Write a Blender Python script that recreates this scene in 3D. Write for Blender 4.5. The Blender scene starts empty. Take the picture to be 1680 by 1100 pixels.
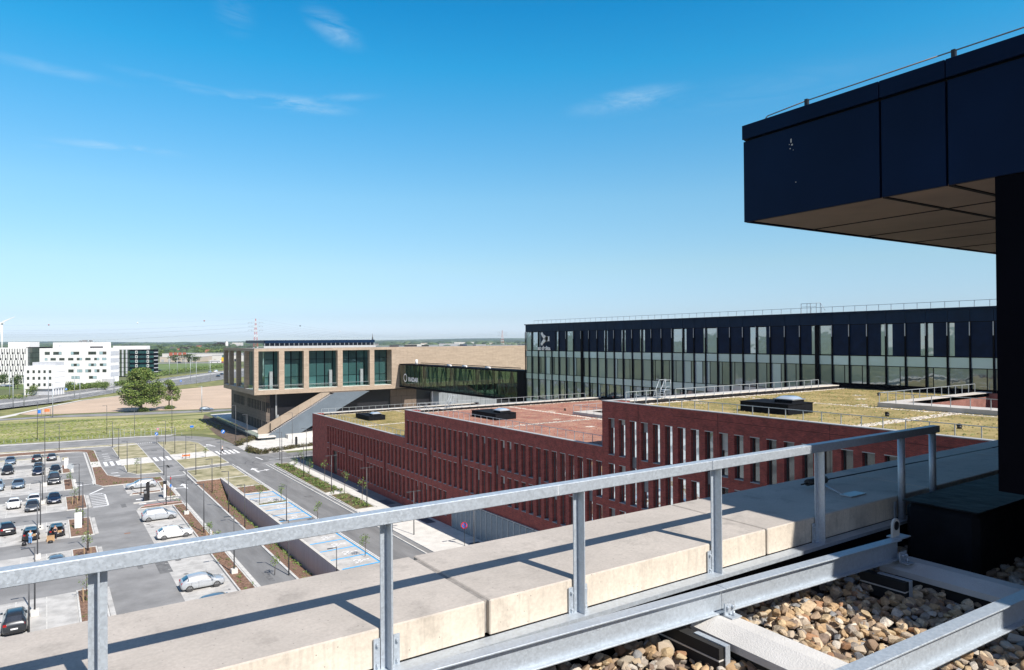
import bpy, bmesh, math, random
from mathutils import Vector, Matrix
import numpy as np
R = random.Random(7)
# world axes: X runs along the roof parapet we stand at, Y along the brick facade; Z up, metres
# ------------------------------------------------------------------ camera
H = 25.5
FPX, PITCH, ROLL, TH = 1130.5, 0.0075716, 0.0065716, 0.5943194
def _rot(v):
    c, s = math.cos(TH), math.sin(TH)
    return Vector((v[0]*c+v[1]*s, -v[0]*s+v[1]*c, v[2]))
fw = _rot((0, math.cos(PITCH), math.sin(PITCH)))
rt = _rot((math.cos(ROLL), math.sin(PITCH)*math.sin(ROLL), -math.cos(PITCH)*math.sin(ROLL)))
upv = _rot((math.sin(ROLL), -math.sin(PITCH)*math.cos(ROLL), math.cos(PITCH)*math.cos(ROLL)))
sc = bpy.context.scene
col = sc.collection
cd = bpy.data.cameras.new('camera'); cam = bpy.data.objects.new('camera', cd); col.objects.link(cam)
cd.sensor_width = 36; cd.lens = FPX/1680*36; cd.clip_start = .05; cd.clip_end = 30000
cam.matrix_world = Matrix(((rt.x, upv.x, -fw.x, 0), (rt.y, upv.y, -fw.y, 0), (rt.z, upv.z, -fw.z, H), (0, 0, 0, 1)))
sc.camera = cam
def ground_at(px, py, z=0):   # a point of the photograph on the level z: used to survey the site
    d = fw*FPX + rt*(px-840) + upv*(550-py); t = (z-H)/d.z
    return d.x*t, d.y*t
# ------------------------------------------------------------------ light
SUN_EL = math.radians(45); sx, sy = .156, -.988
w = bpy.data.worlds.new('World'); sc.world = w; w.use_nodes = True
nt = w.node_tree; nt.nodes.clear()
N = nt.nodes.new; L = nt.links.new
out = N('ShaderNodeOutputWorld'); bg = N('ShaderNodeBackground'); bg.inputs['Strength'].default_value = .138
sky = N('ShaderNodeTexSky'); sky.sky_type = 'NISHITA'; sky.sun_disc = False
sky.sun_elevation = SUN_EL; sky.sun_rotation = math.atan2(sx, sy); sky.air_density = 1.0; sky.dust_density = .2; sky.ozone_density = 3.0
# colour grade of the clear sky: polarised deep blue aloft, pale blue (not yellow) at the horizon; overhead and behind the camera made neutral, to take blue out of shade
geo = N('ShaderNodeTexCoord'); sep = N('ShaderNodeSeparateXYZ'); L(geo.outputs['Generated'], sep.inputs[0])
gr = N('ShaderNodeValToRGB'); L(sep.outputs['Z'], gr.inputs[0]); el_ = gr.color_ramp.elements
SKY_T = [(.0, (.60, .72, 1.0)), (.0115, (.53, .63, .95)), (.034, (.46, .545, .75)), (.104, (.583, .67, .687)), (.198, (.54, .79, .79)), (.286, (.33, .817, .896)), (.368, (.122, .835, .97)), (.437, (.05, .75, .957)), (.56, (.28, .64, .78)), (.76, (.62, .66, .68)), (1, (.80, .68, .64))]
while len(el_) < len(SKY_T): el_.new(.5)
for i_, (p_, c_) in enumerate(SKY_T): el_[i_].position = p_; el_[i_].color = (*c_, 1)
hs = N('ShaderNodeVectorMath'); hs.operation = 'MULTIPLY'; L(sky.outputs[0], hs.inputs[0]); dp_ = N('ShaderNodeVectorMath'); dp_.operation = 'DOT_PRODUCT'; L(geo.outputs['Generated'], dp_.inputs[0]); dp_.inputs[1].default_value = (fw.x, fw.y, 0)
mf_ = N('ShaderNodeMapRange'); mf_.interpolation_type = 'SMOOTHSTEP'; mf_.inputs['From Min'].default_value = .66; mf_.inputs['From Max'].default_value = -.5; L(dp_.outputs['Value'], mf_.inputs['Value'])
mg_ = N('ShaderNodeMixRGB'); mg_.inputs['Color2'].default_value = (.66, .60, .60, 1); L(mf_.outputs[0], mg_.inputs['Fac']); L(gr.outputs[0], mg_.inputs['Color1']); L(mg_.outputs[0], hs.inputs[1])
# thin high clouds, by direction
mp = N('ShaderNodeMapping'); mp.inputs['Rotation'].default_value = (.06, .05, TH); mp.inputs['Scale'].default_value = (2.6, 2.6, 15)
L(geo.outputs['Generated'], mp.inputs[0])
n1 = N('ShaderNodeTexNoise'); n1.inputs['Scale'].default_value = 2.6; n1.inputs['Detail'].default_value = 11; n1.inputs['Roughness'].default_value = .66; n1.inputs['Distortion'].default_value = .9
L(mp.outputs[0], n1.inputs['Vector'])
r1 = N('ShaderNodeMapRange'); r1.inputs['From Min'].default_value = .40; r1.inputs['From Max'].default_value = .72; L(n1.outputs['Fac'], r1.inputs['Value'])
def wisp(px, py, hw, hh, tilt, k, acc=[None]):
    c = (fw*FPX+rt*(px-840)+upv*(550-py)); ln = c.length; c = c/ln
    r_ = (rt*math.cos(tilt)+upv*math.sin(tilt)); u_ = (upv*math.cos(tilt)-rt*math.sin(tilt))
    sb = N('ShaderNodeVectorMath'); sb.operation = 'SUBTRACT'; L(geo.outputs['Generated'], sb.inputs[0]); sb.inputs[1].default_value = c
    cb = N('ShaderNodeCombineXYZ')
    for v_, q_, o_ in ((r_, hw, 'X'), (u_, hh, 'Y'), (c, 900, 'Z')):
        d_ = N('ShaderNodeVectorMath'); d_.operation = 'DOT_PRODUCT'; L(sb.outputs[0], d_.inputs[0]); d_.inputs[1].default_value = v_*(ln/q_); L(d_.outputs['Value'], cb.inputs[o_])
    le = N('ShaderNodeVectorMath'); le.operation = 'LENGTH'; L(cb.outputs[0], le.inputs[0])
    mr_ = N('ShaderNodeMapRange'); mr_.interpolation_type = 'SMOOTHSTEP'; mr_.inputs['From Min'].default_value = 1.0; mr_.inputs['From Max'].default_value = .0; mr_.inputs['To Max'].default_value = k; L(le.outputs['Value'], mr_.inputs['Value'])
    if acc[0] is None: acc[0] = mr_.outputs[0]
    else:
        ad_ = N('ShaderNodeMath'); ad_.operation = 'ADD'; L(acc[0], ad_.inputs[0]); L(mr_.outputs[0], ad_.inputs[1]); acc[0] = ad_.outputs[0]
    return acc[0]
for w_ in ((480, 170, 125, 17, -.04, 1.0), (340, 150, 150, 11, -.12, .45), (565, 160, 80, 9, .1, .55), (548, 46, 62, 30, -.45, .8), (385, 22, 40, 40, -.7, .35), (195, 243, 110, 10, 0, 1.1), (70, 245, 60, 9, .1, .6), (60, 108, 170, 13, -.06, .35), (1030, 166, 120, 24, .14, .8), (400, 495, 190, 13, 0, .9), (280, 482, 90, 10, .1, .7), (1240, 150, 300, 40, .1, .12), (2400, 300, 700, 60, .05, .8), (-900, 200, 600, 70, 0, .8)): wsum = wisp(*w_)
mm = N('ShaderNodeMath'); mm.operation = 'MULTIPLY'; L(r1.outputs[0], mm.inputs[0]); L(wsum, mm.inputs[1])
m3 = N('ShaderNodeMath'); m3.operation = 'MULTIPLY'; m3.inputs[1].default_value = .62; m3.use_clamp = True; L(mm.outputs[0], m3.inputs[0])
mx = N('ShaderNodeMixRGB'); mx.inputs['Color2'].default_value = (3.6, 4.5, 5.1, 1)
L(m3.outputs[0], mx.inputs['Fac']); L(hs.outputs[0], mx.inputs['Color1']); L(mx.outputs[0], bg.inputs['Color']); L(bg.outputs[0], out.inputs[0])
sd = bpy.data.lights.new('sun', 'SUN'); sun = bpy.data.objects.new('sun', sd); col.objects.link(sun)
sd.energy = 4.8; sd.angle = math.radians(.53); sd.color = (1, .94, .86)
ts = Vector((sx*math.cos(SUN_EL), sy*math.cos(SUN_EL), math.sin(SUN_EL)))
sun.rotation_euler = ts.to_track_quat('Z', 'Y').to_euler(); sun.location = (0, -20, 60)
sc.view_settings.view_transform = 'Standard'; sc.view_settings.look = 'None'; sc.view_settings.gamma = 1; sc.view_settings.exposure = 0.5
sc.view_settings.use_curve_mapping = False
# ------------------------------------------------------------------ materials
MATS = {}
def mat(name, c, rough=.7, metal=0., var=.12, scale=2., bump=0., bscale=40., c2=None, detail=5, spec=.5, lo=.35, hi=.65, coat=0, stretch=None):
    if name in MATS: return MATS[name]
    m = bpy.data.materials.new(name); m.use_nodes = True; t = m.node_tree; n = t.nodes.new; l = t.links.new
    b = t.nodes['Principled BSDF']; b.inputs['Roughness'].default_value = rough; b.inputs['Metallic'].default_value = metal
    b.inputs['Specular IOR Level'].default_value = spec; b.inputs['Coat Weight'].default_value = coat
    tc = n('ShaderNodeTexCoord'); vec = tc.outputs['Object']
    if stretch:
        ma = n('ShaderNodeMapping'); ma.inputs['Scale'].default_value = stretch; l(vec, ma.inputs[0]); vec = ma.outputs[0]
    no = n('ShaderNodeTexNoise'); no.inputs['Scale'].default_value = scale; no.inputs['Detail'].default_value = detail; no.inputs['Roughness'].default_value = .6
    l(vec, no.inputs['Vector'])
    mr = n('ShaderNodeMapRange'); mr.inputs['From Min'].default_value = lo; mr.inputs['From Max'].default_value = hi; l(no.outputs['Fac'], mr.inputs['Value'])
    mi = n('ShaderNodeMixRGB'); l(mr.outputs[0], mi.inputs['Fac'])
    a = tuple(x*(1-var) for x in c); bb = c2 or tuple(min(1, x*(1+var)) for x in c)
    mi.inputs['Color1'].default_value = (*a, 1); mi.inputs['Color2'].default_value = (*bb, 1)
    l(mi.outputs[0], b.inputs['Base Color'])
    if bump:
        nb = n('ShaderNodeTexNoise'); nb.inputs['Scale'].default_value = bscale; nb.inputs['Detail'].default_value = 4; l(tc.outputs['Object'], nb.inputs['Vector'])
        bu = n('ShaderNodeBump'); bu.inputs['Strength'].default_value = bump; bu.inputs['Distance'].default_value = .02
        l(nb.outputs['Fac'], bu.inputs['Height']); l(bu.outputs[0], b.inputs['Normal'])
    MATS[name] = m; return m
def masonry(name, c1, c2, mortar, bw, bh, ms, plane='YZ', rough=.8, bumps=.4, var=.35):
    if name in MATS: return MATS[name]
    m = bpy.data.materials.new(name); m.use_nodes = True; t = m.node_tree; n = t.nodes.new; l = t.links.new
    b = t.nodes['Principled BSDF']; b.inputs['Roughness'].default_value = rough
    tc = n('ShaderNodeTexCoord'); sp = n('ShaderNodeSeparateXYZ'); l(tc.outputs['Object'], sp.inputs[0])
    cb = n('ShaderNodeCombineXYZ')
    ad = n('ShaderNodeMath'); ad.operation = 'ADD'; l(sp.outputs['X'], ad.inputs[0]); l(sp.outputs['Y'], ad.inputs[1])
    l(ad.outputs[0], cb.inputs['X']); l(sp.outputs['Z'], cb.inputs['Y'])
    br = n('ShaderNodeTexBrick'); br.inputs['Scale'].default_value = 1; br.inputs['Brick Width'].default_value = bw; br.inputs['Row Height'].default_value = bh
    br.inputs['Mortar Size'].default_value = ms; br.inputs['Color1'].default_value = (*c1, 1); br.inputs['Color2'].default_value = (*c2, 1); br.inputs['Mortar'].default_value = (*mortar, 1)
    l(cb.outputs[0], br.inputs['Vector'])
    no = n('ShaderNodeTexNoise'); no.inputs['Scale'].default_value = 1.3; no.inputs['Detail'].default_value = 8; l(tc.outputs['Object'], no.inputs['Vector'])
    mr = n('ShaderNodeMapRange'); mr.inputs['From Min'].default_value = .3; mr.inputs['From Max'].default_value = .7; mr.inputs['To Min'].default_value = 1-var; mr.inputs['To Max'].default_value = 1+var*.6; l(no.outputs['Fac'], mr.inputs['Value'])
    mu = n('ShaderNodeVectorMath'); mu.operation = 'SCALE'; l(br.outputs['Color'], mu.inputs[0]); l(mr.outputs[0], mu.inputs['Scale']); l(mu.outputs[0], b.inputs['Base Color'])
    if bumps:
        bu = n('ShaderNodeBump'); bu.inputs['Strength'].default_value = bumps; bu.inputs['Distance'].default_value = .01; bu.invert = True
        l(br.outputs['Fac'], bu.inputs['Height']); l(bu.outputs[0], b.inputs['Normal'])
    MATS[name] = m; return m
def glass(name, base, refl=.35, rough=.03, wob=.06, tint=(.85, .95, 1), var=.3, obj_tilt=.02):
    """opaque coated glazing: dark room behind, mirror layer in front, every pane a hair out of true"""
    if name in MATS: return MATS[name]
    m = bpy.data.materials.new(name); m.use_nodes = True; t = m.node_tree; n = t.nodes.new; l = t.links.new
    b = t.nodes['Principled BSDF']; b.inputs['Roughness'].default_value = .3; o = t.nodes['Material Output']
    tc = n('ShaderNodeTexCoord'); no = n('ShaderNodeTexNoise'); no.inputs['Scale'].default_value = .55; no.inputs['Detail'].default_value = 2; l(tc.outputs['Object'], no.inputs['Vector'])
    oi = n('ShaderNodeObjectInfo'); gi = n('ShaderNodeNewGeometry'); adr = n('ShaderNodeMath'); adr.operation = 'ADD'; l(oi.outputs['Random'], adr.inputs[0]); l(gi.outputs['Random Per Island'], adr.inputs[1])
    fr = n('ShaderNodeMath'); fr.operation = 'FRACT'; l(adr.outputs[0], fr.inputs[0])
    mr = n('ShaderNodeMapRange'); mr.inputs['To Min'].default_value = 1-var; mr.inputs['To Max'].default_value = 1+var; l(fr.outputs[0], mr.inputs['Value'])
    mu = n('ShaderNodeVectorMath'); mu.operation = 'SCALE'; mu.inputs[0].default_value = base; l(mr.outputs[0], mu.inputs['Scale']); l(mu.outputs[0], b.inputs['Base Color'])
    bu = n('ShaderNodeBump'); bu.inputs['Strength'].default_value = wob; bu.inputs['Distance'].default_value = .25; l(no.outputs['Fac'], bu.inputs['Height'])
    wn = n('ShaderNodeTexWhiteNoise'); wn.noise_dimensions = '1D'; l(adr.outputs[0], wn.inputs['W'])
    sb = n('ShaderNodeVectorMath'); sb.operation = 'SUBTRACT'; sb.inputs[1].default_value = (.5, .5, .5); l(wn.outputs['Color'], sb.inputs[0])
    sc_ = n('ShaderNodeVectorMath'); sc_.operation = 'SCALE'; sc_.inputs['Scale'].default_value = obj_tilt; l(sb.outputs[0], sc_.inputs[0])
    av = n('ShaderNodeVectorMath'); l(bu.outputs[0], av.inputs[0]); l(sc_.outputs[0], av.inputs[1])
    nv = n('ShaderNodeVectorMath'); nv.operation = 'NORMALIZE'; l(av.outputs[0], nv.inputs[0])
    g = n('ShaderNodeBsdfGlossy'); g.inputs['Roughness'].default_value = rough; g.inputs['Color'].default_value = (*tint, 1); l(nv.outputs[0], g.inputs['Normal'])
    fz = n('ShaderNodeFresnel'); fz.inputs['IOR'].default_value = 1.5
    ma = n('ShaderNodeMath'); ma.operation = 'ADD'; ma.use_clamp = True; ma.inputs[1].default_value = refl; l(fz.outputs[0], ma.inputs[0])
    ms = n('ShaderNodeMixShader'); l(ma.outputs[0], ms.inputs[0]); l(b.outputs[0], ms.inputs[1]); l(g.outputs[0], ms.inputs[2]); l(ms.outputs[0], o.inputs[0])
    MATS[name] = m; return m
def clear_glass(name, tint=(.8, .93, .92), a=.75, ior=1.5):
    if name in MATS: return MATS[name]
    m = bpy.data.materials.new(name); m.use_nodes = True; t = m.node_tree; n = t.nodes.new; l = t.links.new
    o = t.nodes['Material Output']; g = n('ShaderNodeBsdfGlossy'); g.inputs['Roughness'].default_value = .03; tr = n('ShaderNodeBsdfTransparent'); tr.inputs[0].default_value = (*tint, 1)
    no = n('ShaderNodeTexNoise'); no.inputs['Scale'].default_value = .6; bu = n('ShaderNodeBump'); bu.inputs['Strength'].default_value = .03; l(no.outputs[0], bu.inputs['Height']); l(bu.outputs[0], g.inputs['Normal'])
    fz = n('ShaderNodeFresnel'); fz.inputs['IOR'].default_value = ior; ma = n('ShaderNodeMath'); ma.operation = 'ADD'; ma.inputs[1].default_value = 1-a; ma.use_clamp = True; l(fz.outputs[0], ma.inputs[0])
    gb = n('ShaderNodeNewGeometry'); bf = n('ShaderNodeMath'); bf.operation = 'SUBTRACT'; bf.inputs[0].default_value = 1; l(gb.outputs['Backfacing'], bf.inputs[1]); mb_ = n('ShaderNodeMath'); mb_.operation = 'MULTIPLY'; l(ma.outputs[0], mb_.inputs[0]); l(bf.outputs[0], mb_.inputs[1])
    ms = n('ShaderNodeMixShader'); l(mb_.outputs[0], ms.inputs[0]); l(tr.outputs[0], ms.inputs[1]); l(g.outputs[0], ms.inputs[2]); l(ms.outputs[0], o.inputs[0])
    MATS[name] = m; return m
def galvanised(name='galvanised_steel', c=(.45, .50, .55)):
    if name in MATS: return MATS[name]
    m = bpy.data.materials.new(name); m.use_nodes = True; t = m.node_tree; n = t.nodes.new; l = t.links.new
    b = t.nodes['Principled BSDF']; b.inputs['Metallic'].default_value = .45; b.inputs['Roughness'].default_value = .5
    tc = n('ShaderNodeTexCoord'); vo = n('ShaderNodeTexVoronoi'); vo.inputs['Scale'].default_value = 110; l(tc.outputs['Object'], vo.inputs['Vector'])
    ng = n('ShaderNodeTexNoise'); ng.inputs['Scale'].default_value = 38; ng.inputs['Detail'].default_value = 8; ng.inputs['Roughness'].default_value = .7; l(tc.outputs['Object'], ng.inputs['Vector'])
    bw = n('ShaderNodeRGBToBW'); l(vo.outputs['Color'], bw.inputs[0])
    ad = n('ShaderNodeMath'); ad.operation = 'MULTIPLY_ADD'; ad.inputs[1].default_value = .34; l(bw.outputs[0], ad.inputs[0]); l(ng.outputs['Fac'], ad.inputs[2])
    mr = n('ShaderNodeMapRange'); mr.inputs['From Min'].default_value = .34; mr.inputs['From Max'].default_value = 1.02; l(ad.outputs[0], mr.inputs['Value'])
    mi = n('ShaderNodeMixRGB'); mi.inputs['Color1'].default_value = (*[x*.84 for x in c], 1); mi.inputs['Color2'].default_value = (*[x*1.22 for x in c], 1); l(mr.outputs[0], mi.inputs['Fac']); l(mi.outputs[0], b.inputs['Base Color'])
    rr = n('ShaderNodeMapRange'); rr.inputs['To Min'].default_value = .38; rr.inputs['To Max'].default_value = .62; l(bw.outputs[0], rr.inputs['Value']); l(rr.outputs[0], b.inputs['Roughness'])
    MATS[name] = m; return m
def island_colours(name, cols, rough=.75, bump=.3, bscale=30, sub=0.):
    """a colour of its own for every loose piece"""
    if name in MATS: return MATS[name]
    m = bpy.data.materials.new(name); m.use_nodes = True; t = m.node_tree; n = t.nodes.new; l = t.links.new
    b = t.nodes['Principled BSDF']; b.inputs['Roughness'].default_value = rough
    oi = n('ShaderNodeObjectInfo'); gi = n('ShaderNodeNewGeometry'); ad = n('ShaderNodeMath'); ad.operation = 'ADD'; l(oi.outputs['Random'], ad.inputs[0]); l(gi.outputs['Random Per Island'], ad.inputs[1])
    fr = n('ShaderNodeMath'); fr.operation = 'FRACT'; l(ad.outputs[0], fr.inputs[0])
    cr = n('ShaderNodeValToRGB'); cr.color_ramp.interpolation = 'CONSTANT'; el = cr.color_ramp.elements
    while len(el) < len(cols): el.new(.5)
    for i, c in enumerate(cols): el[i].position = i/len(cols); el[i].color = (*c, 1)
    l(fr.outputs[0], cr.inputs[0])
    tc = n('ShaderNodeTexCoord'); no = n('ShaderNodeTexNoise'); no.inputs['Scale'].default_value = bscale; no.inputs['Detail'].default_value = 6; l(tc.outputs['Object'], no.inputs['Vector'])
    mr = n('ShaderNodeMapRange'); mr.inputs['From Min'].default_value = .3; mr.inputs['From Max'].default_value = .7; mr.inputs['To Min'].default_value = .72; mr.inputs['To Max'].default_value = 1.2; l(no.outputs['Fac'], mr.inputs['Value'])
    mu = n('ShaderNodeVectorMath'); mu.operation = 'SCALE'; l(cr.outputs[0], mu.inputs[0]); l(mr.outputs[0], mu.inputs['Scale']); l(mu.outputs[0], b.inputs['Base Color'])
    if bump:
        bu = n('ShaderNodeBump'); bu.inputs['Strength'].default_value = bump; bu.inputs['Distance'].default_value = .01; l(no.outputs['Fac'], bu.inputs['Height']); l(bu.outputs[0], b.inputs['Normal'])
    if sub: b.inputs['Transmission Weight'].default_value = 0; b.inputs['Subsurface Weight'].default_value = 0
    MATS[name] = m; return m
# ------------------------------------------------------------------ mesh builder
class MB:
    def __init__(s): s.v = []; s.f = []; s.m = []; s.sm = []
    def face(s, pts, mi=0, smooth=False):
        k = len(s.v); s.v += [tuple(p) for p in pts]; s.f.append(tuple(range(k, k+len(pts)))); s.m.append(mi); s.sm.append(smooth); return s
    def box(s, x0, x1, y0, y1, z0, z1, mi=0):
        k = len(s.v); s.v += [(x0,y0,z0),(x1,y0,z0),(x1,y1,z0),(x0,y1,z0),(x0,y0,z1),(x1,y0,z1),(x1,y1,z1),(x0,y1,z1)]
        for q in ((0,3,2,1),(4,5,6,7),(0,1,5,4),(1,2,6,5),(2,3,7,6),(3,0,4,7)): s.f.append(tuple(k+i for i in q)); s.m.append(mi); s.sm.append(False)
        return s
    def prism(s, poly, z0, z1, mi=0, bottom=True):
        n = len(poly); k = len(s.v); zz = z1 if callable(z1) else (lambda x, y: z1); zb = z0 if callable(z0) else (lambda x, y: z0)
        a = sum(poly[i][0]*poly[(i+1)%n][1]-poly[(i+1)%n][0]*poly[i][1] for i in range(n))
        if a < 0: poly = poly[::-1]
        s.v += [(x, y, zb(x, y)) for x, y in poly] + [(x, y, zz(x, y)) for x, y in poly]
        s.f.append(tuple(range(k+n, k+2*n))); s.m.append(mi); s.sm.append(False)
        if bottom: s.f.append(tuple(range(k+n-1, k-1, -1))); s.m.append(mi); s.sm.append(False)
        for i in range(n):
            j = (i+1) % n; s.f.append((k+i, k+j, k+n+j, k+n+i)); s.m.append(mi); s.sm.append(False)
        return s
    def tube(s, p0, p1, r, r2=None, seg=8, mi=0, caps=True):
        r2 = r if r2 is None else r2; p0 = Vector(p0); p1 = Vector(p1); d = (p1-p0)
        if d.length < 1e-6: return s
        d.normalize(); a = d.orthogonal().normalized(); b = d.cross(a); k = len(s.v)
        for p, rr in ((p0, r), (p1, r2)):
            for i in range(seg):
                t = 2*math.pi*i/seg; s.v.append(tuple(p+a*rr*math.cos(t)+b*rr*math.sin(t)))
        for i in range(seg):
            j = (i+1) % seg; s.f.append((k+i, k+j, k+seg+j, k+seg+i)); s.m.append(mi); s.sm.append(seg > 5)
        if caps:
            s.f.append(tuple(k+i for i in range(seg-1, -1, -1))); s.m.append(mi); s.sm.append(False)
            s.f.append(tuple(k+seg+i for i in range(seg))); s.m.append(mi); s.sm.append(False)
        return s
    def path(s, pts, r, seg=6, mi=0):
        for a, b in zip(pts[:-1], pts[1:]): s.tube(a, b, r, seg=seg, mi=mi)
        return s
    def bar(s, p0, p1, w, h, mi=0):   # rectangular bar, w across, h up
        p0 = Vector(p0); p1 = Vector(p1); d = (p1-p0).normalized()
        side = d.cross(Vector((0, 0, 1)))
        if side.length < 1e-3: side = Vector((1, 0, 0))
        side.normalize(); u = side.cross(d).normalized(); k = len(s.v)
        for p in (p0, p1):
            for a, b in ((-1,-1),(1,-1),(1,1),(-1,1)): s.v.append(tuple(p+side*a*w/2+u*b*h/2))
        for q in ((3,2,1,0),(4,5,6,7),(0,1,5,4),(1,2,6,5),(2,3,7,6),(3,0,4,7)): s.f.append(tuple(k+i for i in q)); s.m.append(mi); s.sm.append(False)
        return s
    def build(s, name, mats, parent=None, kind=None, label=None, category=None, group=None, origin=None, bevel=0, fix=False, world=True, raw=False):
        if not isinstance(mats, (list, tuple)): mats = [mats]
        o_ = Vector(origin) if origin is not None else (Vector(parent.get('_o', (0, 0, 0))) if (parent is not None and world) else Vector((0, 0, 0)))
        me = bpy.data.meshes.new(name); me.from_pydata([(x-o_.x, y-o_.y, z-o_.z) for x, y, z in s.v], [], s.f)
        for m in mats: me.materials.append(m)
        if len(s.f): me.polygons.foreach_set('material_index', s.m); me.polygons.foreach_set('use_smooth', s.sm)
        if fix or bevel:
            b = bmesh.new(); b.from_mesh(me); bmesh.ops.remove_doubles(b, verts=b.verts, dist=1e-5)
            if fix: bmesh.ops.recalc_face_normals(b, faces=b.faces)
            if bevel: bmesh.ops.bevel(b, geom=[e for e in b.edges if e.is_manifold and e.calc_face_angle(0) > .5], offset=bevel, segments=1, affect='EDGES')
            b.to_mesh(me); b.free()
        me.update()
        o = bpy.data.objects.new(name, me); col.objects.link(o)
        if parent is not None: o.parent = parent
        if origin is not None and parent is None: o.location = origin
        if origin is not None and parent is not None: o.location = Vector(origin)-Vector(parent.get('_o', (0, 0, 0)))
        tag(o, label, category, group, kind); return o
def tag(o, label=None, category=None, group=None, kind=None):
    if label: o['label'] = label
    if category: o['category'] = category
    if group: o['group'] = group
    if kind: o['kind'] = kind
    return o
def thing(name, loc, label, category, group=None, rz=0):
    o = bpy.data.objects.new(name, None); col.objects.link(o); o.location = loc; o.rotation_euler = (0, 0, rz); o.empty_display_size = .3
    if rz == 0: o['_o'] = tuple(loc)
    return tag(o, label, category, group)
def copy_tree(o, parent=None):
    c = o.copy(); col.objects.link(c)
    if parent is not None: c.parent = parent
    for ch in list(o.children): copy_tree(ch, c)
    return c
def share(name, me, parent, loc, rz=0, scale=None, rot=None):
    o = bpy.data.objects.new(name, me); col.objects.link(o); o.parent = parent
    o.location = Vector(loc)-Vector(parent.get('_o', (0, 0, 0))); o.rotation_euler = rot or (0, 0, rz)
    if scale: o.scale = scale
    return o
def arc(cx, cy, r, a0, a1, n=8):
    return [(cx+r*math.cos(math.radians(a0+(a1-a0)*i/n)), cy+r*math.sin(math.radians(a0+(a1-a0)*i/n))) for i in range(n+1)]
# ================================================================== MATERIALS IN USE
asphalt = mat('asphalt', (.24, .238, .236), .9, var=.17, scale=.22, bump=.25, bscale=60, detail=12, lo=.40, hi=.62)
asph_new = mat('asphalt_dark', (.19, .19, .19), .9, var=.2, scale=.25, stretch=(2.2, .35, 1), bump=.25, bscale=60, detail=9)
paving = mat('paving_light', (.46, .45, .43), .9, var=.15, scale=.6, lo=.4, hi=.6, bump=.2, bscale=30, detail=9)
pave_w = mat('paving_white', (.62, .60, .56), .85, var=.1, scale=.8, bump=.15, bscale=30)
pave_s = mat('paving_grey', (.24, .24, .245), .9, var=.12, scale=1.2, bump=.2, bscale=20)
kerb_m = mat('kerb_concrete', (.55, .54, .51), .85, var=.15, scale=1.4)
paint = mat('road_paint', (.78, .78, .78), .7, var=.10, scale=2.5, detail=8)
blue_p = mat('blue_paint', (.06, .42, .82), .7, var=.12, scale=3)
mulch = mat('bark_mulch', (.17, .09, .055), .95, var=.5, scale=5, bump=.9, bscale=9, c2=(.30, .18, .12), detail=9)
lawn = mat('dry_lawn', (.26, .25, .12), .95, var=.3, scale=.35, c2=(.46, .41, .27), bump=.6, bscale=12, detail=10)
meadow_m = mat('meadow', (.15, .19, .045), .95, var=.3, scale=.055, lo=.40, hi=.62, c2=(.42, .38, .19), bump=.7, bscale=5, detail=12, stretch=(.35, 1.6, 1))
field_m = mat('farmland', (.10, .14, .04), .95, var=.45, scale=.006, c2=(.20, .21, .09), detail=10)
soil_m = mat('bare_soil', (.50, .38, .28), .95, var=.10, scale=.05, bump=.3, bscale=3, detail=8)
verge_m = mat('verge_grass', (.16, .19, .05), .95, var=.4, scale=.15, c2=(.30, .28, .10), bump=.4, bscale=4, detail=10)
crop_m = mat('green_field', (.11, .17, .04), .95, var=.25, scale=.03, c2=(.17, .23, .07), detail=8)
plantbed = mat('bed_soil', (.16, .10, .06), .95, var=.4, scale=1.5, c2=(.17, .16, .06), bump=.9, bscale=8, detail=10)

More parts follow.
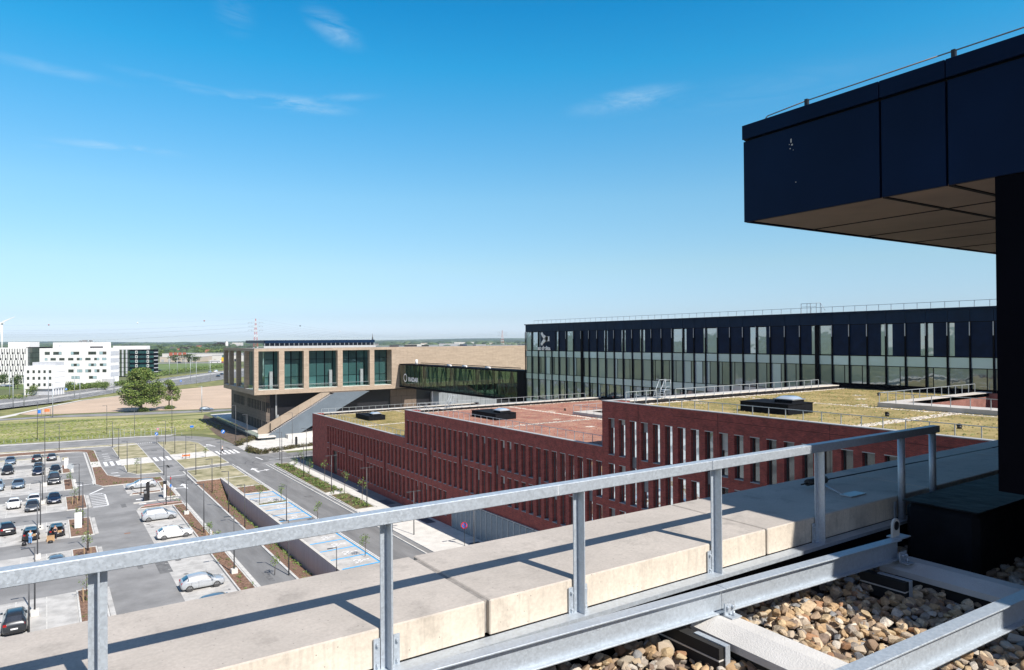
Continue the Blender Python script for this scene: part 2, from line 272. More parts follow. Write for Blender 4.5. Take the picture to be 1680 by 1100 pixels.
def coping_concrete():
    m = bpy.data.materials.new('precast_concrete'); m.use_nodes = True; t = m.node_tree; n = t.nodes.new; l = t.links.new
    b = t.nodes['Principled BSDF']; b.inputs['Roughness'].default_value = .85; tc = n('ShaderNodeTexCoord'); g = n('ShaderNodeNewGeometry'); sp = n('ShaderNodeSeparateXYZ'); l(g.outputs['Normal'], sp.inputs[0])
    ab = n('ShaderNodeMath'); ab.operation = 'ABSOLUTE'; l(sp.outputs['Z'], ab.inputs[0])
    def noise(scale, sc3, det, lo, hi, a, c):
        ma = n('ShaderNodeMapping'); ma.inputs['Scale'].default_value = sc3; l(tc.outputs['Object'], ma.inputs[0]); no = n('ShaderNodeTexNoise'); no.inputs['Scale'].default_value = scale; no.inputs['Detail'].default_value = det; no.inputs['Roughness'].default_value = .65; l(ma.outputs[0], no.inputs['Vector'])
        mr = n('ShaderNodeMapRange'); mr.inputs['From Min'].default_value = lo; mr.inputs['From Max'].default_value = hi; mr.inputs['To Min'].default_value = a; mr.inputs['To Max'].default_value = c; l(no.outputs['Fac'], mr.inputs['Value']); return mr.outputs[0]
    big = noise(1.7, (1, 1, 1), 8, .3, .7, .80, 1.10); fine = noise(55, (1, 1, 1), 6, .35, .65, .90, 1.06); streak = noise(9, (3.2, 3.2, .35), 9, .50, .75, 1.03, .78); dirt = noise(3.1, (1, 1, 1), 10, .54, .72, 1.0, .66)
    vo = n('ShaderNodeTexVoronoi'); vo.inputs['Scale'].default_value = 26; l(tc.outputs['Object'], vo.inputs['Vector']); pr = n('ShaderNodeMapRange'); pr.inputs['From Min'].default_value = .05; pr.inputs['From Max'].default_value = .10; pr.inputs['To Min'].default_value = .45; l(vo.outputs['Distance'], pr.inputs['Value'])
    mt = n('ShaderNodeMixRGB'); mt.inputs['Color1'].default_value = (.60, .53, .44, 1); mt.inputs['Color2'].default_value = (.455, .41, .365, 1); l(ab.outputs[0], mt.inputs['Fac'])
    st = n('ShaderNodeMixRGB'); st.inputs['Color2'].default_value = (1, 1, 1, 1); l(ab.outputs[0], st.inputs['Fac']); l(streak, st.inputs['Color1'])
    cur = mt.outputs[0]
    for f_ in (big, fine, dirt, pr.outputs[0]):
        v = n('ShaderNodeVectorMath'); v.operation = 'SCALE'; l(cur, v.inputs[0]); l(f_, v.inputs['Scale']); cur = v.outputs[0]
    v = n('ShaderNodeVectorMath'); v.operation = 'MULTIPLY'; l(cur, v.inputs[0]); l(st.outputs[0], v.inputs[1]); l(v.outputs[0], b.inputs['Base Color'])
    bu = n('ShaderNodeBump'); bu.inputs['Strength'].default_value = .25; bu.inputs['Distance'].default_value = .004; l(fine, bu.inputs['Height']); l(bu.outputs[0], b.inputs['Normal']); return m
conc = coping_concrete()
conc_l = mat('light_concrete', (.56, .54, .50), .85, var=.1, scale=.8, bump=.1, bscale=30)
conc_g = mat('grey_concrete', (.52, .52, .53), .85, var=.08, scale=.6, bump=.1, bscale=30, stretch=(1, 4, .3))
galv = galvanised()
galv_l = mat('galvanised_far', (.42, .46, .49), .5, .4, var=.1, scale=3)
dkmetal = mat('dark_pole_paint', (.085, .088, .095), .5, .3, var=.1, scale=4)
white_p = mat('white_paint', (.80, .80, .80), .5, var=.03, scale=1)
black_m = mat('black_plastic', (.015, .015, .017), .5, var=.2, scale=5)
navy = mat('navy_panel', (.0025, .012, .042), .42, .0, var=.18, scale=.8, spec=.10, detail=3)
navy_l = mat('navy_roof_band', (.004, .018, .050), .4, .0, var=.15, scale=.5, spec=.12)
blackmet = mat('black_metal', (.002, .002, .005), .6, .0, var=.15, scale=2, spec=.05)
joint_m = mat('dark_joint', (.004, .004, .006), .9)
soffit_m = mat('soffit_board', (.37, .265, .20), .5, .0, var=.22, scale=.9, detail=8)
brick_m = masonry('red_brick', (.50, .078, .055), (.29, .040, .034), (.12, .06, .052), .225, .075, .013, var=.3)
brick_lit = masonry('lit_brick', (.36, .13, .09), (.25, .08, .06), (.2, .15, .13), .225, .075, .013, var=.25)  # sunlit copy of the red brick, the light put into its colours
tanclad = masonry('tan_cladding', (.415, .33, .25), (.345, .272, .205), (.20, .15, .11), 2.4, .3, .016, var=.10, bumps=.2)
darkclad = masonry('dark_bronze_cladding', (.17, .135, .112), (.14, .115, .095), (.02, .017, .015), 3.0, .9, .02, var=.12, bumps=.2)
sedum_m = mat('sedum_roof', (.24, .20, .05), .95, var=.3, scale=.45, c2=(.38, .29, .12), bump=.8, bscale=9, detail=12)
sedum_r = mat('red_sedum_roof', (.34, .135, .10), .95, var=.3, scale=.35, c2=(.40, .22, .15), bump=.7, bscale=9, detail=12)
zinc = mat('parapet_coping', (.40, .40, .40), .7, .1, var=.1, scale=1)
lead = mat('grey_cap', (.26, .27, .28), .6, .3, var=.12, scale=2)
membrane = mat('black_membrane', (.007, .008, .011), .8, spec=.12, var=.35, scale=3, bump=.3, bscale=12)
az_glass = glass('curtain_glass', (.12, .185, .20), .22, var=.5)
az_up = glass('upper_glass', (.20, .29, .33), .42, var=.3, tint=(.75, .9, 1))
az_span = glass('spandrel_glass', (.36, .52, .60), .26, rough=.12, var=.12, tint=(.8, .95, 1))
win_glass = glass('window_glass', (.012, .016, .018), .015, var=.6, obj_tilt=.03)
teal_glass = glass('teal_glass', (.035, .10, .10), .10, var=.35, tint=(.6, .95, .9))
green_glass = glass('green_glass', (.01, .05, .045), .15, var=.5, tint=(.6, 1, .9))
bridge_glass = glass('bridge_glass', (.03, .045, .03), .13, var=.5, tint=(.8, .95, .75))
clearg = clear_glass('balustrade_glass')
dome_m = glass('skylight_dome', (.45, .5, .55), .2, rough=.15, var=.1)
car_glass = glass('car_glass', (.01, .012, .014), .12, rough=.02, wob=0, obj_tilt=0)
rubber = mat('rubber', (.018, .018, .018), .85)
rim_m = mat('alloy_rim', (.38, .39, .40), .35, .7, var=.05)
red_l = mat('tail_light', (.35, .01, .01), .2)
lamp_l = mat('head_light', (.6, .63, .66), .15, .3)
# ================================================================== GROUND
def sheet(name, poly, z, m, label=None, kind='structure', mb=None):
    b = mb or MB(); b.face([(x, y, z) for x, y in (poly if sum(poly[i][0]*poly[(i+1)%len(poly)][1]-poly[(i+1)%len(poly)][0]*poly[i][1] for i in range(len(poly))) > 0 else poly[::-1])])
    return b if mb else b.build(name, m, kind=kind)
def rect(x0, x1, y0, y1): return [(x0, y0), (x1, y0), (x1, y1), (x0, y1)]
DX0, DX1, DY0, DY1 = 22.4, 27.0, 40.0, 137.0       # the sunken planted bank beside the retaining wall
b = MB(); BIG = 9000
for x0, x1, y0, y1 in ((-BIG, DX0, -BIG, BIG), (DX1, BIG, -BIG, BIG), (DX0, DX1, DY1, BIG), (DX0, DX1, -BIG, DY0)):
    b.face([(x0, y0, -.06), (x1, y0, -.06), (x1, y1, -.06), (x0, y1, -.06)])
b.build('ground', field_m, kind='structure')
# asphalt under the whole car park and its roads
b = MB()
for x0, x1, y0, y1 in ((-70, DX0, 30, 204), (DX1, 45.8, 30, 165), (DX0, DX1, DY1, 165), (DX0, 32, 165, 199), (-70, 30, 199, 204)):
    b.face([(x0, y0, 0), (x1, y0, 0), (x1, y1, 0), (x0, y1, 0)])
b.build('car_park_road', asphalt, kind='structure')
far_edge = [(-70, 214), (-9, 212.2), (3, 211.0), (20, 210.2), (28, 208)] + [(33, 204.5), (36.2, 199), (38, 192), (38.6, 184), (38.4, 165)]
sheet('ring_road', [(-70, 203.5), (22, 198.8), (29, 197.3), (31.6, 193), (32, 186), (32, 165)] + far_edge[::-1], .004, asphalt)
sheet('side_road', [(31.9, 150.5), (38.2, 150.5), (40.5, 152), (120, 153), (120, 161.5), (52, 160.5), (40.5, 159.6), (38.4, 161.5), (38.4, 165.2), (31.9, 165.2)], .008, asph_new)
sheet('main_road', rect(32.2, 37.5, 34, 150.6), .004, asph_new)
sheet('ramp_lane', rect(18.5, 22.2, 30, 143), .004, asph_new)
sheet('shaded_soil', [(38.9, 172), (40.2, 186), (46, 187), (46, 262), (41.5, 240), (38.8, 205), (38.7, 185)], .014, mat('soil_in_shade', (.13, .095, .07), .95, var=.3, scale=.8, bump=.5, bscale=6))  # brown soil laid over the shaded ground, the shade included in its colour
# verge and meadow
sheet('meadow', [(-140, 219), (-9, 217.2), (3, 214.6), (20, 213.6), (30, 212), (36, 207.5), (40, 199), (41, 190), (45, 186), (46, 262), (50, 271), (22, 276), (4, 283), (-13, 283.5), (-140, 286)], -.02, meadow_m)
sheet('cycle_path', [(-70, 214.3), (-9, 212.6), (3, 211.4), (20, 210.6), (28, 208.4), (30, 211), (20, 213), (3, 214), (-9, 216.4), (-70, 218.4)], .01, paving)
sheet('farm_road', [(-140, 286), (-13, 284), (4, 284), (22, 276.5), (50, 271), (90, 268), (130, 268), (130, 273), (90, 274), (51, 278.5), (23, 287), (4, 291), (-13, 290.5), (-140, 293)], .02, asphalt)
sheet('bare_soil_field', [(-5, 300), (-8, 305), (4, 338), (13.7, 360), (30, 380), (57, 408.6), (91, 438), (150, 505), (210, 560), (190, 330), (130, 277), (57, 281), (41, 286), (24, 292.5), (6.5, 296)], .03, soil_m)
sheet('verge', [(-140, 293.5), (-13, 291), (4, 292), (6, 295.5), (-5, 299.5), (-8.5, 305), (3.5, 339), (13, 361), (29, 381.5), (56, 410), (91, 441), (150, 508), (240, 590), (242, 660), (131, 545), (75, 460), (31, 407), (2, 353), (-16, 334), (-140, 175)], .02, verge_m)
sheet('field_path', [(-13, 291.5), (-9, 300), (-8, 306), (4, 339), (13.3, 360.5), (29.4, 380), (28.8, 381.4), (12, 361.5), (2.5, 340), (-10, 306.5), (-14, 298)], .045, pave_w)
# highway: two carriageways
hw0 = [(-140, 176), (-16, 334.5), (2.4, 354.6), (31, 409), (75, 462), (131, 547), (300, 790), (900, 1640)]
hwm = [(-150, 190), (-18, 358), (0, 382), (35.6, 449.7), (70, 520), (114, 609), (282, 860), (880, 1720)]
hw1 = [(-160, 205), (-17.7, 395), (13.4, 444.6), (42, 498.8), (74, 560), (129.7, 655), (270, 900), (860, 1780)]
def lerp(a, b, t): return [(p[0]+(q[0]-p[0])*t, p[1]+(q[1]-p[1])*t) for p, q in zip(a, b)]
sheet('highway', hw0+lerp(hw0, hwm, .88)[::-1], .06, asph_new); sheet('highway', lerp(hwm, hw1, .12)+lerp(hwm, hw1, .85)[::-1], .06, asph_new)
sheet('highway_median', lerp(hw0, hwm, .88)+lerp(hwm, hw1, .12)[::-1], .07, paving)
sheet('highway_verge', lerp(hwm, hw1, .85)+lerp(hwm, hw1, 1.6)[::-1], .05, verge_m)
b = MB()
for A, B, ts in ((hw0, hwm, (.06, .46, .82)), (hwm, hw1, (.18, .5, .8))):
    for t in ts:
        for p, q in zip(lerp(A, B, t)[:-1], lerp(A, B, t)[1:]):
            d = Vector((q[0]-p[0], q[1]-p[1])); nl = int(d.length/(12 if t in (.46, .5) else 200))+1
            for i in range(nl):
                a0 = Vector(p)+d*(i/nl); a1 = Vector(p)+d*((i+(.45 if t in (.46, .5) else 1))/nl); s_ = Vector((-d.y, d.x)).normalized()*.16
                b.face([(*(a0-s_), .09), (*(a1-s_), .09), (*(a1+s_), .09), (*(a0+s_), .09)])
b.build('highway_lines', paint, kind='structure')
# far fields and the far road
def cam_pt(px, dist): # a far point seen at photo column px
    d = fw + rt*((px-840)/FPX); return d.x*dist, d.y*dist
def cam_quad(x0, x1, d0, d1): return [cam_pt(x0, d0), cam_pt(x1, d0), cam_pt(x1, d1), cam_pt(x0, d1)]
sheet('green_field', cam_quad(255, 380, 640, 830), .0, crop_m)
sheet('far_road', cam_quad(240, 380, 835, 880), .0, asphalt)
sheet('pale_field', cam_quad(225, 300, 4000, 4600), .2, soil_m); sheet('meadow_strip', cam_quad(-60, 60, 380, 460), .0, crop_m)
# ---- kerbed beds and bays
def ring(poly, wd):   # inward offset for simple convex-ish polygons
    c = Vector((sum(p[0] for p in poly)/len(poly), sum(p[1] for p in poly)/len(poly))); out_ = []
    n = len(poly); ar = sum(poly[i][0]*poly[(i+1)%n][1]-poly[(i+1)%n][0]*poly[i][1] for i in range(n)); sg = 1 if ar > 0 else -1
    for i in range(n):
        a, p, q = Vector(poly[i-1]), Vector(poly[i]), Vector(poly[(i+1)%n])
        e1 = (p-a).normalized(); e2 = (q-p).normalized(); n1_ = Vector((-e1.y, e1.x))*sg; n2_ = Vector((-e2.y, e2.x))*sg
        m = (n1_+n2_); m = m/max(.35, m.length_squared/2) if m.length > 1e-6 else n1_
        out_.append(tuple(p+m*wd/1.0*.5*1.0 + m*wd*.5)) if False else out_.append(tuple(p+m*(wd)))
    return out_
def bed(name, poly, m, kw=.16, kh=.12, top=.09, slope=None):
    inner = ring(poly, kw)
    o = MB().prism(inner, -.02, top, bottom=False).build(name, m, kind='structure')
    k = MB(); n = len(poly)
    for i in range(n):
        j = (i+1) % n
        P, Q, A, B = poly[i], poly[j], inner[i], inner[j]
        k.face([(*P, kh), (*Q, kh), (*B, kh), (*A, kh)]); k.face([(*P, 0), (*Q, 0), (*Q, kh), (*P, kh)]); k.face([(*B, top-.02), (*A, top-.02), (*A, kh), (*B, kh)])
    k.build('kerb', kerb_m, parent=o); return o
# parking bays, light pavers (flush)
def bays(x0, x1, y0, y1, n, axis='x', m=paving):
    o = sheet('parking_bays', rect(x0, x1, y0, y1), .004, m)
    b = MB()
    for i in range(n+1):
        t = i/n
        if axis == 'x': x = x0+(x1-x0)*t; b.face([(x-.05, y0, .008), (x+.05, y0, .008), (x+.05, y1, .008), (x-.05, y1, .008)])
        else: y = y0+(y1-y0)*t; b.face([(x0, y-.05, .008), (x1, y-.05, .008), (x1, y+.05, .008), (x0, y+.05, .008)])
    b.build('bay_line', kerb_m, parent=o); return o
for y0, y1 in ((176.4, 184), (160.6, 171), (142.2, 153.2), (125, 136.3), (107.5, 118.6), (90, 101), (73.6, 83.9), (56, 67)):
    bays(-62.5+2.5, 2.5, y0, y1, 25)
bays(11.3, 16.2, 58, 119, 24, 'y'); bays(11.3, 16.6, 133, 141.3, 3, 'y')
bed('grass_strip', rect(-60, 2.4, 184.2, 186), lawn); bed('grass_strip', [(4.0, 178.5), (4.0, 183), (2.7, 183), (2.7, 178.5)], lawn)
# end islands of the bay rows: mulch with a light paved nose
for y0, y1, x1 in ((160.9, 171.5, 4.0), (142.4, 153.3, 4.0), (125, 136, 5.3), (107.3, 118.2, 5.3), (90.5, 100.8, 5.2), (74, 83.9, 4.9), (56, 67, 4.9)):
    bed('planting_island', rect(2.5, x1, y0, y1), mulch)
    MB().box(x1+.05, x1+.5, y0+.5, y1-.5, -.02, .07).build('paved_nose', pave_w if x1 < 4.5 else paving, kind='structure')
# loop kerb strips round the car park entrance
loopbed = [(7.6, 172)] + arc(3.6, 187.2, 4.0, 0, 75, 6) + [(2, 191.2), (-60, 196.6), (-60, 200.4), (2.8, 196.3)] + arc(5.4, 190, 4.0, 80, 0, 6) + [(9.4, 172)]
bed('planting_bed', loopbed, mulch)
bed('planting_bed', [(7.6, 165)] + [(7.4, 150), (7.2, 144.6), (8.2, 142), (16.5, 142), (16.8, 141), (18.0, 141), (18.0, 145.6), (14.6, 147.0), (11.6, 149.4), (9.8, 153.5), (9.4, 165)], mulch)
MB().box(7.0, 7.35, 146, 188, -.02, .10).build('kerb', kerb_m, kind='structure')
MB().prism([(7.6, 165.2), (9.4, 165.2), (9.4, 171.8), (7.6, 171.8)], -.02, .1).build('crossing_pavement', pave_w, kind='structure')
# lawns
bed('lawn', [(13.2, 172.4), (18.9, 172.2), (18.9, 195.3), (14.3, 195.0), (13.1, 192)], lawn)
bed('lawn', [(13.2, 164), (18.9, 164), (18.9, 150.4), (14.4, 151.2), (13.0, 154.4)], lawn)
bed('lawn', [(23.1, 172.6), (31.8, 173.0), (31.9, 188.5), (30.6, 193.6), (28, 196), (23.3, 197)], lawn)
bed('lawn', [(23.0, 164.6), (31.9, 165.0), (31.9, 154.3), (23.0, 152.3)], lawn)
MB().prism([(12.9, 164.2), (18.95, 164.2), (18.95, 172), (12.9, 172)], -.02, .06).build('pavement', pave_w, kind='structure')
MB().prism([(23.0, 164.8), (32.0, 165.2), (32.0, 172.8), (23.0, 172.4)], -.02, .06).build('pavement', pave_w, kind='structure')
bed('lawn', [(22.8, 137.1), (31.6, 137.1), (31.7, 150.6), (28, 150.2), (22.8, 149.2)], lawn)
bed('lawn', [(27.3, 127.2), (31.8, 127.2), (31.8, 137), (27.3, 137)], lawn)
bed('planting_bed', [(27.3, 120.8), (31.9, 120.8), (31.9, 127.0), (27.3, 127.0)], mulch)
bed('planting_bed', [(27.3, 111.0), (31.9, 111.0), (31.9, 112.3), (27.3, 112.3)], plantbed)
bed('grass_strip', [(10.2, 196.8), (-60, 201.5), (-60, 203.2), (18.5, 198.6), (18.9, 196.7), (13, 196.2)], lawn, kw=.1)
# exit road arcs keep the asphalt; planted strip between bays and ramp lane
bed('planting_bed', [(16.4, 126.2), (18.0, 126.2), (18.0, 140.8), (16.8, 140.8), (16.6, 133.6), (16.4, 131)], mulch)
bed('planting_bed', [(11.5, 131.2), (16.3, 131.2), (16.3, 132.8), (12.0, 132.8)], mulch)
bed('planting_bed', [(11.5, 119.4), (16.3, 119.4), (18, 119.4), (18, 121.4), (12.2, 121.0)], mulch)
bed('planting_bed', rect(16.3, 18.0, 34, 119.3), mulch)
b = MB()
b.box(18.05, 18.45, 30, 119.5, -.02, .11); b.box(18.05, 18.45, 126.2, 140.9, -.02, .11); b.box(22.15, 22.42, 30, 149, -.02, .11); b.box(37.55, 37.75, 34, 113, -.02, .11); b.box(37.55, 37.75, 113, 147, -.02, .11)
b.box(38.3, 38.55, 98, 147, -.02, .11); b.box(31.95, 32.15, 34, 152, -.02, .11)
b.build('kerb', kerb_m, kind='structure')
MB().box(11.4, 17.9, 124.2, 124.5, -.02, .14).build('ticket_island', kerb_m, kind='structure'); MB().box(12.6, 18.0, 121.45, 121.6, -.02, .13).build('red_kerb', mat('red_kerb_paint', (.38, .10, .08), .8), kind='structure')
# sunken bank
def bank_z(x, y):
    t = min(1, max(0, (x-DX0)/(DX1-DX0))); dpt = 3.2 if y < 128 else 3.2*max(0, (137-y)/9)
    return -.02 - dpt*(t**1.2) + .06*math.sin(y*1.7)*t*(1-t)*4
b = MB(); xs = [DX0+(DX1-DX0)*i/10 for i in range(11)]; ys = [DY0+(DY1-DY0)*i/90 for i in range(91)]
k = 0
for y in ys:
    for x in xs: b.v.append((x, y, bank_z(x, y)+R.uniform(-.04, .04)*(x not in (xs[0], xs[-1]))))
for i in range(90):
    for j in range(10): a = i*11+j; b.f.append((a, a+1, a+12, a+11)); b.m.append(0); b.sm.append(True)
b.build('planted_bank', mulch, kind='structure')
MB().face([(DX0, DY0, -4), (DX1, DY0, -4), (DX1, DY0, 0), (DX0, DY0, 0)])
b = MB(); y = 40.0; wallroot = thing('retaining_wall', (27.0, 137, -3.4), 'long grey concrete retaining wall beside the blue lined parking bays', 'retaining wall')
while y < 137.2:
    y2 = min(y+2.4, 137.3)
    MB().box(26.85, 27.12, y+.012, y2-.012, -3.5, .12).build('wall_panel', conc_g, parent=wallroot)
    y = y2
MB().box(26.80, 27.17, 40, 137.35, .122, .20).build('wall_cap', conc_l, parent=wallroot)
MB().box(26.87, 27.10, 40, 137.2, -3.5, .1).build('wall_core', joint_m, parent=wallroot)
# disabled bays
for y0, y1, n in ((112.6, 120.3, 2), (99.6, 110.8, 3), (74.7, 89.9, 4)):
    o = sheet('disabled_bays', rect(27.2, 32.0, y0, y1), .008, paving); b = MB()
    for i in range(n+1):
        y = y0+(y1-y0)*i/n; b.face([(27.3, y-.15, .012), (32.0, y-.15, .012), (32.0, y+.15, .012), (27.3, y+.15, .012)])
    b.face([(31.8, y0, .016), (32.0, y0, .016), (32.0, y1, .016), (31.8, y1, .016)]); b.build('blue_line', blue_p, parent=o)
    wm = MB()
    for i in range(n):
        cx, cy = 30.2, y0+(y1-y0)*(i+.5)/n; z = .013
        # wheelchair sign, read from the road side
        for k2 in range(11):
            a0 = math.radians(-150+27*k2); a1 = math.radians(-150+27*(k2+1)); r0, r1_ = .42, .58
            wm.face([(cx-.25+r0*math.cos(a0), cy+r0*math.sin(a0), z), (cx-.25+r1_*math.cos(a0), cy+r1_*math.sin(a0), z), (cx-.25+r1_*math.cos(a1), cy+r1_*math.sin(a1), z), (cx-.25+r0*math.cos(a1), cy+r0*math.sin(a1), z)])
        wm.face([(cx-.2, cy-.1, z), (cx+.75, cy-.05, z), (cx+.75, cy+.12, z), (cx-.2, cy+.1, z)]); wm.face([(cx-.28, cy-.1, z), (cx-.12, cy-.1, z), (cx-.12, cy-.75, z), (cx-.28, cy-.75, z)])
        wm.face([(cx-.28, cy-.62, z), (cx-.8, cy-.82, z), (cx-.86, cy-.68, z), (cx-.3, cy-.45, z)]); wm.face([(cx+.95+.17*math.cos(t*math.pi/4), cy+.17*math.sin(t*math.pi/4), z) for t in range(8)])
    wm.build('wheelchair_sign', paint, parent=o)
# right-hand pavements and beds
MB().prism([(38.6, 34), (45.8, 34), (45.8, 97.6), (38.6, 97.6)], -.02, .10).build('pavement', pave_w, kind='structure')
sheet('lay_by', [(38.2, 50), (38.2, 74), (39.3, 73), (40.6, 67), (40.6, 52), (39.3, 50)], .106, pave_s)
MB().prism([(42.0, 97.6), (43.5, 97.6), (43.5, 148), (42.0, 146)], -.02, .10).build('pavement', pave_w, kind='structure')
MB().prism([(43.5, 97.6), (45.8, 97.6), (45.8, 148), (43.5, 148)], -.02, .096).build('pavement', pave_s, kind='structure')  # grey strip along the wall foot, the wall's shade put into the paving
MB().prism([(38.6, 97.6), (42, 97.6), (42, 99.4), (38.6, 99.4)], -.02, .10).build('pavement', pave_w, kind='structure')
bed('planting_bed', [(38.6, 113.3), (41.9, 114.5), (41.9, 146.5), (38.9, 146.8)], plantbed); bed('planting_bed', [(38.6, 99.6), (41.9, 99.6), (41.9, 111.4), (38.8, 111.9)], plantbed)
MB().prism([(38.6, 111.9), (41.9, 111.4), (42, 114.5), (38.6, 113.2)], -.02, .09).build('pavement', pave_w, kind='structure')
# louvred channel gratings beside the brick wall
for y in (88, 101.5, 73.2):
    MB().box(43.8, 45.2, y-1.8, y+1.6, .1, .112).build('floor_grating', mat('grating', (.05, .08, .11), .6), kind='structure')
# plaza across the side road
MB().prism([(40.2, 162.6), (90, 163.6), (90, 186.8), (41, 186.8), (40.2, 178)], -.02, .30).build('plaza', pave_w, kind='structure')
for i in range(4): MB().prism([(38.5+.42*i, 170), (40.3, 170), (40.3, 177), (38.5+.42*i, 177)], -.02, .075*(i+1)).build('plaza_step', pave_w, kind='structure')
MB().prism([(52, 181), (110, 181), (110, 192), (52, 192)], .2, 1.25).build('plaza_terrace', pave_w, kind='structure')
# ---- painted markings
b = MB(); Z = .016
def mk(poly, z=Z): b.face([(x, y, z) for x, y in poly])
for i in range(5): mk(rect(32.5+i*.98, 33.05+i*.98, 166.6, 172.6))
for i in range(3): mk(rect(19.4+i*1.25, 20.1+i*1.25, 165.6, 171.4)); mk(rect(10.0+i*1.15, 10.65+i*1.15, 165.2, 171.2))
def arrow(x, y, dx, dy, s=1., bend=0):
    d = Vector((dx, dy)).normalized(); n_ = Vector((-d.y, d.x)); c = Vector((x, y))
    P = lambda u, v: tuple(c+d*u*s+n_*v*s)
    mk([P(-1.6, -.12), P(.5, -.12), P(.5, .12), P(-1.6, .12)]); mk([P(.5, -.45), P(1.6, 0), P(.5, .45)])
    if bend: mk([P(-1.0, .12*bend), P(-.75, .12*bend), P(-.5, 1.0*bend), P(-.75, 1.0*bend)]); mk([P(-1.1, .95*bend), P(-.1, .95*bend), P(-.5, 1.5*bend)])
arrow(20.3, 134, 0, 1, 1.6, 1); arrow(34.4, 142.3, 0, 1, 1.7, -1); arrow(33.6, 183, -.25, 1, 1.6, 1); arrow(6.0, 146, -1, -.2, 1.3, 0)
mk([(6.9, 145.4), (7.1, 145.4), (7.1, 148.8), (6.9, 148.8)])
for y0 in (152, 155.5, 173.5, 176.5, 179.5, 183): mk([(10.4, y0), (11.8, y0), (11.6, y0+.55), (10.5, y0+.4)])
for i in range(8): mk([(19.1+i*.5, 197.2), (19.4+i*.5, 197.2), (19.25+i*.5, 198.2)])
for i in range(8):
    y = 125.4+i*1.38; mk([(5.95, y), (8.0-.15*(i == 0), y+.1), (8.0, y+.42), (5.95, y+.3)])
mk([(7.9, 125.2), (8.15, 125.4), (8.25, 134.6), (8.05, 134.8)]); mk([(5.9, 136.5), (6.1, 136.2), (8.3, 140.3), (8.1, 140.8)]); mk([(5.9, 124.7), (7.9, 125.1), (7.9, 125.35), (5.9, 124.95)]); mk([(5.9, 136.4), (7.7, 136.2), (8.15, 134.8), (7.95, 134.7), (7.6, 135.9), (5.9, 136.1)])
mk(rect(19.0, 22.1, 145.2, 145.6)); mk([(38.2, 158.3), (38.5, 158.5), (38.9, 154.0), (38.6, 153.9)]); mk([(12, 126.8), (13, 126.8), (13, 127.5), (12, 127.5)]); mk([(12.1, 123), (13.1, 123), (13.1, 123.6), (12.1, 123.6)])
mk(rect(32.35, 32.47, 34, 149)); mk([(40, 153.4), (120, 153.8), (120, 154.0), (40, 153.6)])
for i in range(12): mk(rect(34.8, 34.92, 200-0*i, 200.2)) if i > 20 else None
b.build('road_marking', paint, kind='structure')
b = MB()
for _ in range(150):
    x, y = (R.uniform(-20, 2), R.choice((179, 165, 150, 132, 129, 112, 97, 79))+R.uniform(-3, 3)) if R.random() < .6 else (R.uniform(11.8, 15.8), R.uniform(60, 118)); r0 = R.uniform(.08, .35)
    b.face([(x+r0*R.uniform(.5, 1.3)*math.cos(q*.785), y+r0*R.uniform(.5, 1.3)*math.sin(q*.785), .0105) for q in range(8)])
for _ in range(26):
    x, y = R.uniform(6, 37), R.uniform(60, 190)
    if not (5.8 < x < 11 or 19 < x < 22 or 32.8 < x < 37): continue
    wd_, ln_ = R.uniform(.5, 1.6), R.uniform(1.5, 7); b.face([(x, y, .0065), (x+wd_, y, .0065), (x+wd_, y+ln_, .0065), (x, y+ln_, .0065)])
b.build('asphalt_patch', mat('asphalt_patch', (.15, .15, .15), .9, var=.25, scale=2), kind='structure')
b = MB()
def skid(cx, cy, r, a0, a1, w_=.22):
    for o in (0, 1.5):
        for i in range(14):
            p, q = math.radians(a0+(a1-a0)*i/14), math.radians(a0+(a1-a0)*(i+1)/14)
            b.face([(cx+(r+o)*math.cos(p), cy+(r+o)*math.sin(p), .0125), (cx+(r+o+w_)*math.cos(p), cy+(r+o+w_)*math.sin(p), .0125), (cx+(r+o+w_)*math.cos(q), cy+(r+o+w_)*math.sin(q), .0125), (cx+(r+o)*math.cos(q), cy+(r+o)*math.sin(q), .0125)])
skid(15, 138, 5.5, -20, 60); skid(16, 142, 6, -60, 10); skid(27.5, 147, 8, 10, 70); skid(2, 180, 6, 0, 80); skid(42, 150, 6, 100, 175); skid(3.5, 141, 5, 10, 80)
b.build('tyre_mark', mat('tyre_mark', (.13, .13, .135), .9, var=.3, scale=3), kind='structure')
b = MB()
for (a, c) in (((11.2, 105.5), .5), ((8.6, 96.5), .45)): b.face([(a[0]-2.6, a[1]-.3, .009), (a[0]-1.9, a[1]-.3, .009), (a[0]-1.9, a[1]+.3, .009), (a[0]-2.6, a[1]+.3, .009)])
b.build('drain_cover', mat('rusty_cover', (.28, .16, .11), .8), kind='structure')
# ================================================================== BRICK BUILDING
XB = 45.8
brick = thing('brick_building', (XB, 75, 0), 'long red brick hospital wing stepping up in three flat roofed blocks', 'building')
def window_mesh(wd, hh, tall=False):
    """frame, glass and blind set back in the wall, local: x into wall, y across, z up; origin lower near corner"""
    b = MB(); f = .06
    b.box(.30, .36, 0, f, 0, hh, 0); b.box(.30, .36, wd-f, wd, 0, hh, 0); b.box(.30, .36, f, wd-f, 0, f, 0); b.box(.30, .36, f, wd-f, hh-f, hh, 0)
    b.face([(.335, f, f), (.335, wd-f, f), (.335, wd-f, hh-f), (.335, f, hh-f)], 1)
    if tall: b.box(.28, .34, f, wd-f, hh*.44, hh*.57, 2)
    return b
frame_m = mat('window_frame', (.10, .115, .12), .4, .3); panel_g = mat('grey_spandrel', (.20, .21, .23), .5, .2)
lint_m = mat('pale_lintel', (.50, .48, .46), .7); sill_m = mat('grey_sill', (.34, .345, .36), .7)
def wmesh(name, b, ms):
    o = b.build(name, ms); me = o.data; bpy.data.objects.remove(o); return me
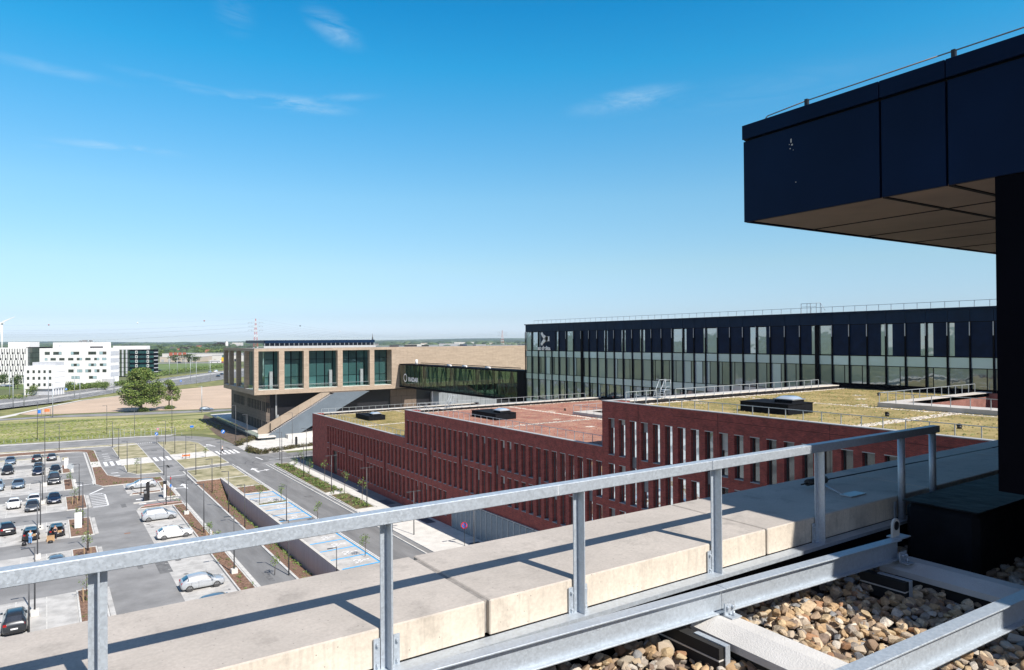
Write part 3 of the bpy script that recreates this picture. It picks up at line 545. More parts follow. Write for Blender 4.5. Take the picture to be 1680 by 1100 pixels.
def brick_block(Y0, Y1, ztop, rows, cols, wd, skip_tall):
    """rows: [(z0,z1)] top first; cols: near-edge Y of every opening; returns openings"""
    ops = []; tallset = {}
    for i, y in enumerate(cols):
        r = 0
        while r < len(rows):
            st = (i+ (0 if r % 2 == 0 else 0)) % 6 == skip_tall and r % 2 == 0 and r+1 < len(rows)
            if st: ops.append((y, y+wd, rows[r+1][0], rows[r][1], True)); r += 2
            else: ops.append((y, y+wd, rows[r][0], rows[r][1], False)); r += 1
    return ops
WZ = [(14.2, 17.8), (9.75, 13.38), (5.6, 9.03), (1.25, 4.68)]
allops = []
c1 = [132.92-1.444*i-.86 for i in range(25)]; c2_ = [96.81-1.467*i-.86 for i in range(31)]; c3 = [50.93-1.497*i-.86 for i in range(27)]
for (Y0, Y1, zt, rows, cols, tl) in ((97.5, 142, 10.6, WZ[2:], c1, 1), (51.85, 97.5, 14.85, WZ[1:], c2_, 5), (4, 51.85, 19.4, WZ, c3, 2)):
    ops = brick_block(Y0, Y1, zt, rows, cols, .86, tl)
    if zt > 11 and zt < 15: ops = [o for o in ops if not (o[3] < 5 and o[0] < 83.2)]
    if zt > 15: ops = [o for o in ops if not (o[3] < 5)]
    if zt < 11: ops = [o for o in ops if not (o[3] < 5 and 127 < o[0] < 130.5)]+[(127.6, 130.0, .1, 4.5, 'door')]
    b = MB(); zs = sorted({0, zt} | {z for o in ops for z in (o[2], o[3])})
    for za, zb in zip(zs[:-1], zs[1:]):
        iv = sorted((o[0], o[1]) for o in ops if o[2] <= za+1e-6 and o[3] >= zb-1e-6); y = Y0
        for a, c in iv+[(Y1, Y1)]:
            if a > y: b.face([(XB, a, za), (XB, y, za), (XB, y, zb), (XB, a, zb)])
            y = c
    for o in ops:
        y0, y1, z0, z1 = o[:4]; d = .36
        b.face([(XB, y0, z0), (XB+d, y0, z0), (XB+d, y0, z1), (XB, y0, z1)]); b.face([(XB, y1, z1), (XB+d, y1, z1), (XB+d, y1, z0), (XB, y1, z0)])
        b.face([(XB, y0, z1), (XB+d, y0, z1), (XB+d, y1, z1), (XB, y1, z1)]); b.face([(XB, y0, z0), (XB, y1, z0), (XB+d, y1, z0), (XB+d, y0, z0)])
    b.face([(XB, Y1, 0), (XB, Y1, zt), (86, Y1, zt), (86, Y1, 0)]); b.face([(XB, Y0, 0), (XB, Y0, zt), (86, Y0, zt), (86, Y0, 0)])
    b.build('wall', brick_m, parent=brick); allops += ops
WM = {}; R2x = random.Random(21)
for y0, y1, z0, z1, tl in allops:
    if tl == 'door':
        MB().box(XB+.3, XB+.36, y0, y1, z0, z1).build('door', mat('door_panel', (.035, .03, .032), .5), parent=brick); continue
    key = (round(y1-y0, 2), round(z1-z0, 2), tl)
    if key not in WM:
        WM[key] = (wmesh('window', window_mesh(y1-y0, z1-z0, tl), [frame_m, win_glass, panel_g]),
                   wmesh('sill', MB().box(-.04, .30, .0, y1-y0, 0, .05), sill_m), wmesh('lintel', MB().box(-.012, .06, -.02, y1-y0+.02, 0, .055), lint_m))
    wo = share('window', WM[key][0], brick, (XB, y0, z0))
    for nm, me, z in (('sill', WM[key][1], .004), ('lintel', WM[key][2], z1-z0-.05)):
        c = bpy.data.objects.new(nm, me); col.objects.link(c); c.parent = wo; c.location = (0, 0, z)
bmesh_ = {}
for y0, y1, z0, z1, tl in allops:
    if tl == 'door' or tl or R2x.random() > .22: continue
    hb_ = R2x.choice((.5, .9, 1.4, 2.0))
    MB().box(XB+.32, XB+.331, y0+.07, y1-.07, z1-.06-hb_, z1-.06).build('blind', R2x.choice((mat('blind_grey', (.30, .31, .32), .8), mat('blind_pale', (.5, .5, .48), .8))), parent=brick)
# movement joints
b = MB()
for y, za, zb in ((46.8, 0, 19.3), (37.6, 0, 19.3), (27.8, 0, 19.3), (75.5, 0, 14.7), (119, 0, 10.5)):
    b.box(XB-.008, XB+.01, y-.012, y+.012, za, zb)
b.box(XB-.006, XB+.01, 4, 42.5, 18.72, 18.745); b.build('wall_joint', joint_m, parent=brick)
# parapets, copings, roofs
def roof_rects(x0, x1, y0, y1, hole=None):
    if not hole: return [(x0, x1, y0, y1)]
    hx0, hx1, hy0, hy1 = hole
    return [(x0, hx0, y0, y1), (hx1, x1, y0, y1), (hx0, hx1, y0, hy0), (hx0, hx1, hy1, y1)]
for Y0, Y1, zt, m, hole in ((97.5, 142, 10.6, sedum_m, None), (51.85, 97.5, 14.85, sedum_r, (66.5, 82, 68, 78)), (4, 51.85, 19.4, sedum_m, (66.5, 84.6, 24.5, 33))):
    zr = zt-.33
    b = MB()
    for r_ in roof_rects(XB+.4, 85.9, Y0, Y1-.4, hole): b.face([(r_[0], r_[2], zr), (r_[1], r_[2], zr), (r_[1], r_[3], zr), (r_[0], r_[3], zr)])
    b.build('roof', m, parent=brick)
    MB().box(XB+.002, XB+.4, Y0, Y1, zr-.3, zt-.002).box(XB+.4, 86, Y1-.4, Y1-.002, zr-.3, zt-.002).build('parapet', brick_m, parent=brick)
    n = int((Y1-Y0)/3.0)
    for i in range(n):
        a = Y0+(Y1-.45-Y0)*i/n; c = Y0+(Y1-.45-Y0)*(i+1)/n
        MB().box(XB-.05, XB+.45, a+.005, c-.005, zt, zt+.06).build('coping', zinc, parent=brick)
    for i in range(12):
        a = XB-.05+(86-XB)*i/12; c = XB-.05+(86-XB)*(i+1)/12
        MB().box(a+.005, c-.005, Y1-.45, Y1+.05, zt, zt+.06).build('coping', zinc, parent=brick)
    # walkway behind the far parapet, and lead apron by the facade of the next block
    MB().box(47.5, 84, Y1-2.2, Y1-.9, zt+.02, zt+.10).build('walkway', mat('walkway_slab', (.60, .56, .50), .8, var=.1, scale=1), parent=brick)
    MB().box(47.5, 84, Y1-2.2, Y1-2.14, zt-.28, zt+.018).build('walkway_kerb', joint_m, parent=brick)
    MB().box(XB+.4, XB+1.1, Y0+.02, Y0+7, zr, zr+.02).build('flashing', mat('blue_flashing', (.16, .19, .24), .5), parent=brick) if Y0 > 40 else None
    if hole:
        hx0, hx1, hy0, hy1 = hole; b = MB(); zf = zr-3.6
        b.face([(hx0, hy0, zf), (hx1, hy0, zf), (hx1, hy1, zf), (hx0, hy1, zf)])
        for p, q in (((hx0, hy0), (hx1, hy0)), ((hx1, hy0), (hx1, hy1)), ((hx1, hy1), (hx0, hy1)), ((hx0, hy1), (hx0, hy0))): b.face([(*p, zf), (*q, zf), (*q, zr+.35), (*p, zr+.35)])
        b.build('light_well', brick_lit, parent=brick)
        # raised paved edge round the well
        MB().box(hx0-2.3, hx0, hy0-1.2, hy1+1.2, zr, zr+.42).box(hx0, 85.6, hy1, hy1+1.2, zr, zr+.42).box(hx0, 85.6, hy0-1.2, hy0, zr, zr+.42).build('well_walkway', mat('well_slab', (.50, .47, .43), .8, var=.12, scale=1), parent=brick)
# white gravel strips on the roofs: loose stones
st_cols = [(.62, .56, .47), (.50, .44, .36), (.72, .68, .60), (.40, .34, .28), (.56, .48, .38), (.30, .26, .23)]
strip_m = island_colours('roof_gravel', st_cols, bump=0)
def pebble(b, x, y, z, r, mi=0, rr=R):
    k = len(b.v); a = rr.uniform(0, 6.28); ca, sa = math.cos(a), math.sin(a); sx_, sy_, sz_ = r*rr.uniform(.8, 1.4), r*rr.uniform(.6, 1), r*rr.uniform(.45, .8)
    for dx, dy, dz in ((1,0,0),(0,1,0),(-1,0,0),(0,-1,0),(0,0,1)):
        b.v.append((x+(dx*sx_*ca-dy*sy_*sa), y+(dx*sx_*sa+dy*sy_*ca), z+dz*sz_))
    for q in ((0,1,4),(1,2,4),(2,3,4),(3,0,4)): b.f.append(tuple(k+i for i in q)); b.m.append(mi); b.sm.append(False)
def gravel_strip(x0, x1, y0, y1, z, dens=16, r=.09):
    b = MB(); b.face([(x0+.1, y0+.1, z+.006), (x1-.1, y0+.1, z+.006), (x1-.1, y1-.1, z+.006), (x0+.1, y1-.1, z+.006)])
    for _ in range(int((x1-x0)*(y1-y0)*dens)): pebble(b, R.uniform(x0, x1), R.uniform(y0, y1), z, R.uniform(.6, 1.3)*r)
    b.build('gravel_strip', strip_m, parent=brick, kind='stuff')
for zr, Yt, Yb in ((10.27, 142, 97.5), (14.52, 97.5, 52), (19.07, 51.85, 8)):
    gravel_strip(47.5, 85, Yt-3.0, Yt-2.25, zr, 14)
    gravel_strip(62.9, 63.6, Yb+1, Yt-3, zr, 14)
    gravel_strip(46.4, 64.5, Yt-25.0, Yt-23.8, zr, 14)
    for _ in range(5):
        x, y = R.uniform(52, 80), R.uniform(Yb+3, Yt-5)
        if not (66 < x < 85 and Yt-30 < y < Yt-17): gravel_strip(x, x+1.2, y, y+1.0, zr, 20, .07)
tuft = island_colours('sedum_tufts', [(.20, .17, .05), (.30, .22, .08), (.16, .17, .045), (.34, .24, .11)], bump=0)
tuft_r = island_colours('sedum_tufts_red', [(.33, .12, .09), (.42, .20, .14), (.25, .09, .07), (.34, .17, .10)], bump=0)
for zr, Ya, Yb, m in ((10.27, 98, 139, tuft), (14.52, 52.3, 94.5, tuft_r), (19.07, 14, 49, tuft)):
    b = MB()
    for _ in range(5200):
        x, y = R.uniform(46.4, 85), R.uniform(Ya, Yb)
        if 66.3 < x < 85 and ((67 < y < 79) or (23 < y < 34)) : continue
        if 46.3 < x < 47.3 and y < Ya+3: continue
        pebble(b, x, y, zr-.01, R.uniform(.06, .16))
    b.build('sedum', m, parent=brick, kind='stuff')
# roof rails
def rail(P0, P1, h, step, label, group, m=galv_l, name='roof_railing', zb=0, rtop=.028, foot=True):
    P0, P1 = Vector(P0), Vector(P1); d = P1-P0; n = max(1, round(d.length/step))
    t = thing(name, P0, label, 'railing', group); MB().bar(P0+Vector((0, 0, h)), P1+Vector((0, 0, h)), rtop*1.8, rtop*1.8).build('top_rail', m, parent=t)
    pm = None
    for i in range(n+1):
        p = P0+d*i/n
        if pm is None: pm = wmesh('post', MB().box(-.025, .025, -.025, .025, zb, h-.025).box(-.09, .09, -.09, .09, zb, zb+.012), m)
        share('post', pm, t, p)
    return t
rg = 'guard rails on the brick building roofs'
rail((47.4, 136, 10.27), (47.4, 97.9, 10.27), .85, 1.5, 'low guard rail along the front edge of the lowest sedum roof', rg)
rail((47.4, 95.5, 14.55), (47.4, 52.2, 14.55), 1.05, 1.5, 'low guard rail along the front edge of the reddish middle roof', rg)
rail((47.4, 48.9, 19.07), (47.4, 12.9, 19.07), .97, 1.52, 'low guard rail along the front edge of the highest sedum roof', rg)
rail((46.9, 139.6, 10.6), (84, 139.6, 10.6), 1.0, 1.5, 'guard rail along the walkway behind the lowest roof', rg)
rail((54.6, 95.1, 14.9), (80, 95.1, 14.9), 1.02, 1.5, 'guard rail along the walkway behind the middle roof, near the glass bridge', rg)
rail((46.8, 95.1, 14.9), (51.6, 95.1, 14.9), 1.02, 1.5, 'short rail left of the step stile on the middle roof', rg)
rail((53.8, 49.5, 19.42), (79.2, 49.5, 19.42), .95, 1.5, 'guard rail along the walkway behind the highest roof, before the dark glass facade', rg)
rail((46.8, 49.5, 19.42), (51.0, 49.5, 19.42), .95, 1.4, 'short rail left of the step stile on the highest roof', rg)
rail((64.3, 34.1, 19.45), (64.3, 23.4, 19.45), .95, 1.5, 'rail at the near side of the light well on the highest roof', rg)
rail((64.3, 34.1, 19.45), (84, 34.1, 19.45), .95, 1.5, 'rail at the far side of the light well on the highest roof', rg)
rail((64.3, 79.1, 14.95), (64.3, 66.9, 14.95), .95, 1.5, 'rail at the near side of the light well on the reddish roof', rg)
rail((64.3, 79.1, 14.95), (82, 79.1, 14.95), .95, 1.5, 'rail at the far side of the light well on the reddish roof', rg)
def stile(x, y, z, lab):
    t = thing('step_stile', (x, y, z), lab, 'stile', 'steel step stiles on the roofs')
    for dy in (-.35, .35):
        MB().path([(x-1.0, y+dy, z), (x, y+dy, z+1.9), (x+.9, y+dy, z+1.9), (x+.9, y+dy, z+.9)], .03).build('handrail', galv_l, parent=t)
        MB().path([(x-.4, y+dy, z), (x+.3, y+dy, z+1.25), (x+.9, y+dy, z+1.25)], .02).build('handrail', galv_l, parent=t)
    for i in range(4): MB().box(x-.9+.25*i, x-.65+.25*i, y-.33, y+.33, z+.12+.2*i, z+.15+.2*i).build('tread', galv_l, parent=t)
    MB().box(x, x+.9, y-.33, y+.33, z+.86, z+.9).build('platform', galv_l, parent=t)
    for xx, yy in ((x+.05, y-.33), (x+.85, y-.33), (x+.05, y+.33), (x+.85, y+.33)): MB().box(xx-.02, xx+.02, yy-.02, yy+.02, z, z+.86).build('leg', galv_l, parent=t)
stile(52.2, 49.9, 19.42, 'steel step stile with handrails on the highest brick roof'); stile(52.9, 95.6, 14.9, 'steel step stile with handrails on the middle roof under the bridge')
# smoke vents: black clad boxes with a skylight
def vent(x0, x1, y0, y1, z, h, lab):
    t = thing('roof_unit', ((x0+x1)/2, (y0+y1)/2, z), lab, 'roof vent', 'black vent boxes with a skylight on the roofs')
    MB().box(x0, x1, y0, y1, z, z+h).build('casing', membrane, parent=t)
    MB().box(x0-.05, x1+.05, y0-.05, y1+.05, z+h, z+h+.06).build('casing_lid', membrane, parent=t)
    cx, cy = (x0+x1)/2+.1, y0+1.15
    MB().box(cx-.85, cx+.85, cy-.85, cy+.85, z+h+.06, z+h+.33).build('skylight_base', membrane, parent=t)
    b = MB(); a = .95; hz = z+h+.34
    b.box(cx-a, cx+a, cy-a, cy+a, hz-.01, hz+.07)
    b.build('skylight_rim', lead, parent=t)
    b = MB(); n = 8
    for i in range(n+1):
        for j in range(n+1):
            u, v = i/n*2-1, j/n*2-1; b.v.append((cx+u*a*.93, cy+v*a*.93, hz+.06+.25*(1-u**4)*(1-v**4)))
    for i in range(n):
        for j in range(n): q = i*(n+1)+j; b.f.append((q, q+n+1, q+n+2, q+1)); b.m.append(0); b.sm.append(True)
    b.build('skylight_dome', dome_m, parent=t)
vent(51.3, 54.8, 34.8, 39.6, 19.07, .85, 'long black vent box with a domed skylight on the highest brick roof')
vent(51.0, 54.4, 79.6, 86.0, 14.52, .85, 'black vent box with a domed skylight on the reddish middle roof')
vent(51.0, 54.4, 124.5, 131.2, 10.27, .85, 'black vent box with a domed skylight on the lowest sedum roof')
def roofbit(x, y, z, lab):
    t = thing('roof_drain', (x, y, z), 'small dark roof drain '+lab, 'roof drain', 'small drains on the brick roofs')
    MB().tube((x, y, z), (x, y, z+.22), .16).build('bowl', black_m, parent=t); MB().tube((x, y, z+.22), (x+.1, y, z+.30), .2, .1).build('hood', black_m, parent=t)
for x, y, z, lab in ((76.5, 40.6, 19.07, 'at the back of the highest roof near the navy facade'), (57, 29.6, 19.07, 'right of the long vent box on the highest roof'), (53.2, 22.6, 19.07, 'at the right end of the highest roof behind the handrail'), (57, 62, 14.52, 'at the near end of the reddish roof'), (70.4, 63, 14.52, 'by the light well of the reddish roof'), (66.6, 84, 14.52, 'in the middle of the reddish roof')): roofbit(x, y, z, lab)
# loading bay louvre screen
t = thing('louvre_screen', (XB-.1, 74, 0), 'pale blue grey ribbed louvre screen at the foot of the brick building', 'louvre screen')
lv = mat('louvre_metal', (.30, .37, .44), .5, .3, var=.08, scale=2)
y = 82.4; bm_ = wmesh('louvre_blade', MB().box(-.06, .02, 0, 1.18, 0, .12), lv)
MB().box(XB-.05, XB-.01, 46, 82.4, 0.1, 4.0).build('backing', mat('louvre_shade', (.10, .13, .16), .6), parent=t)
MB().box(XB-.22, XB+.1, 46, 82.6, 4.0, 4.10).build('top_trim', galv_l, parent=t)
n = 0
while y > 47:
    MB().box(XB-.2, XB-.04, y-.05, y+.03, .1, 4.0).build('mullion', galv_l, parent=t)
    b = MB()
    for i in range(24): b.box(XB-.15, XB-.06, y-1.2, y-.05, .2+.155*i, .2+.155*i+.09)
    b.build('louvre_panel', lv, parent=t); y -= 1.25
# ================================================================== DARK GLASS BUILDING
XA = 85.7; AZ1 = 121.6; AZ0 = 8.0
az = thing('glass_building', (XA, 65, 0), 'long navy and glass hospital building with dark fins and a logo on its corner', 'building')
MB().box(XA+.4, 112, AZ0, AZ1, 0, 27.2).build('core', blackmet, parent=az)
MB().box(XA+.1, 112.2, AZ0, AZ1+.15, 27.25, 28.72).build('roof_band_backing', joint_m, parent=az)
MB().box(XA-.22, 112.2, AZ0, AZ1+.2, 28.72, 28.9).build('roof_edge', navy_l, parent=az)
MOD = 2.335; nm = int((AZ1-AZ0)/MOD)
fin = wmesh('fin', MB().box(-.13, .02, -.085, .085, 12.2, 27.22).box(-.17, -.13, -.05, .05, 25.7, 27.22, 1), [blackmet, galv_l])
R2 = random.Random(3); sign_w = mat('sign_white', (.93, .94, .96), .35, var=.01, scale=1)
pat = {}
lightcol = {0:(0,1),1:(0,1),2:(0,.45),3:(.7,1),4:(0,1),5:None,6:(.0,.9),7:None,8:None,9:None,10:(.78,1),11:(.0,.22),12:(.78,1),13:(0,.25),14:(.78,1),15:(0,.3),16:None,17:None,18:(0,.95),19:(0,.3),20:(.78,1),21:(0,1),22:None,23:None,24:(.5,1),25:(0,.7),26:None,27:None,28:(.72,1),29:(0,1),30:None,31:None,32:(.72,1),33:(0,.32),34:(.72,1),35:(0,.32)}
LV = [(12.3, 13.1, 's'), (13.16, 17.22, 'w'), (17.30, 18.45, 's'), (18.52, 21.95, 'w'), (22.02, 23.2, 's')]
for k in range(nm):
    y1 = AZ1-MOD*k; y0 = y1-MOD
    share('fin', fin, az, (XA, y1, 0))
    MB().box(XA-.02, XA+.1, y0+.02, y1-.02, 27.28, 28.70).build('roof_panel', navy_l, parent=az)
    gl = lightcol.get(k, None if k % 3 else (0, .3)); a, c = y0+.07, y1-.07; W_ = c-a
    if gl:   # measured from the left edge (far side)
        g0, g1 = c-W_*gl[1], c-W_*gl[0]
        MB().box(XA+.12, XA+.16, g0, g1, 23.35, 27.15).build('upper_window', az_up, parent=az)
        for p, q in ((a, g0), (g1, c)):
            if q-p > .1: MB().box(XA+.04, XA+.14, p, q, 23.3, 27.2).build('navy_panel', navy, parent=az)
    else: MB().box(XA+.04, XA+.14, a, c, 23.3, 27.2).build('navy_panel', navy, parent=az)
    for z0, z1, kd in LV:
        if z1 > 19 or y0 > 51 or True:
            if z1 < 14 and y1 < 97: continue
            if z1 < 18.5 and y1 < 50: continue
            if kd == 's': MB().box(XA+.04, XA+.1, a, c, z0, z1).build('spandrel_panel', az_span, parent=az)
            else:
                zz = z0
                if 48 < y1 and z0 < 14 and y1 < 97: zz = 14.9
                if y1 < 53 and z0 > 18: zz = 19.7
                sp_ = R2.choice((0, .3, .7)) if k > 1 else 0
                if sp_:
                    m_ = a+W_*sp_; MB().box(XA+.12, XA+.16, a, m_-.03, zz, z1).build('window_pane', az_glass, parent=az); MB().box(XA+.12, XA+.16, m_+.03, c, zz, z1).build('window_pane', az_glass if R2.random() < .6 else az_span, parent=az); MB().box(XA+.06, XA+.15, m_-.03, m_+.03, zz, z1).build('window_frame', blackmet, parent=az)
                else: MB().box(XA+.12, XA+.16, a, c, zz, z1).build('window_pane', az_glass, parent=az)
b = MB()
for z in (13.13, 17.26, 18.485, 21.985, 23.25, 27.24): b.box(XA-.0, XA+.15, AZ0, AZ1, z-.04, z+.04)
b.build('transom', blackmet, parent=az)
for y in (101.91+.9, 53.33+.55): MB().box(XA-.18, XA+.05, y-.45, y+.05, 12.3, 27.2).build('dark_pilaster', blackmet, parent=az)
MB().box(XA-.2, XA+.05, 8, 51.5, 19.07, 19.6).box(XA-.2, XA+.05, 52, 97, 14.5, 14.9).build('plinth', blackmet, parent=az)
# logo
MB().box(XA-.19, XA+.0, 111.0, 116.0, 23.3, 27.2).build('logo_panel', navy, parent=az)
b = MB(); lx = XA-.30
cy_, cz_ = 113.9, 25.75   # three joined strokes, like a bent arrow
def stroke(pts, w0):
    for (ya, za, wa), (yb, zb, wb) in zip(pts[:-1], pts[1:]):
        d = Vector((yb-ya, zb-za)).normalized(); n_ = Vector((-d.y, d.x))
        P = [(ya+n_.x*wa, za+n_.y*wa), (ya-n_.x*wa, za-n_.y*wa), (yb-n_.x*wb, zb-n_.y*wb), (yb+n_.x*wb, zb+n_.y*wb)]
        b.face([(lx, *p) for p in P]); b.face([(lx+.08, *p) for p in P])
        for i in range(4): b.face([(lx, *P[i]), (lx, *P[(i+1) % 4]), (lx+.08, *P[(i+1) % 4]), (lx+.08, *P[i])])
stroke([(115.45, 27.0, .26), (114.9, 26.35, .34), (114.1, 25.9, .42), (113.2, 25.75, .40)], 0); stroke([(115.5, 24.5, .26), (115.0, 25.05, .34), (114.2, 25.6, .40), (113.4, 25.75, .42)], 0); stroke([(113.9, 25.75, .5), (112.75, 25.75, .48)], 0)
b.build('logo_emblem', sign_w, parent=az)
def text(s, loc, size, rot, m, name, parent, ext=.02, wscale=1.):
    cu = bpy.data.curves.new(name, 'FONT'); cu.body = s; cu.size = size; cu.extrude = ext; cu.offset = size*.03
    o = bpy.data.objects.new('t', cu); col.objects.link(o); dg = bpy.context.evaluated_depsgraph_get(); me = bpy.data.meshes.new_from_object(o.evaluated_get(dg)); bpy.data.objects.remove(o)
    me.materials.clear(); me.materials.append(m); q = bpy.data.objects.new(name, me); col.objects.link(q); q.parent = parent; q.location = Vector(loc)-Vector(parent.get('_o', (0, 0, 0))); q.rotation_euler = rot; q.scale = (wscale, 1, 1); return q
RX = (math.radians(90), 0, math.radians(-90))
text('az', (lx, 116.7, 23.45), 1.15, RX, sign_w, 'lettering', az, ext=.06, wscale=1.1)
text('delta', (lx, 115.35, 23.45), 1.15, RX, sign_w, 'lettering', az, ext=.06, wscale=1.3)
rail((XA+1.2, AZ1-1.5, 28.9), (XA+1.2, 9, 28.9), .78, 1.55, 'long guard rail on the roof edge of the navy glass building', 'rails on the glass building roof', zb=-.15)
t = thing('roof_ladder_cage', (XA+2.3, 56, 28.9), 'small steel access ladder frame standing on the glass building roof', 'roof ladder')
for yy in (57.5, 56.6, 56.1, 55.2, 54.6): MB().box(XA+2.27, XA+2.33, yy-.03, yy+.03, 28.7, 30.35).build('post', galv_l, parent=t)
MB().path([(XA+2.3, 57.5, 30.35), (XA+2.3, 54.6, 30.35), (XA+2.3, 53.9, 29.3)], .03).path([(XA+2.3, 57.5, 29.9), (XA+2.3, 55.2, 29.9)], .02).build('handrail', galv_l, parent=t)
# ================================================================== GLASS FOOTBRIDGE
XG = 86.0
br_ = thing('glass_bridge', (XG, 155, 12), 'enclosed glass footbridge joining the tan building and the dark glass building', 'bridge')
BY0, BY1 = 122.4, 186.6; BZ0, BZ1 = 12.5, 18.45
MB().box(XG, XG+4.2, BY0, BY1, BZ1, BZ1+.35).build('roof', blackmet, parent=br_); MB().box(XG, XG+4.2, BY0, BY1, BZ0-.55, BZ0).build('floor', blackmet, parent=br_)
MB().box(XG-.05, XG+4.2, BY0, 125.3, BZ0-.4, BZ1+.4).build('end_portal', blackmet, parent=br_)
MB().prism([(XG+.01, 183.2), (XG+.01, BY1), (XG+1.2, BY1), (XG+.2, 183.2)], BZ0-.5, BZ1+.3).build('end_portal', blackmet, parent=br_) if False else None
bl = mat('bridge_blind', (.62, .58, .42), .8, var=.3, scale=1.1)
for i in range(22):
    yb = 127+i*2.65
    if i in (3, 9, 15): continue
    MB().box(XG+3.6, XG+3.66, yb, yb+(1.1 if i % 3 else 1.7), BZ0+(.1 if i % 4 == 0 else 2.2), BZ1-.1).build('blind', bl, parent=br_)
MB().box(XG+.5, XG+.6, 176, BY1-.1, BZ0+.1, BZ1-.1).build('end_screen', mat('brown_screen', (.20, .17, .13), .7, var=.3, scale=1), parent=br_); MB().box(XG+3.9, XG+3.94, 125.3, BY1, BZ0, BZ1-.05).build('rear_glass', clear_glass('bridge_rear', (.50, .62, .54), 1.0, 1.4), parent=br_); MB().box(XG+.1, XG+3.9, 125.3, BY1, BZ0, BZ0+.06).build('carpet', mat('bridge_carpet', (.3, .36, .3), .8), parent=br_)
n = 26
for i in range(n):
    a = 125.3+(BY1-125.3-.3)*i/n; c = 125.3+(BY1-125.3-.3)*(i+1)/n
    MB().box(XG+.02, XG+.05, a+.03, c-.03, BZ0+.02, BZ1-.02).build('glass_pane', clear_glass('bridge_pane', (.62, .70, .62), 1.0, 1.4), parent=br_)
    MB().box(XG-.0, XG+.08, c-.03, c+.03, BZ0, BZ1).build('mullion', blackmet, parent=br_)
steel_t = mat('teal_steel', (.16, .30, .25), .5, var=.1)
for i in range(13):
    a = 126+(60)*i/13; c = a+60/26
    MB().bar((XG+.6, a, BZ0+.1), (XG+.6, c, BZ1-.2), .22, .22).bar((XG+.6, c, BZ1-.2), (XG+.6, a+60/13, BZ0+.1), .22, .22).build('truss_member', steel_t, parent=br_)
MB().bar((XG+.6, 125.4, BZ0+3.1), (XG+.6, BY1, BZ0+3.1), .05, .12).build('handrail', steel_t, parent=br_)
MB().box(XG+1.2, XG+1.5, 126, 175, BZ1+.75, BZ1+.9).build('roof_duct', blackmet, parent=br_)
for y in (158, 139, 150): MB().tube((XG+1.0, y-1, BZ1+.6), (XG+1.0, y+1, BZ1+.6), .22).build('roof_light', white_p, parent=br_)
MB().tube((XG+1.6, 178.4, BZ1+.3), (XG+1.6, 178.4, BZ1+1.7), .38).build('white_vent', white_p, parent=br_)
for y in (130, 168): MB().box(XG+1.2, XG+3, y-.4, y+.4, 0, BZ0-.5).build('support', conc_g, parent=br_)
text('RADAR', (XG-.04, 180.4, 13.95), 1.65, RX, sign_w, 'lettering', br_, wscale=1.15)
b = MB(); 
for i in range(24):
    a0, a1 = 2*math.pi*i/24, 2*math.pi*(i+1)/24
    for r0, r1_ in ((.75, 1.0),):
        yc, zc, ky = 182.4, 14.85, 1.15
        b.face([(XG-.05, yc+ky*r0*math.cos(a0), zc+1.2*r0*math.sin(a0)), (XG-.05, yc+ky*r1_*math.cos(a0), zc+1.2*r1_*math.sin(a0)), (XG-.05, yc+ky*r1_*math.cos(a1), zc+1.2*r1_*math.sin(a1)), (XG-.05, yc+ky*r0*math.cos(a1), zc+1.2*r0*math.sin(a1))])
b.build('ring_emblem', sign_w, parent=br_)
# ================================================================== TAN BUILDING
tan = thing('tan_building', (60, 187, 0), 'tan clad building with a big cantilevered upper box over a dark base', 'building')
TY, TX = 187.0, 45.0; TB, TT = 11.55, 23.75; TFY = 224.6
pier = ((45, 46.06), (51.4, 52.8), (58, 59.4), (67.5, 68.95), (77, 78.4), (83.8, 150))
for x0, x1 in pier: MB().box(x0, x1, TY, TY+(1.5 if x1 < 84 else 36), TB+1.22, 23.0).build('pier', tanclad, parent=tan)
MB().box(TX, 150, TY, TY+1.5, 23.0, TT).box(TX, TX+1.2, TY+1.5, TFY, 23.0, TT).build('upper_beam', tanclad, parent=tan)
MB().box(TX, 150, TY, TFY, TB, TB+1.2).build('lower_beam', tanclad, parent=tan)
MB().box(TX+1.2, 150, TY+1.5, TFY, 23.1, TT-.15).build('roof', mat('grey_roofing', (.30, .31, .33), .8), parent=tan)
for y in (197.3, 206.7, 216.0, 223.4): MB().box(TX, TX+1.2, y, y+1.2, TB+1.22, 23.0).build('pier', tanclad, parent=tan)
MB().box(TX+.1, 83.6, TY+.1, TFY-.1, TB+1.2, TB+1.3).build('terrace_floor', pave_w, parent=tan)
# glazed hall behind the piers
gx = [48.5]+[48.5+2.35*i for i in range(1, 16)]
for i in range(15):
    a, c = gx[i], gx[i+1]
    for z0, z1 in ((TB+1.3, 15.8), (15.9, 20.6), (20.7, 23.0)):
        MB().box(a+.04, c-.04, TY+3.6, TY+3.66, z0+.03, z1-.03).build('glass_pane', teal_glass, parent=tan)
    MB().box(c-.07 if i % 2 else c-.14, c+.07 if i % 2 else c+.14, TY+3.5, TY+3.7, TB+1.3, 23.05).build('mullion', blackmet, parent=tan)
for i in range(7):
    a = TY+3.7+i*3.3
    MB().box(48.5, 48.56, a+.05, a+3.25, TB+1.35, 23.0).build('glass_pane', teal_glass, parent=tan); MB().box(48.45, 48.6, a-.06, a+.06, TB+1.3, 23.05).build('mullion', blackmet, parent=tan)
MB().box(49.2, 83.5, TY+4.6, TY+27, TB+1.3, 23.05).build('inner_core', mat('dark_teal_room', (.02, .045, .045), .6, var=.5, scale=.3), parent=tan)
for x in (49.6, 66, 75.2): MB().box(x, x+.8, TY+2.6, TY+3.2, TB+1.3, 17.5).build('column', mat('grey_column', (.25, .28, .29), .7), parent=tan)
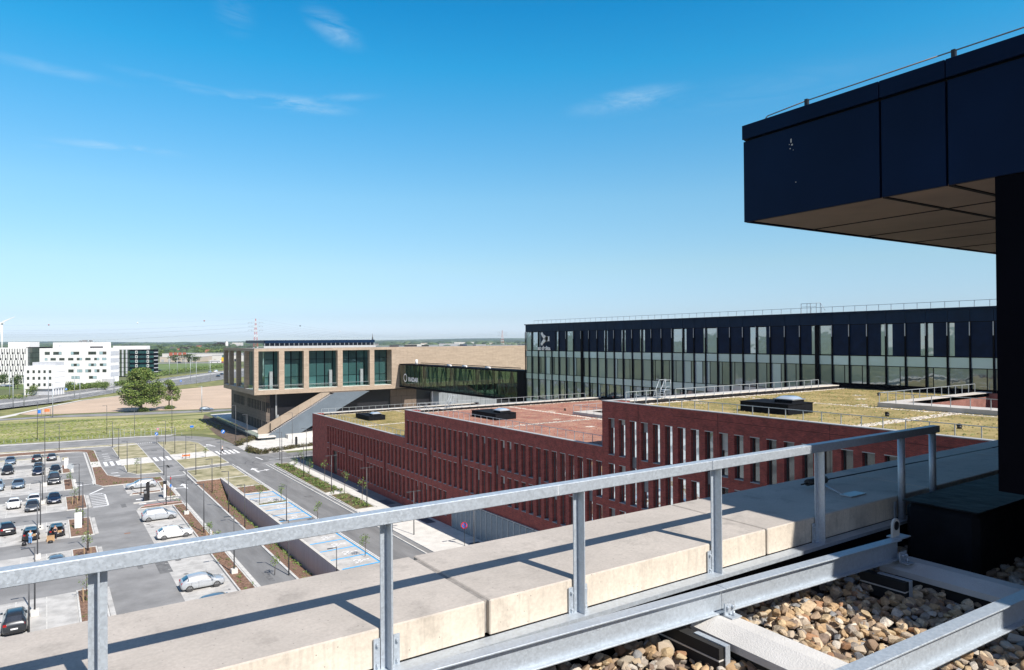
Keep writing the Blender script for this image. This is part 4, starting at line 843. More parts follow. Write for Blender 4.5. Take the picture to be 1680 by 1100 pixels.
for (a, c) in ((46.06, 51.4), (52.8, 58), (59.4, 67.5), (68.95, 77), (78.4, 83.8)):
    MB().box(a, c, TY+.5, TY+.53, TB+1.25, TB+2.35).build('glass_balustrade', clearg, parent=tan); MB().box(a, c, TY+.48, TY+.56, TB+2.35, TB+2.42).build('balustrade_rail', galv_l, parent=tan)
for a, c in ((188.5, 197.3), (198.5, 206.7)): MB().box(TX+.5, TX+.53, a, c, TB+1.25, TB+2.35).build('glass_balustrade', clearg, parent=tan)
# dark lower storeys
MB().box(49, 150, 191, 233, 0, TB-.004).build('lower_wall', darkclad, parent=tan)
b = MB()
slit = wmesh('slit_window', MB().box(-.03, .05, -.46, .46, 0, 2.6), joint_m)
for z in (6.6, 1.35):
    for g0, n_ in ((229, 8), (211.6, 9), (194.8, 5)):
        for i in range(n_): share('slit_window', slit, tan, (49, g0-.7-i*1.75, z))
for x, z0, z1 in ((53.8, 6.3, 9.0), (56.0, 7.8, 8.9), (58.4, 8.0, 8.8), (60.6, 8.1, 8.7), (75.5, 8.2, 9.2), (78.5, 8.2, 9.2), (81, 8.2, 9.4)): MB().box(x, x+.9, 190.94, 191.05, z0, z1).build('lit_window', mat('bright_window', (.45, .55, .58), .2), parent=tan)
MB().box(50.0, 150, 190.9, 191.0, 0.9, TB).build('shaded_front', mat('shaded_front_black', (.012, .012, .016), .4, var=.2), parent=tan)  # black sheet under the overhang, its colour standing in for the shade there
MB().box(85, 93.5, 190.7, 190.9, .9, 11).build('bronze_wall', masonry('bronze_panels', (.16, .12, .09), (.14, .105, .08), (.02, .02, .02), 3.4, 3.0, .03, var=.1, bumps=.1), parent=tan)
MB().box(51.3, 51.7, 190.3, 190.7, .9, TB).box(51.4, 52.1, 189.9, 190.6, .9, 5.7).build('front_post', mat('grey_post', (.28, .29, .30), .6), parent=tan)
MB().box(98.4, 130, 192, 192.4, .9, 10.8).build('corrugated_wall', mat('corrugated_grey', (.24, .26, .28), .5, .2, var=.14, scale=1, stretch=(6, .1, .1)), parent=tan) if False else None
t = thing('grey_annex', (110, 188, 0), 'low pale grey corrugated annex wall under the glass footbridge', 'annex')
for i in range(26): MB().box(98.4+i*.85, 98.4+i*.85+.8, 187.5-.06*(i % 2), 188, 1, 9.6).build('wall_panel', mat('corrugated_grey', (.26, .28, .30), .5, .2, var=.1, scale=1), parent=t)
MB().box(98.4, 120.6, 187.6, 190.8, 0, 9.5).build('annex_body', mat('corrugated_grey'  , (.26, .28, .30)), parent=t)
# podium strip on the left
MB().prism([(44.6, 181.5), (49, 181.5), (49, 233), (56, 233), (56, 251), (45.6, 249)], .95, 1.25).build('podium', pave_w, parent=tan)
MB().prism([(45.4, 182), (49, 182), (49, 247), (46, 247)], -.05, .94).build('podium_base', mat('podium_shade', (.05, .07, .08), .4, var=.3), parent=tan)
MB().box(44.62, 44.70, 181.6, 233, 1.25, 2.2).build('podium_balustrade', clearg, parent=tan)
# outside stair
def xzwall(pts, y0, y1, m, name):
    b = MB(); n = len(pts)
    b.face([(x, y0, z) for x, z in pts]); b.face([(x, y1, z) for x, z in pts[::-1]])
    for i in range(n): p, q = pts[i], pts[(i+1) % n]; b.face([(p[0], y0, p[1]), (p[0], y1, p[1]), (q[0], y1, q[1]), (q[0], y0, q[1])])
    return b.build(name, m, parent=tan)
xzwall([(46.9, 0.1), (46.9, .9), (47.3, 1.1), (65.4, 11.5), (75.4, 11.5), (54.2, .35), (53.8, .1)], 183.5, 183.75, mat('stair_side', (.125, .155, .185), .5, .1, var=.08, scale=.5), 'stair_side')
stairpan = masonry('stair_lining', (.34, .275, .21), (.31, .25, .19), (.2, .15, .1), 3.2, 6, .03, var=.08, bumps=.1)
xzwall([(45.9, 0.1), (45.9, 2.6), (56, 7.9), (63, 11.5), (66, 11.5), (56, 5.7), (47, .6), (46.8, .1)], 187.2, 187.45, stairpan, 'stair_wall')
b = MB()
for i in range(40): x = 47+i*.46; b.box(x, x+.47, 183.76, 187.19, .1+i*.27-(.3 if i else 0), .37+i*.27)
b.build('stair_flight', conc_g, parent=tan); MB().box(65.2, 75.4, 183.76, 187, 11.2, 11.45).build('stair_landing', darkclad, parent=tan)
MB().box(45.9, 46.15, 183.4, 187.45, .1, 2.55).build('stair_end_wall', conc_l, parent=tan) if False else None
# roof plant screen
b = MB()
MB().box(44.9+6, 84, 200, 200.15, 25.1, 25.95).box(50.9, 51.0, 200, 222, 25.1, 25.95).build('plant_screen', navy_l, parent=tan)
MB().box(50.5, 83.9, 199, 199.05, 23.7, 24.3).build('roof_kerb', zinc, parent=tan)
for i in range(25): MB().box(50.9+i*1.37, 51.02+i*1.37, 199.8, 199.95, 23.7, 25.05).build('screen_post', galv_l, parent=tan)
MB().box(51, 84, 201, 201.1, 23.7, 25.1).build('screen_backing', mat('screen_shade', (.04, .05, .07), .7), parent=tan)
for i in range(16): MB().box(45.6, 45.66, 190+i*2.1, 190.06+i*2.1, 23.7, 24.5).build('roof_post', dkmetal, parent=tan)
MB().box(45.58, 45.68, 188, 223, 24.45, 24.5).box(46, 150, 188.4, 188.46, 24.2, 24.26).build('roof_rail', galv_l, parent=tan)
for x, wd, h in ((88, 2.2, .2), (93, 3.4, .25), (99, 1.6, .1), (113, 1.5, .3), (118, 4, .1)):
    t2 = MB().box(x, x+wd, 196, 198, 23.75, 24.1+h).build('roof_unit', R2.choice((navy_l, lead, membrane)), parent=tan)
for x in range(120, 140, 2): MB().box(x, x+.06, 190, 190.06, 23.75, 24.8).build('roof_post', galv_l, parent=tan)
# ================================================================== OUR OWN ROOF
ZC = 24.23
own = thing('roof_parapet', (3, 3.3, ZC), 'thick precast concrete parapet with wide joints running under the steel handrail', 'parapet')
for i, (a, c) in enumerate(((-8.0, -4.9), (-4.89, -1.78), (-1.77, 1.775), (1.795, 3.975), (3.985, 6.175), (6.185, 8.38), (8.39, 10.6), (10.61, 13), (13.01, 16), (16.01, 19), (19.01, 22), (22.01, 25))):
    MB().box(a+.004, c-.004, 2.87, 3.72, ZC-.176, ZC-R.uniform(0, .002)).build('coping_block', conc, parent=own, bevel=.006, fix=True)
MB().box(-8, 25, 2.90, 3.66, ZC-.17, ZC-.009).build('wall_core', mat('joint_mortar', (.25, .23, .21), .9, var=.2, scale=20), parent=own)
MB().box(-8, 25, 2.785, 2.866, 24.048, 24.054).box(-8, 25, 2.785, 2.790, 24.03, 24.048).build('edge_trim', galv, parent=own)
MB().box(-8, 25, 2.88, 3.70, 22.5, 24.046).build('upstand', membrane, parent=own)
MB().box(-8, 45.4, -30, 3.55, 0, 23.7).build('wall_below', brick_m, parent=own)
# gravel
bed_ = MB().box(-8, 25, -10, 2.9, 23.705, 23.745).build('gravel_bed', mat('gravel_grit', (.05, .04, .032), .95, var=.4, scale=30), kind='structure', origin=(3, 2, 23.7))
stone_cols = [(.40, .27, .15), (.50, .38, .25), (.27, .19, .13), (.52, .43, .31), (.44, .30, .17), (.23, .17, .13), (.58, .52, .44), (.31, .27, .23), (.50, .38, .23), (.36, .20, .11), (.46, .38, .29), (.27, .27, .27), (.42, .31, .21), (.54, .43, .30), (.36, .31, .24), (.33, .24, .16)]
stone_m = island_colours('gravel_stone', stone_cols, rough=.85, bump=.5, bscale=55)
def stone_geo(rr, sub):
    bm = bmesh.new(); bmesh.ops.create_icosphere(bm, subdivisions=sub, radius=1)
    for _ in range(10):     # knock flats off a pebble
        n_ = Vector((rr.gauss(0, 1), rr.gauss(0, 1), rr.gauss(0, 1))).normalized(); d = rr.uniform(.40, .76)
        for v in bm.verts:
            k = v.co.dot(n_)
            if k > d: v.co -= n_*(k-d)*.93
    for v in bm.verts: v.co *= rr.uniform(.975, 1.025)
    s_ = Vector((1, rr.uniform(.62, .9), rr.uniform(.5, .75)))
    for v in bm.verts: v.co = Vector((v.co.x*s_.x, v.co.y*s_.y, v.co.z*s_.z))
    return bm
stone_me = []
for i in range(14):
    bm = stone_geo(R, 2); me = bpy.data.meshes.new('stone'); bm.to_mesh(me); bm.free(); me.polygons.foreach_set('use_smooth', [i % 5 == 0]*len(me.polygons)); me.materials.append(stone_m); stone_me.append(me)
GX0, GX1, GY0, GY1 = 1.2, 9.5, -.9, 2.86
camxy = Vector((0, 0)); f2 = Vector((fw.x, fw.y)).normalized(); r2v = Vector((rt.x, rt.y)).normalized()
cand = []
for layer, (dens, zb) in enumerate(((330, 23.765), (240, 23.80))):
    nn = int((GX1-GX0)*(GY1-GY0)*dens)
    for _ in range(nn):
        x, y = R.uniform(GX0, GX1), R.uniform(GY0, GY1); p = Vector((x, y)); dz = p.dot(f2); dx = p.dot(r2v)
        if dz < 1.5: continue
        u = 840+FPX*dx/dz; v = 555+FPX*1.73/dz
        if u < 780 or u > 1800 or v > 1240: continue
        r_ = R.uniform(.027, .056)*(1 if R.random() < .85 else 1.25)
        cand.append((dz if (820 < u < 1700 and v < 1115) else 99+dz, x, y, zb+R.uniform(-.006, .012), r_, layer))
cand.sort(key=lambda c: c[0]+(0 if c[5] else 4))
def srot(): return (R.uniform(-.5, .5), R.uniform(-.5, .5), R.uniform(0, 6.28))
for c in cand[:298]:
    o = bpy.data.objects.new('stone', R.choice(stone_me)); col.objects.link(o); o.parent = bed_; o.location = (c[1]-3, c[2]-2, c[3]-23.7); o.rotation_euler = srot(); o.scale = (c[4],)*3
vs, fs = [], []
from mathutils import Euler
tmpl = [(np.array([v.co[:] for v in me.vertices]), [tuple(p.vertices) for p in me.polygons]) for me in stone_me[:10]]
k = 0
for c in cand[298:]:
    V, F_ = R.choice(tmpl); M_ = np.array(Euler(srot()).to_matrix())*c[4]
    vs.append(V@M_.T+np.array([c[1]-3, c[2]-2, c[3]-23.7])); fs += [tuple(i+k for i in f) for f in F_]; k += len(V)
me = bpy.data.meshes.new('loose_stones'); me.from_pydata(np.vstack(vs).tolist(), [], fs); me.materials.append(stone_m); me.polygons.foreach_set('use_smooth', [False]*len(fs))
o = bpy.data.objects.new('loose_stones', me); col.objects.link(o); o.parent = bed_; o['kind'] = 'stuff'
# ---- steel beams and concrete sleepers
def ibeam(P, Q, ztop, lab, h=.138, wd=.074):
    P, Q = Vector((*P, 0)), Vector((*Q, 0)); L_ = (Q-P).length; rz = math.atan2(Q.y-P.y, Q.x-P.x)
    t = thing('steel_beam', (P.x, P.y, ztop), lab, 'steel beam', 'galvanised beams on the gravel roof', rz=rz)
    MB().box(0, L_, -wd/2, wd/2, -.008, 0).build('top_flange', galv, parent=t, world=False, bevel=.0015, fix=True)
    MB().box(0, L_, -.004, .004, -h+.008, -.008).build('web', galv, parent=t, world=False)
    MB().box(0, L_, -wd/2, wd/2, -h, -h+.008).build('bottom_flange', galv, parent=t, world=False, bevel=.0015, fix=True)
    return t, L_
def clamp(x, y, z, lab, rz):
    t = thing('beam_clamp', (x, y, z), lab, 'clamp', 'bolted clamps of the beams', rz=rz)
    MB().box(-.04, .04, -.07, -.012, -.003, .004).build('foot_plate', galv, parent=t, world=False); MB().box(-.04, .04, -.018, -.010, .004, .07).build('upright_plate', galv, parent=t, world=False)
    for dx in (-.02, .02):
        MB().tube((dx, -.034, .045), (dx, -.016, .045), .009, seg=6).build('bolt', galv, parent=t, world=False)
    MB().tube((.0, -.045, .004), (.0, -.045, .03), .008, seg=6).build('bolt', galv, parent=t, world=False)
b1s, b1e = (-1.2, 2.845), (3.10, 2.632)
t, L_ = ibeam((-1.2, 2.833), (3.20, 2.615), 24.08, 'long galvanised steel beam lying close along the concrete parapet'); 
t, L_ = ibeam((3.204, 2.615), (4.98, 2.527), 24.08, 'shorter galvanised beam ending in the shade beside the dark column')
t, L_ = ibeam((1.6, 1.70), (7.5, 1.46), 24.08, 'galvanised steel beam at the bottom right edge, nearer than the others')
RZB = math.atan2(-.22, 4.4)
clamp(3.19, 2.563, 23.945, 'bolted clamp where the parapet beam crosses the front concrete sleeper', RZB); clamp(4.93, 2.475, 23.945, 'bolted clamp in the shade at the end of the parapet beam', RZB)
b = MB()
t = thing('pipe_holder', (5.02, 2.56, 24.08), 'small steel bracket with a round hole at the end of the beam', 'bracket')
n = 14; o_ = [(-.045, 0), (.045, 0)]+[(.045*math.cos(a), .085+.045*math.sin(a)) for a in [math.pi*i/8 for i in range(9)]]
b.face([(5.02+x, 2.55, 24.08+z) for x, z in o_]); b.face([(5.02+x, 2.566, 24.08+z) for x, z in o_]);
for i in range(len(o_)): p, q = o_[i], o_[(i+1) % len(o_)]; b.face([(5.02+p[0], 2.55, 24.08+p[1]), (5.02+q[0], 2.55, 24.08+q[1]), (5.02+q[0], 2.566, 24.08+q[1]), (5.02+p[0], 2.566, 24.08+p[1])])
b.build('plate', conc_l, parent=t); MB().tube((5.02, 2.546, 24.16), (5.02, 2.575, 24.16), .032, seg=14).build('rubber_plug', black_m, parent=t); MB().box(4.98, 5.12, 2.50, 2.60, 24.076, 24.084).build('foot', galv, parent=t)
def sleeper(x, y0, y1, lab, wd=.27):
    t = thing('concrete_sleeper', (x, (y0+y1)/2, 23.87), lab, 'concrete sleeper', 'concrete sleepers under the beams')
    b = MB(); h = wd/2; zz = 23.94; prof = [(-h, zz-.085), (h, zz-.085), (h, zz-.03), (h-.05, zz), (-.01, zz), (-h, zz-.045)]
    nn = len(prof); sh = .036
    f = lambda p, y: (x+p[0]+sh*(y-y1), y, p[1])
    for i in range(nn): b.face([f(prof[i], y0), f(prof[i], y1), f(prof[(i+1) % nn], y1), f(prof[(i+1) % nn], y0)])
    b.face([f(p, y0) for p in prof]); b.face([f(p, y1) for p in prof[::-1]])
    b.build('body', mat('sleeper_concrete', (.56, .55, .53), .85, var=.08, scale=4, bump=.3, bscale=120), parent=t)
    MB().box(x-.12, x+.12, y0+.1, y1-.1, 23.76, 23.855).build('rubber_pad', rubber, parent=t)
sleeper(3.13, .9, 2.66, 'pale concrete sleeper crossing under both beams, in full sun'); sleeper(5.02, .9, 2.60, 'concrete sleeper in the shade of the dark column')
for x, ya, yb, lab in ((2.90, 2.36, 2.85, 'layered black rubber support block with a pale stripe, left of the sunlit sleeper'), (4.66, 2.30, 2.60, 'dark support block beneath the beam end, left of the shaded sleeper')):
    t = thing('support_block', (x, 2.4, 23.8), lab, 'support block', 'rubber support blocks')
    MB().box(x-.03, x+.04, ya, yb, 23.76, 23.832).build('pad_layer', rubber, parent=t); MB().box(x-.032, x+.04, ya, yb, 23.833, 23.841).build('pale_layer', conc_l, parent=t); MB().box(x-.03, x+.04, ya, yb, 23.842, 23.902).build('pad_layer', rubber, parent=t)
    MB().box(x+.006, x+.042, ya-.006, ya+.20, 23.903, 23.909).box(x+.006, x+.042, ya-.012, ya-.006, 23.77, 23.909).build('steel_edge', galv, parent=t)
# ---- handrail
hr = thing('handrail', (2.3, 2.83, 24.0), 'galvanised steel handrail bolted to the concrete parapet', 'handrail')
RY0, RY1, RZ0, RZ1 = 2.80, 2.86, 24.70, 24.757
MB().box(-2.5, 3.36, RY0, RY1, RZ0, RZ1).build('top_rail', galv, parent=hr, bevel=.003, fix=True); MB().box(3.364, 6.24, RY0, RY1, RZ0, RZ1).build('top_rail', galv, parent=hr, bevel=.003, fix=True)
MB().box(2.17, 2.172, RY0-.001, RY0, RZ0+.004, RZ1-.004).build('weld_mark', white_p, parent=hr)
px_ = [-2.05, -.95, .15, 1.25, 2.345, 3.44, 4.545, 5.66, 6.17]
pm = wmesh('post', MB().box(-.03, .03, .024, .030, 0, .66).box(-.003, .003, -.03, .024, 0, .655), galv)
plm = wmesh('bracket', MB().box(-.062, -.033, .026, .033, .02, .16).box(.033, .062, .026, .033, .02, .16), galv)
blm = wmesh('bolt', MB().tube((0, .012, 0), (0, .027, 0), .007, seg=6), galv)
rpost = wmesh('post', MB().tube((0, 0, 0), (0, 0, .66), .027, seg=14), galv)
for i, x in enumerate(px_):
    if x > 5: share('post', rpost, hr, (x, 2.83, 24.045)); continue
    share('post', pm, hr, (x, 2.83, 24.045)); br2 = share('bracket', plm, hr, (x, 2.83, 24.03))
    for dx in (-.047, .047):
        for dz in (.045, .135): q = bpy.data.objects.new('bolt', blm); col.objects.link(q); q.parent = br2; q.location = (dx, 0, dz)
share('bracket', plm, hr, (5.66, 2.83, 24.03))
# ---- lifeline along the parapet in the shade
t = thing('safety_cable', (5.4, 3.4, ZC), 'thin dark safety cable with a black damper along the shaded parapet', 'cable')
MB().path([(5.43, 3.42, ZC+.05), (8.7, 3.37, ZC+.04), (14, 3.33, ZC+.05)], .006).build('wire', black_m, parent=t)
MB().tube((5.30, 3.425, ZC+.055), (5.50, 3.42, ZC+.055), .028, seg=10).tube((5.50, 3.42, ZC+.055), (5.55, 3.42, ZC+.055), .035, seg=10).tube((5.22, 3.425, ZC+.05), (5.30, 3.425, ZC+.05), .007).build('damper', black_m, parent=t)
MB().box(5.30, 5.52, 3.04, 3.14, ZC+.002, ZC+.01).build('anchor_plate', galv_l, parent=t); MB().tube((5.32, 3.10, ZC), (5.42, 3.40, ZC+.05), .008).build('strut', galv_l, parent=t)
# ================================================================== DARK PENTHOUSE WITH CANOPY
pt = thing('dark_penthouse', (4.92, 3.75, 24), 'black clad roof structure with a deep overhanging canopy and brown soffit', 'building', rz=-.0361)
# local frame: x to the right along its end, y towards the far end; corner at (0,0); z above ZC
zb, zt_ = 26.49-24, 27.31-24
def PB(x0, x1, y0, y1, z0, z1, name, m, bev=0): return MB().box(x0, x1, y0, y1, z0, z1).build(name, m, parent=pt, world=False, bevel=bev, fix=bool(bev))
jl = [0, -1.19, -1.63, -2.6, -3.4, -4.2, -5.4]; zc_ = zt_-.125
for a, c in zip(jl[1:], jl[:-1]):
    PB(0, .03, a+.008, c-.008, zb+.0, zc_-.012, 'fascia_panel', navy, .002)
    PB(-.012, .05, a+.003, c-.003, zc_+.006, zt_, 'cap_panel', navy, .002)
xl = [.03, 1.9, 3.8, 5.7, 7.6]
for a, c in zip(xl[:-1], xl[1:]): PB(a+.008, c-.008, -.03, 0, zb, zc_-.012, 'fascia_panel', navy, .002); PB(a+.003, c-.003, -.05, .012, zc_+.006, zt_, 'cap_panel', navy, .002)
PB(.03, 7.6, -5.4, -.03, zb+.02, zt_-.01, 'canopy_body', joint_m)
PB(.0, 7.6, -5.4, .0, zb-.004, zb+.004, 'drip_edge', blackmet) if False else None
sx_ = [.05, .9, 1.75, 2.6, 3.45, 4.3, 5.2, 6.1, 7.0]; sy_ = [-5.4, -4.0, -1.86, -1.22, -.04]
sy_ = [-5.4, -4.2, -3.4, -2.6, -1.63, -1.19, -.04]
for xa, xb in zip(sx_[:-1], sx_[1:]):
    for ya, yb in zip(sy_[:-1], sy_[1:]): PB(xa+.018, xb-.018, ya+.022, yb-.022, zb+.006, zb+.019, 'soffit_panel', soffit_m)
for xa in sx_[1:-1]: PB(xa-.014, xa+.014, -5.4, -.04, zb+.003, zb+.008, 'soffit_joint', joint_m)
for ya in sy_[1:-1]: PB(.05, 7.0, ya-.016, ya+.016, zb+.0015, zb+.0065, 'soffit_joint', joint_m)
PB(.015, 6.5, -8.5, -1.90, 24.55-24, zb+.004, 'wall', blackmet)
PB(.55, 6.5, -8.5, -2.1, -.3, .56, 'plinth', blackmet); None
PB(-.0012, 0, -.62, -.60, 24.0+.62+26.49-26.49-24+zb-.0, zb+.0005, 'scuff_mark', white_p) if False else None
b = MB()
for y_, z_, a_, h_ in ((-.47, .565, .008, .03), (-.478, .54, .01, .012), (-.462, .515, .006, .008), (-.49, .50, .004, .004), (-.455, .55, .004, .006), (-.51, .24, .006, .006)): b.box(-.0015, 0.0005, y_-a_, y_+a_*.4, zb+z_, zb+z_+h_)
b.build('bird_dropping', mat('dropping', (.55, .52, .48), .8), parent=pt, world=False)
lw = thing('lightning_wire', (4.97, 3.6, 27.31), 'thin copper lightning wire held above the canopy edge by small clips', 'lightning wire', rz=-.0361)
MB().path([(.22, .05, .015), (.02, -.02, .025), (.015, -.05, .045), (.01, -.42, .062), (.01, -1.4, .066), (.01, -2.6, .066), (.01, -4.5, .066)], .0045).build('wire', mat('copper_wire', (.30, .22, .17), .5, .5), parent=lw, world=False)
for y in (-.42, -1.50, -2.6): MB().box(-.002, .026, y-.012, y+.012, 0, .074).box(-.006, .05, y-.06, y+.03, 0, .016).build('clip', black_m, parent=lw, world=False)
t = thing('black_box', (6, 2.4, 23.8), 'large black wrapped box standing in the shade beside the dark wall', 'box')
MB().box(5.44, 7.6, 2.20, 2.70, 23.75, 24.25).build('body', membrane, parent=t, bevel=.04, fix=True); MB().box(5.43, 7.6, 2.19, 2.71, 24.252, 24.262).build('lid', mat('box_lid', (.010, .013, .018), .7, spec=.15, var=.7, scale=5, bump=.6, bscale=9), parent=t)
MB().face([(6.2, 2.76, 24.20), (7.6, 2.76, 24.20), (7.6, 2.86, 24.20), (6.3, 2.86, 24.20)])
# ================================================================== CARS
def car_paint(name, c, metal=.3):
    m = mat('paint_'+name, c, .28, metal, var=.03, scale=2, coat=.6); return m
SPEC = {  # length, width, height, belt, bonnet height, x of: bonnet front, windscreen base, roof front, roof rear, rear glass base
 'hatch': (4.25, 1.78, 1.47, .93, .92, 1.05, .35, -1.35, -1.95),
 'suv': (4.55, 1.85, 1.68, 1.05, 1.05, 1.15, .45, -1.65, -2.12),
 'estate': (4.75, 1.83, 1.47, .93, .92, 1.10, .35, -1.75, -2.2),
 'sedan': (4.75, 1.84, 1.45, .94, .93, 1.10, .30, -1.05, -1.80),
 'mini': (3.85, 1.70, 1.44, .93, .94, .95, .45, -1.15, -1.70),
 'van': (4.9, 1.95, 1.95, 1.15, 1.15, 1.75, 1.15, -2.1, -2.35)}
def make_car(kind, paint_m, lab, group, open_boot=False, taxi=False):
    Lc, Wc, Hc, belt, bh, xw, xr, xrr, xg = SPEC[kind]; h = Lc/2; w_ = Wc/2
    t = thing('parked_car', (0, 0, 0), lab, 'car', group, rz=1e-6)
    tail = belt+.02 if kind in ('sedan',) else belt+.05
    # stations: x, half width, lower z, belt z, top z, top half width
    S = [(h, w_*.62, .32, .52, .56, w_*.5), (h-.08, w_*.80, .24, .60, .68, w_*.66), (h-.35, w_*.94, .20, .70, .80, w_*.76), (h-.8, w_, .20, .80, bh-.06, w_*.80), ((h-.8+xw)/2, w_, .20, bh-.10, bh-.01, w_*.80), (xw, w_, .20, belt-.03, bh+.05, w_*.80),
         (xr, w_, .20, belt, Hc-.05, w_*.68), (xr-.45, w_, .20, belt, Hc, w_*.67), ((xr+xrr)/2, w_, .20, belt+.01, Hc, w_*.67), (xrr, w_*.99, .20, belt+.03, Hc-.06, w_*.65)]
    if kind == 'sedan': S += [(xg, w_*.97, .22, belt+.01, belt+.07, w_*.72), (-h+.15, w_*.93, .26, belt-.03, belt+.03, w_*.70), (-h, w_*.80, .34, belt-.1, belt-.04, w_*.62)]
    else: S += [(xg, w_*.95, .24, belt, belt+.10, w_*.74), (-h+.06, w_*.90, .30, belt-.12, belt-.06, w_*.74), (-h, w_*.82, .36, belt-.3, belt-.24, w_*.66)]
    b = MB(); rings = []
    for x, w0, z0, zb_, z1, w1 in S:
        half = [(w0*.86, z0), (w0*.98, z0+.12), (w0, (z0+zb_)/2+.05), (w0*.97, zb_), (w1+(.02 if z1-zb_ > .3 else .03), zb_+(z1-zb_)*.86), (w1*.80, z1-.004), (w1*.35, z1+.012)]
        pts = half+[(-a, c) for a, c in half[::-1]]; rings.append([(x, a, c) for a, c in pts])
    k0 = len(b.v)
    for r_ in rings: b.v += r_
    n = len(rings[0])
    for i in range(len(rings)-1):
        for j in range(n-1): b.f.append((k0+i*n+j, k0+(i+1)*n+j, k0+(i+1)*n+j+1, k0+i*n+j+1)); b.m.append(0); b.sm.append(True)
        b.f.append((k0+i*n+n-1, k0+(i+1)*n+n-1, k0+(i+1)*n, k0+i*n)); b.m.append(1); b.sm.append(False)
    b.f.append(tuple(k0+j for j in range(n))); b.m.append(0); b.sm.append(True); b.f.append(tuple(k0+(len(rings)-1)*n+j for j in range(n-1, -1, -1))); b.m.append(0); b.sm.append(True)
    B = lambda bb, nm, m, par=t, **k: bb.build(nm, m, parent=par, world=False, **k)
    B(b, 'body', [paint_m, black_m])
    # glass, a touch proud of the shell
    def quad_on(i0, i1, j0, j1, e=.008, s0=0., s1=1., t0=0., t1=1.):
        P = lambda i, j: Vector(rings[i][j]); a, c, d, f_ = P(i0, j0), P(i1, j0), P(i1, j1), P(i0, j1)
        def at(u, v): return a.lerp(c, u).lerp(f_.lerp(d, u), v)
        q = [at(s0, t0), at(s1, t0), at(s1, t1), at(s0, t1)]; nn = (q[1]-q[0]).cross(q[3]-q[0]).normalized(); cc = Vector((0, 0, .6)); m_ = sum(q, Vector())/4
        if nn.dot(m_-cc) < 0: nn = -nn
        return [tuple(p+nn*e) for p in q]
    g = MB(); P = lambda i, j, k=0: Vector(rings[i][j])
    # windscreen: between stations 5 and 6 across the top
    def across(i0, i1, f0, f1, nm):
        bb = MB()
        for j in range(4, 9):
            bb.face([tuple(Vector(p)+Vector((.012 if i0 < 8 else -.012, 0, .012))) for p in quad_on(i0, i1, j, j+1, 0, f0, f1)], 0, True)
        B(bb, nm, car_glass)
    across(5, 6, .10, .93, 'windscreen')
    last = 9
    if not open_boot: across(9, 10, .12, .88, 'rear_window')
    for sgn in (0, 1):
        bb = MB(); js = (3, 4) if sgn == 0 else (n-4, n-5)
        bb.face(quad_on(5, 6, *js, s0=.45, s1=1, t0=.1, t1=.88)); bb.face(quad_on(6, 7, *js, t0=.1, t1=.9)); bb.face(quad_on(7, 8, *js, t0=.1, t1=.9, s1=.88)); bb.face(quad_on(8, 9, *js, t0=.1, t1=.9, s0=.06, s1=.86))
        if kind != 'mini': bb.face(quad_on(8, 9, *js, t0=.15, t1=.85, s0=.9, s1=1))
        if kind not in ('sedan',): bb.face(quad_on(9, 10, *js, t0=.2, t1=.75, s0=0, s1=.4))
        B(bb, 'side_window', car_glass)
    wr = .335 if kind in ('suv', 'van') else .31
    wm_ = bpy.data.meshes.get('tyre_%s' % kind)
    for sx_w in (h-.86, -h+.80):
        for sg in (1, -1):
            yo = w_-.01
            B(MB().tube((sx_w, sg*(yo-.06), wr), (sx_w, sg*(yo+.004), wr+.02), wr+.05, seg=16), 'wheel_arch', black_m)
            wt = B(MB().tube((sx_w, sg*(yo-.2), wr), (sx_w, sg*(yo+.012), wr), wr, seg=16), 'wheel', rubber)
            rb = MB().tube((sx_w, sg*(yo), wr), (sx_w, sg*(yo+.02), wr), wr*.28, seg=8)
            for k in range(5):
                a = 2*math.pi*k/5+.3; rb.face([(sx_w+wr*.7*math.cos(a+s)*q_, sg*(yo+.02), wr+wr*.7*math.sin(a+s)*q_) for s, q_ in ((-.24, 1), (.24, 1), (.5, .3), (-.5, .3))])
            rb.face([(sx_w+wr*.52*math.cos(x_*.7854), sg*(yo+.0135), wr+wr*.52*math.sin(x_*.7854)) for x_ in range(8)], 1)
            for q1 in range(14):
                a0, a1 = 2*math.pi*q1/14, 2*math.pi*(q1+1)/14
                rb.face([(sx_w+r_*math.cos(a), sg*(yo+.018), wr+r_*math.sin(a)) for r_, a in ((wr*.62, a0), (wr*.72, a0), (wr*.72, a1), (wr*.62, a1))])
            B(rb, 'rim', [rim_m, black_m], par=wt)
    for sg in (1, -1):
        B(MB().prism([(h-.06, sg*w_*.50), (h-.26, sg*w_*.92), (h-.50, sg*w_*.97), (h-.22, sg*w_*.52)], .60, .735), 'headlight', lamp_l)
        if kind in ('suv', 'hatch', 'estate', 'mini', 'van'): B(MB().box(-h-.0+.02, -h+.16, sg*w_*.70-.10, sg*w_*.70+.14*sg+.02, belt-.16, belt+.03), 'tail_light', red_l)
        else: B(MB().box(-h-.012, -h+.1, sg*w_*.62-.18, sg*w_*.62+.16, belt-.2, belt-.06), 'tail_light', red_l)
        B(MB().prism([(xw-.12, sg*(w_+.0)), (xw-.28, sg*(w_+.02)), (xw-.30, sg*(w_+.2)), (xw-.14, sg*(w_+.18))], belt+.0, belt+.15), 'mirror', paint_m)
    B(MB().box(h-.10, h+.012, -.48, .48, .36, .50), 'grille', black_m); B(MB().box(h-.02, h+.02, -.26, .26, .40, .50), 'number_plate', white_p)
    B(MB().box(-h-.012, -h+.06, -.26, .26, .56 if kind != 'sedan' else .5, .68 if kind != 'sedan' else .61), 'number_plate', white_p); B(MB().box(-h-.01, -h+.1, -w_*.7, w_*.7, .24, .40), 'bumper', black_m)
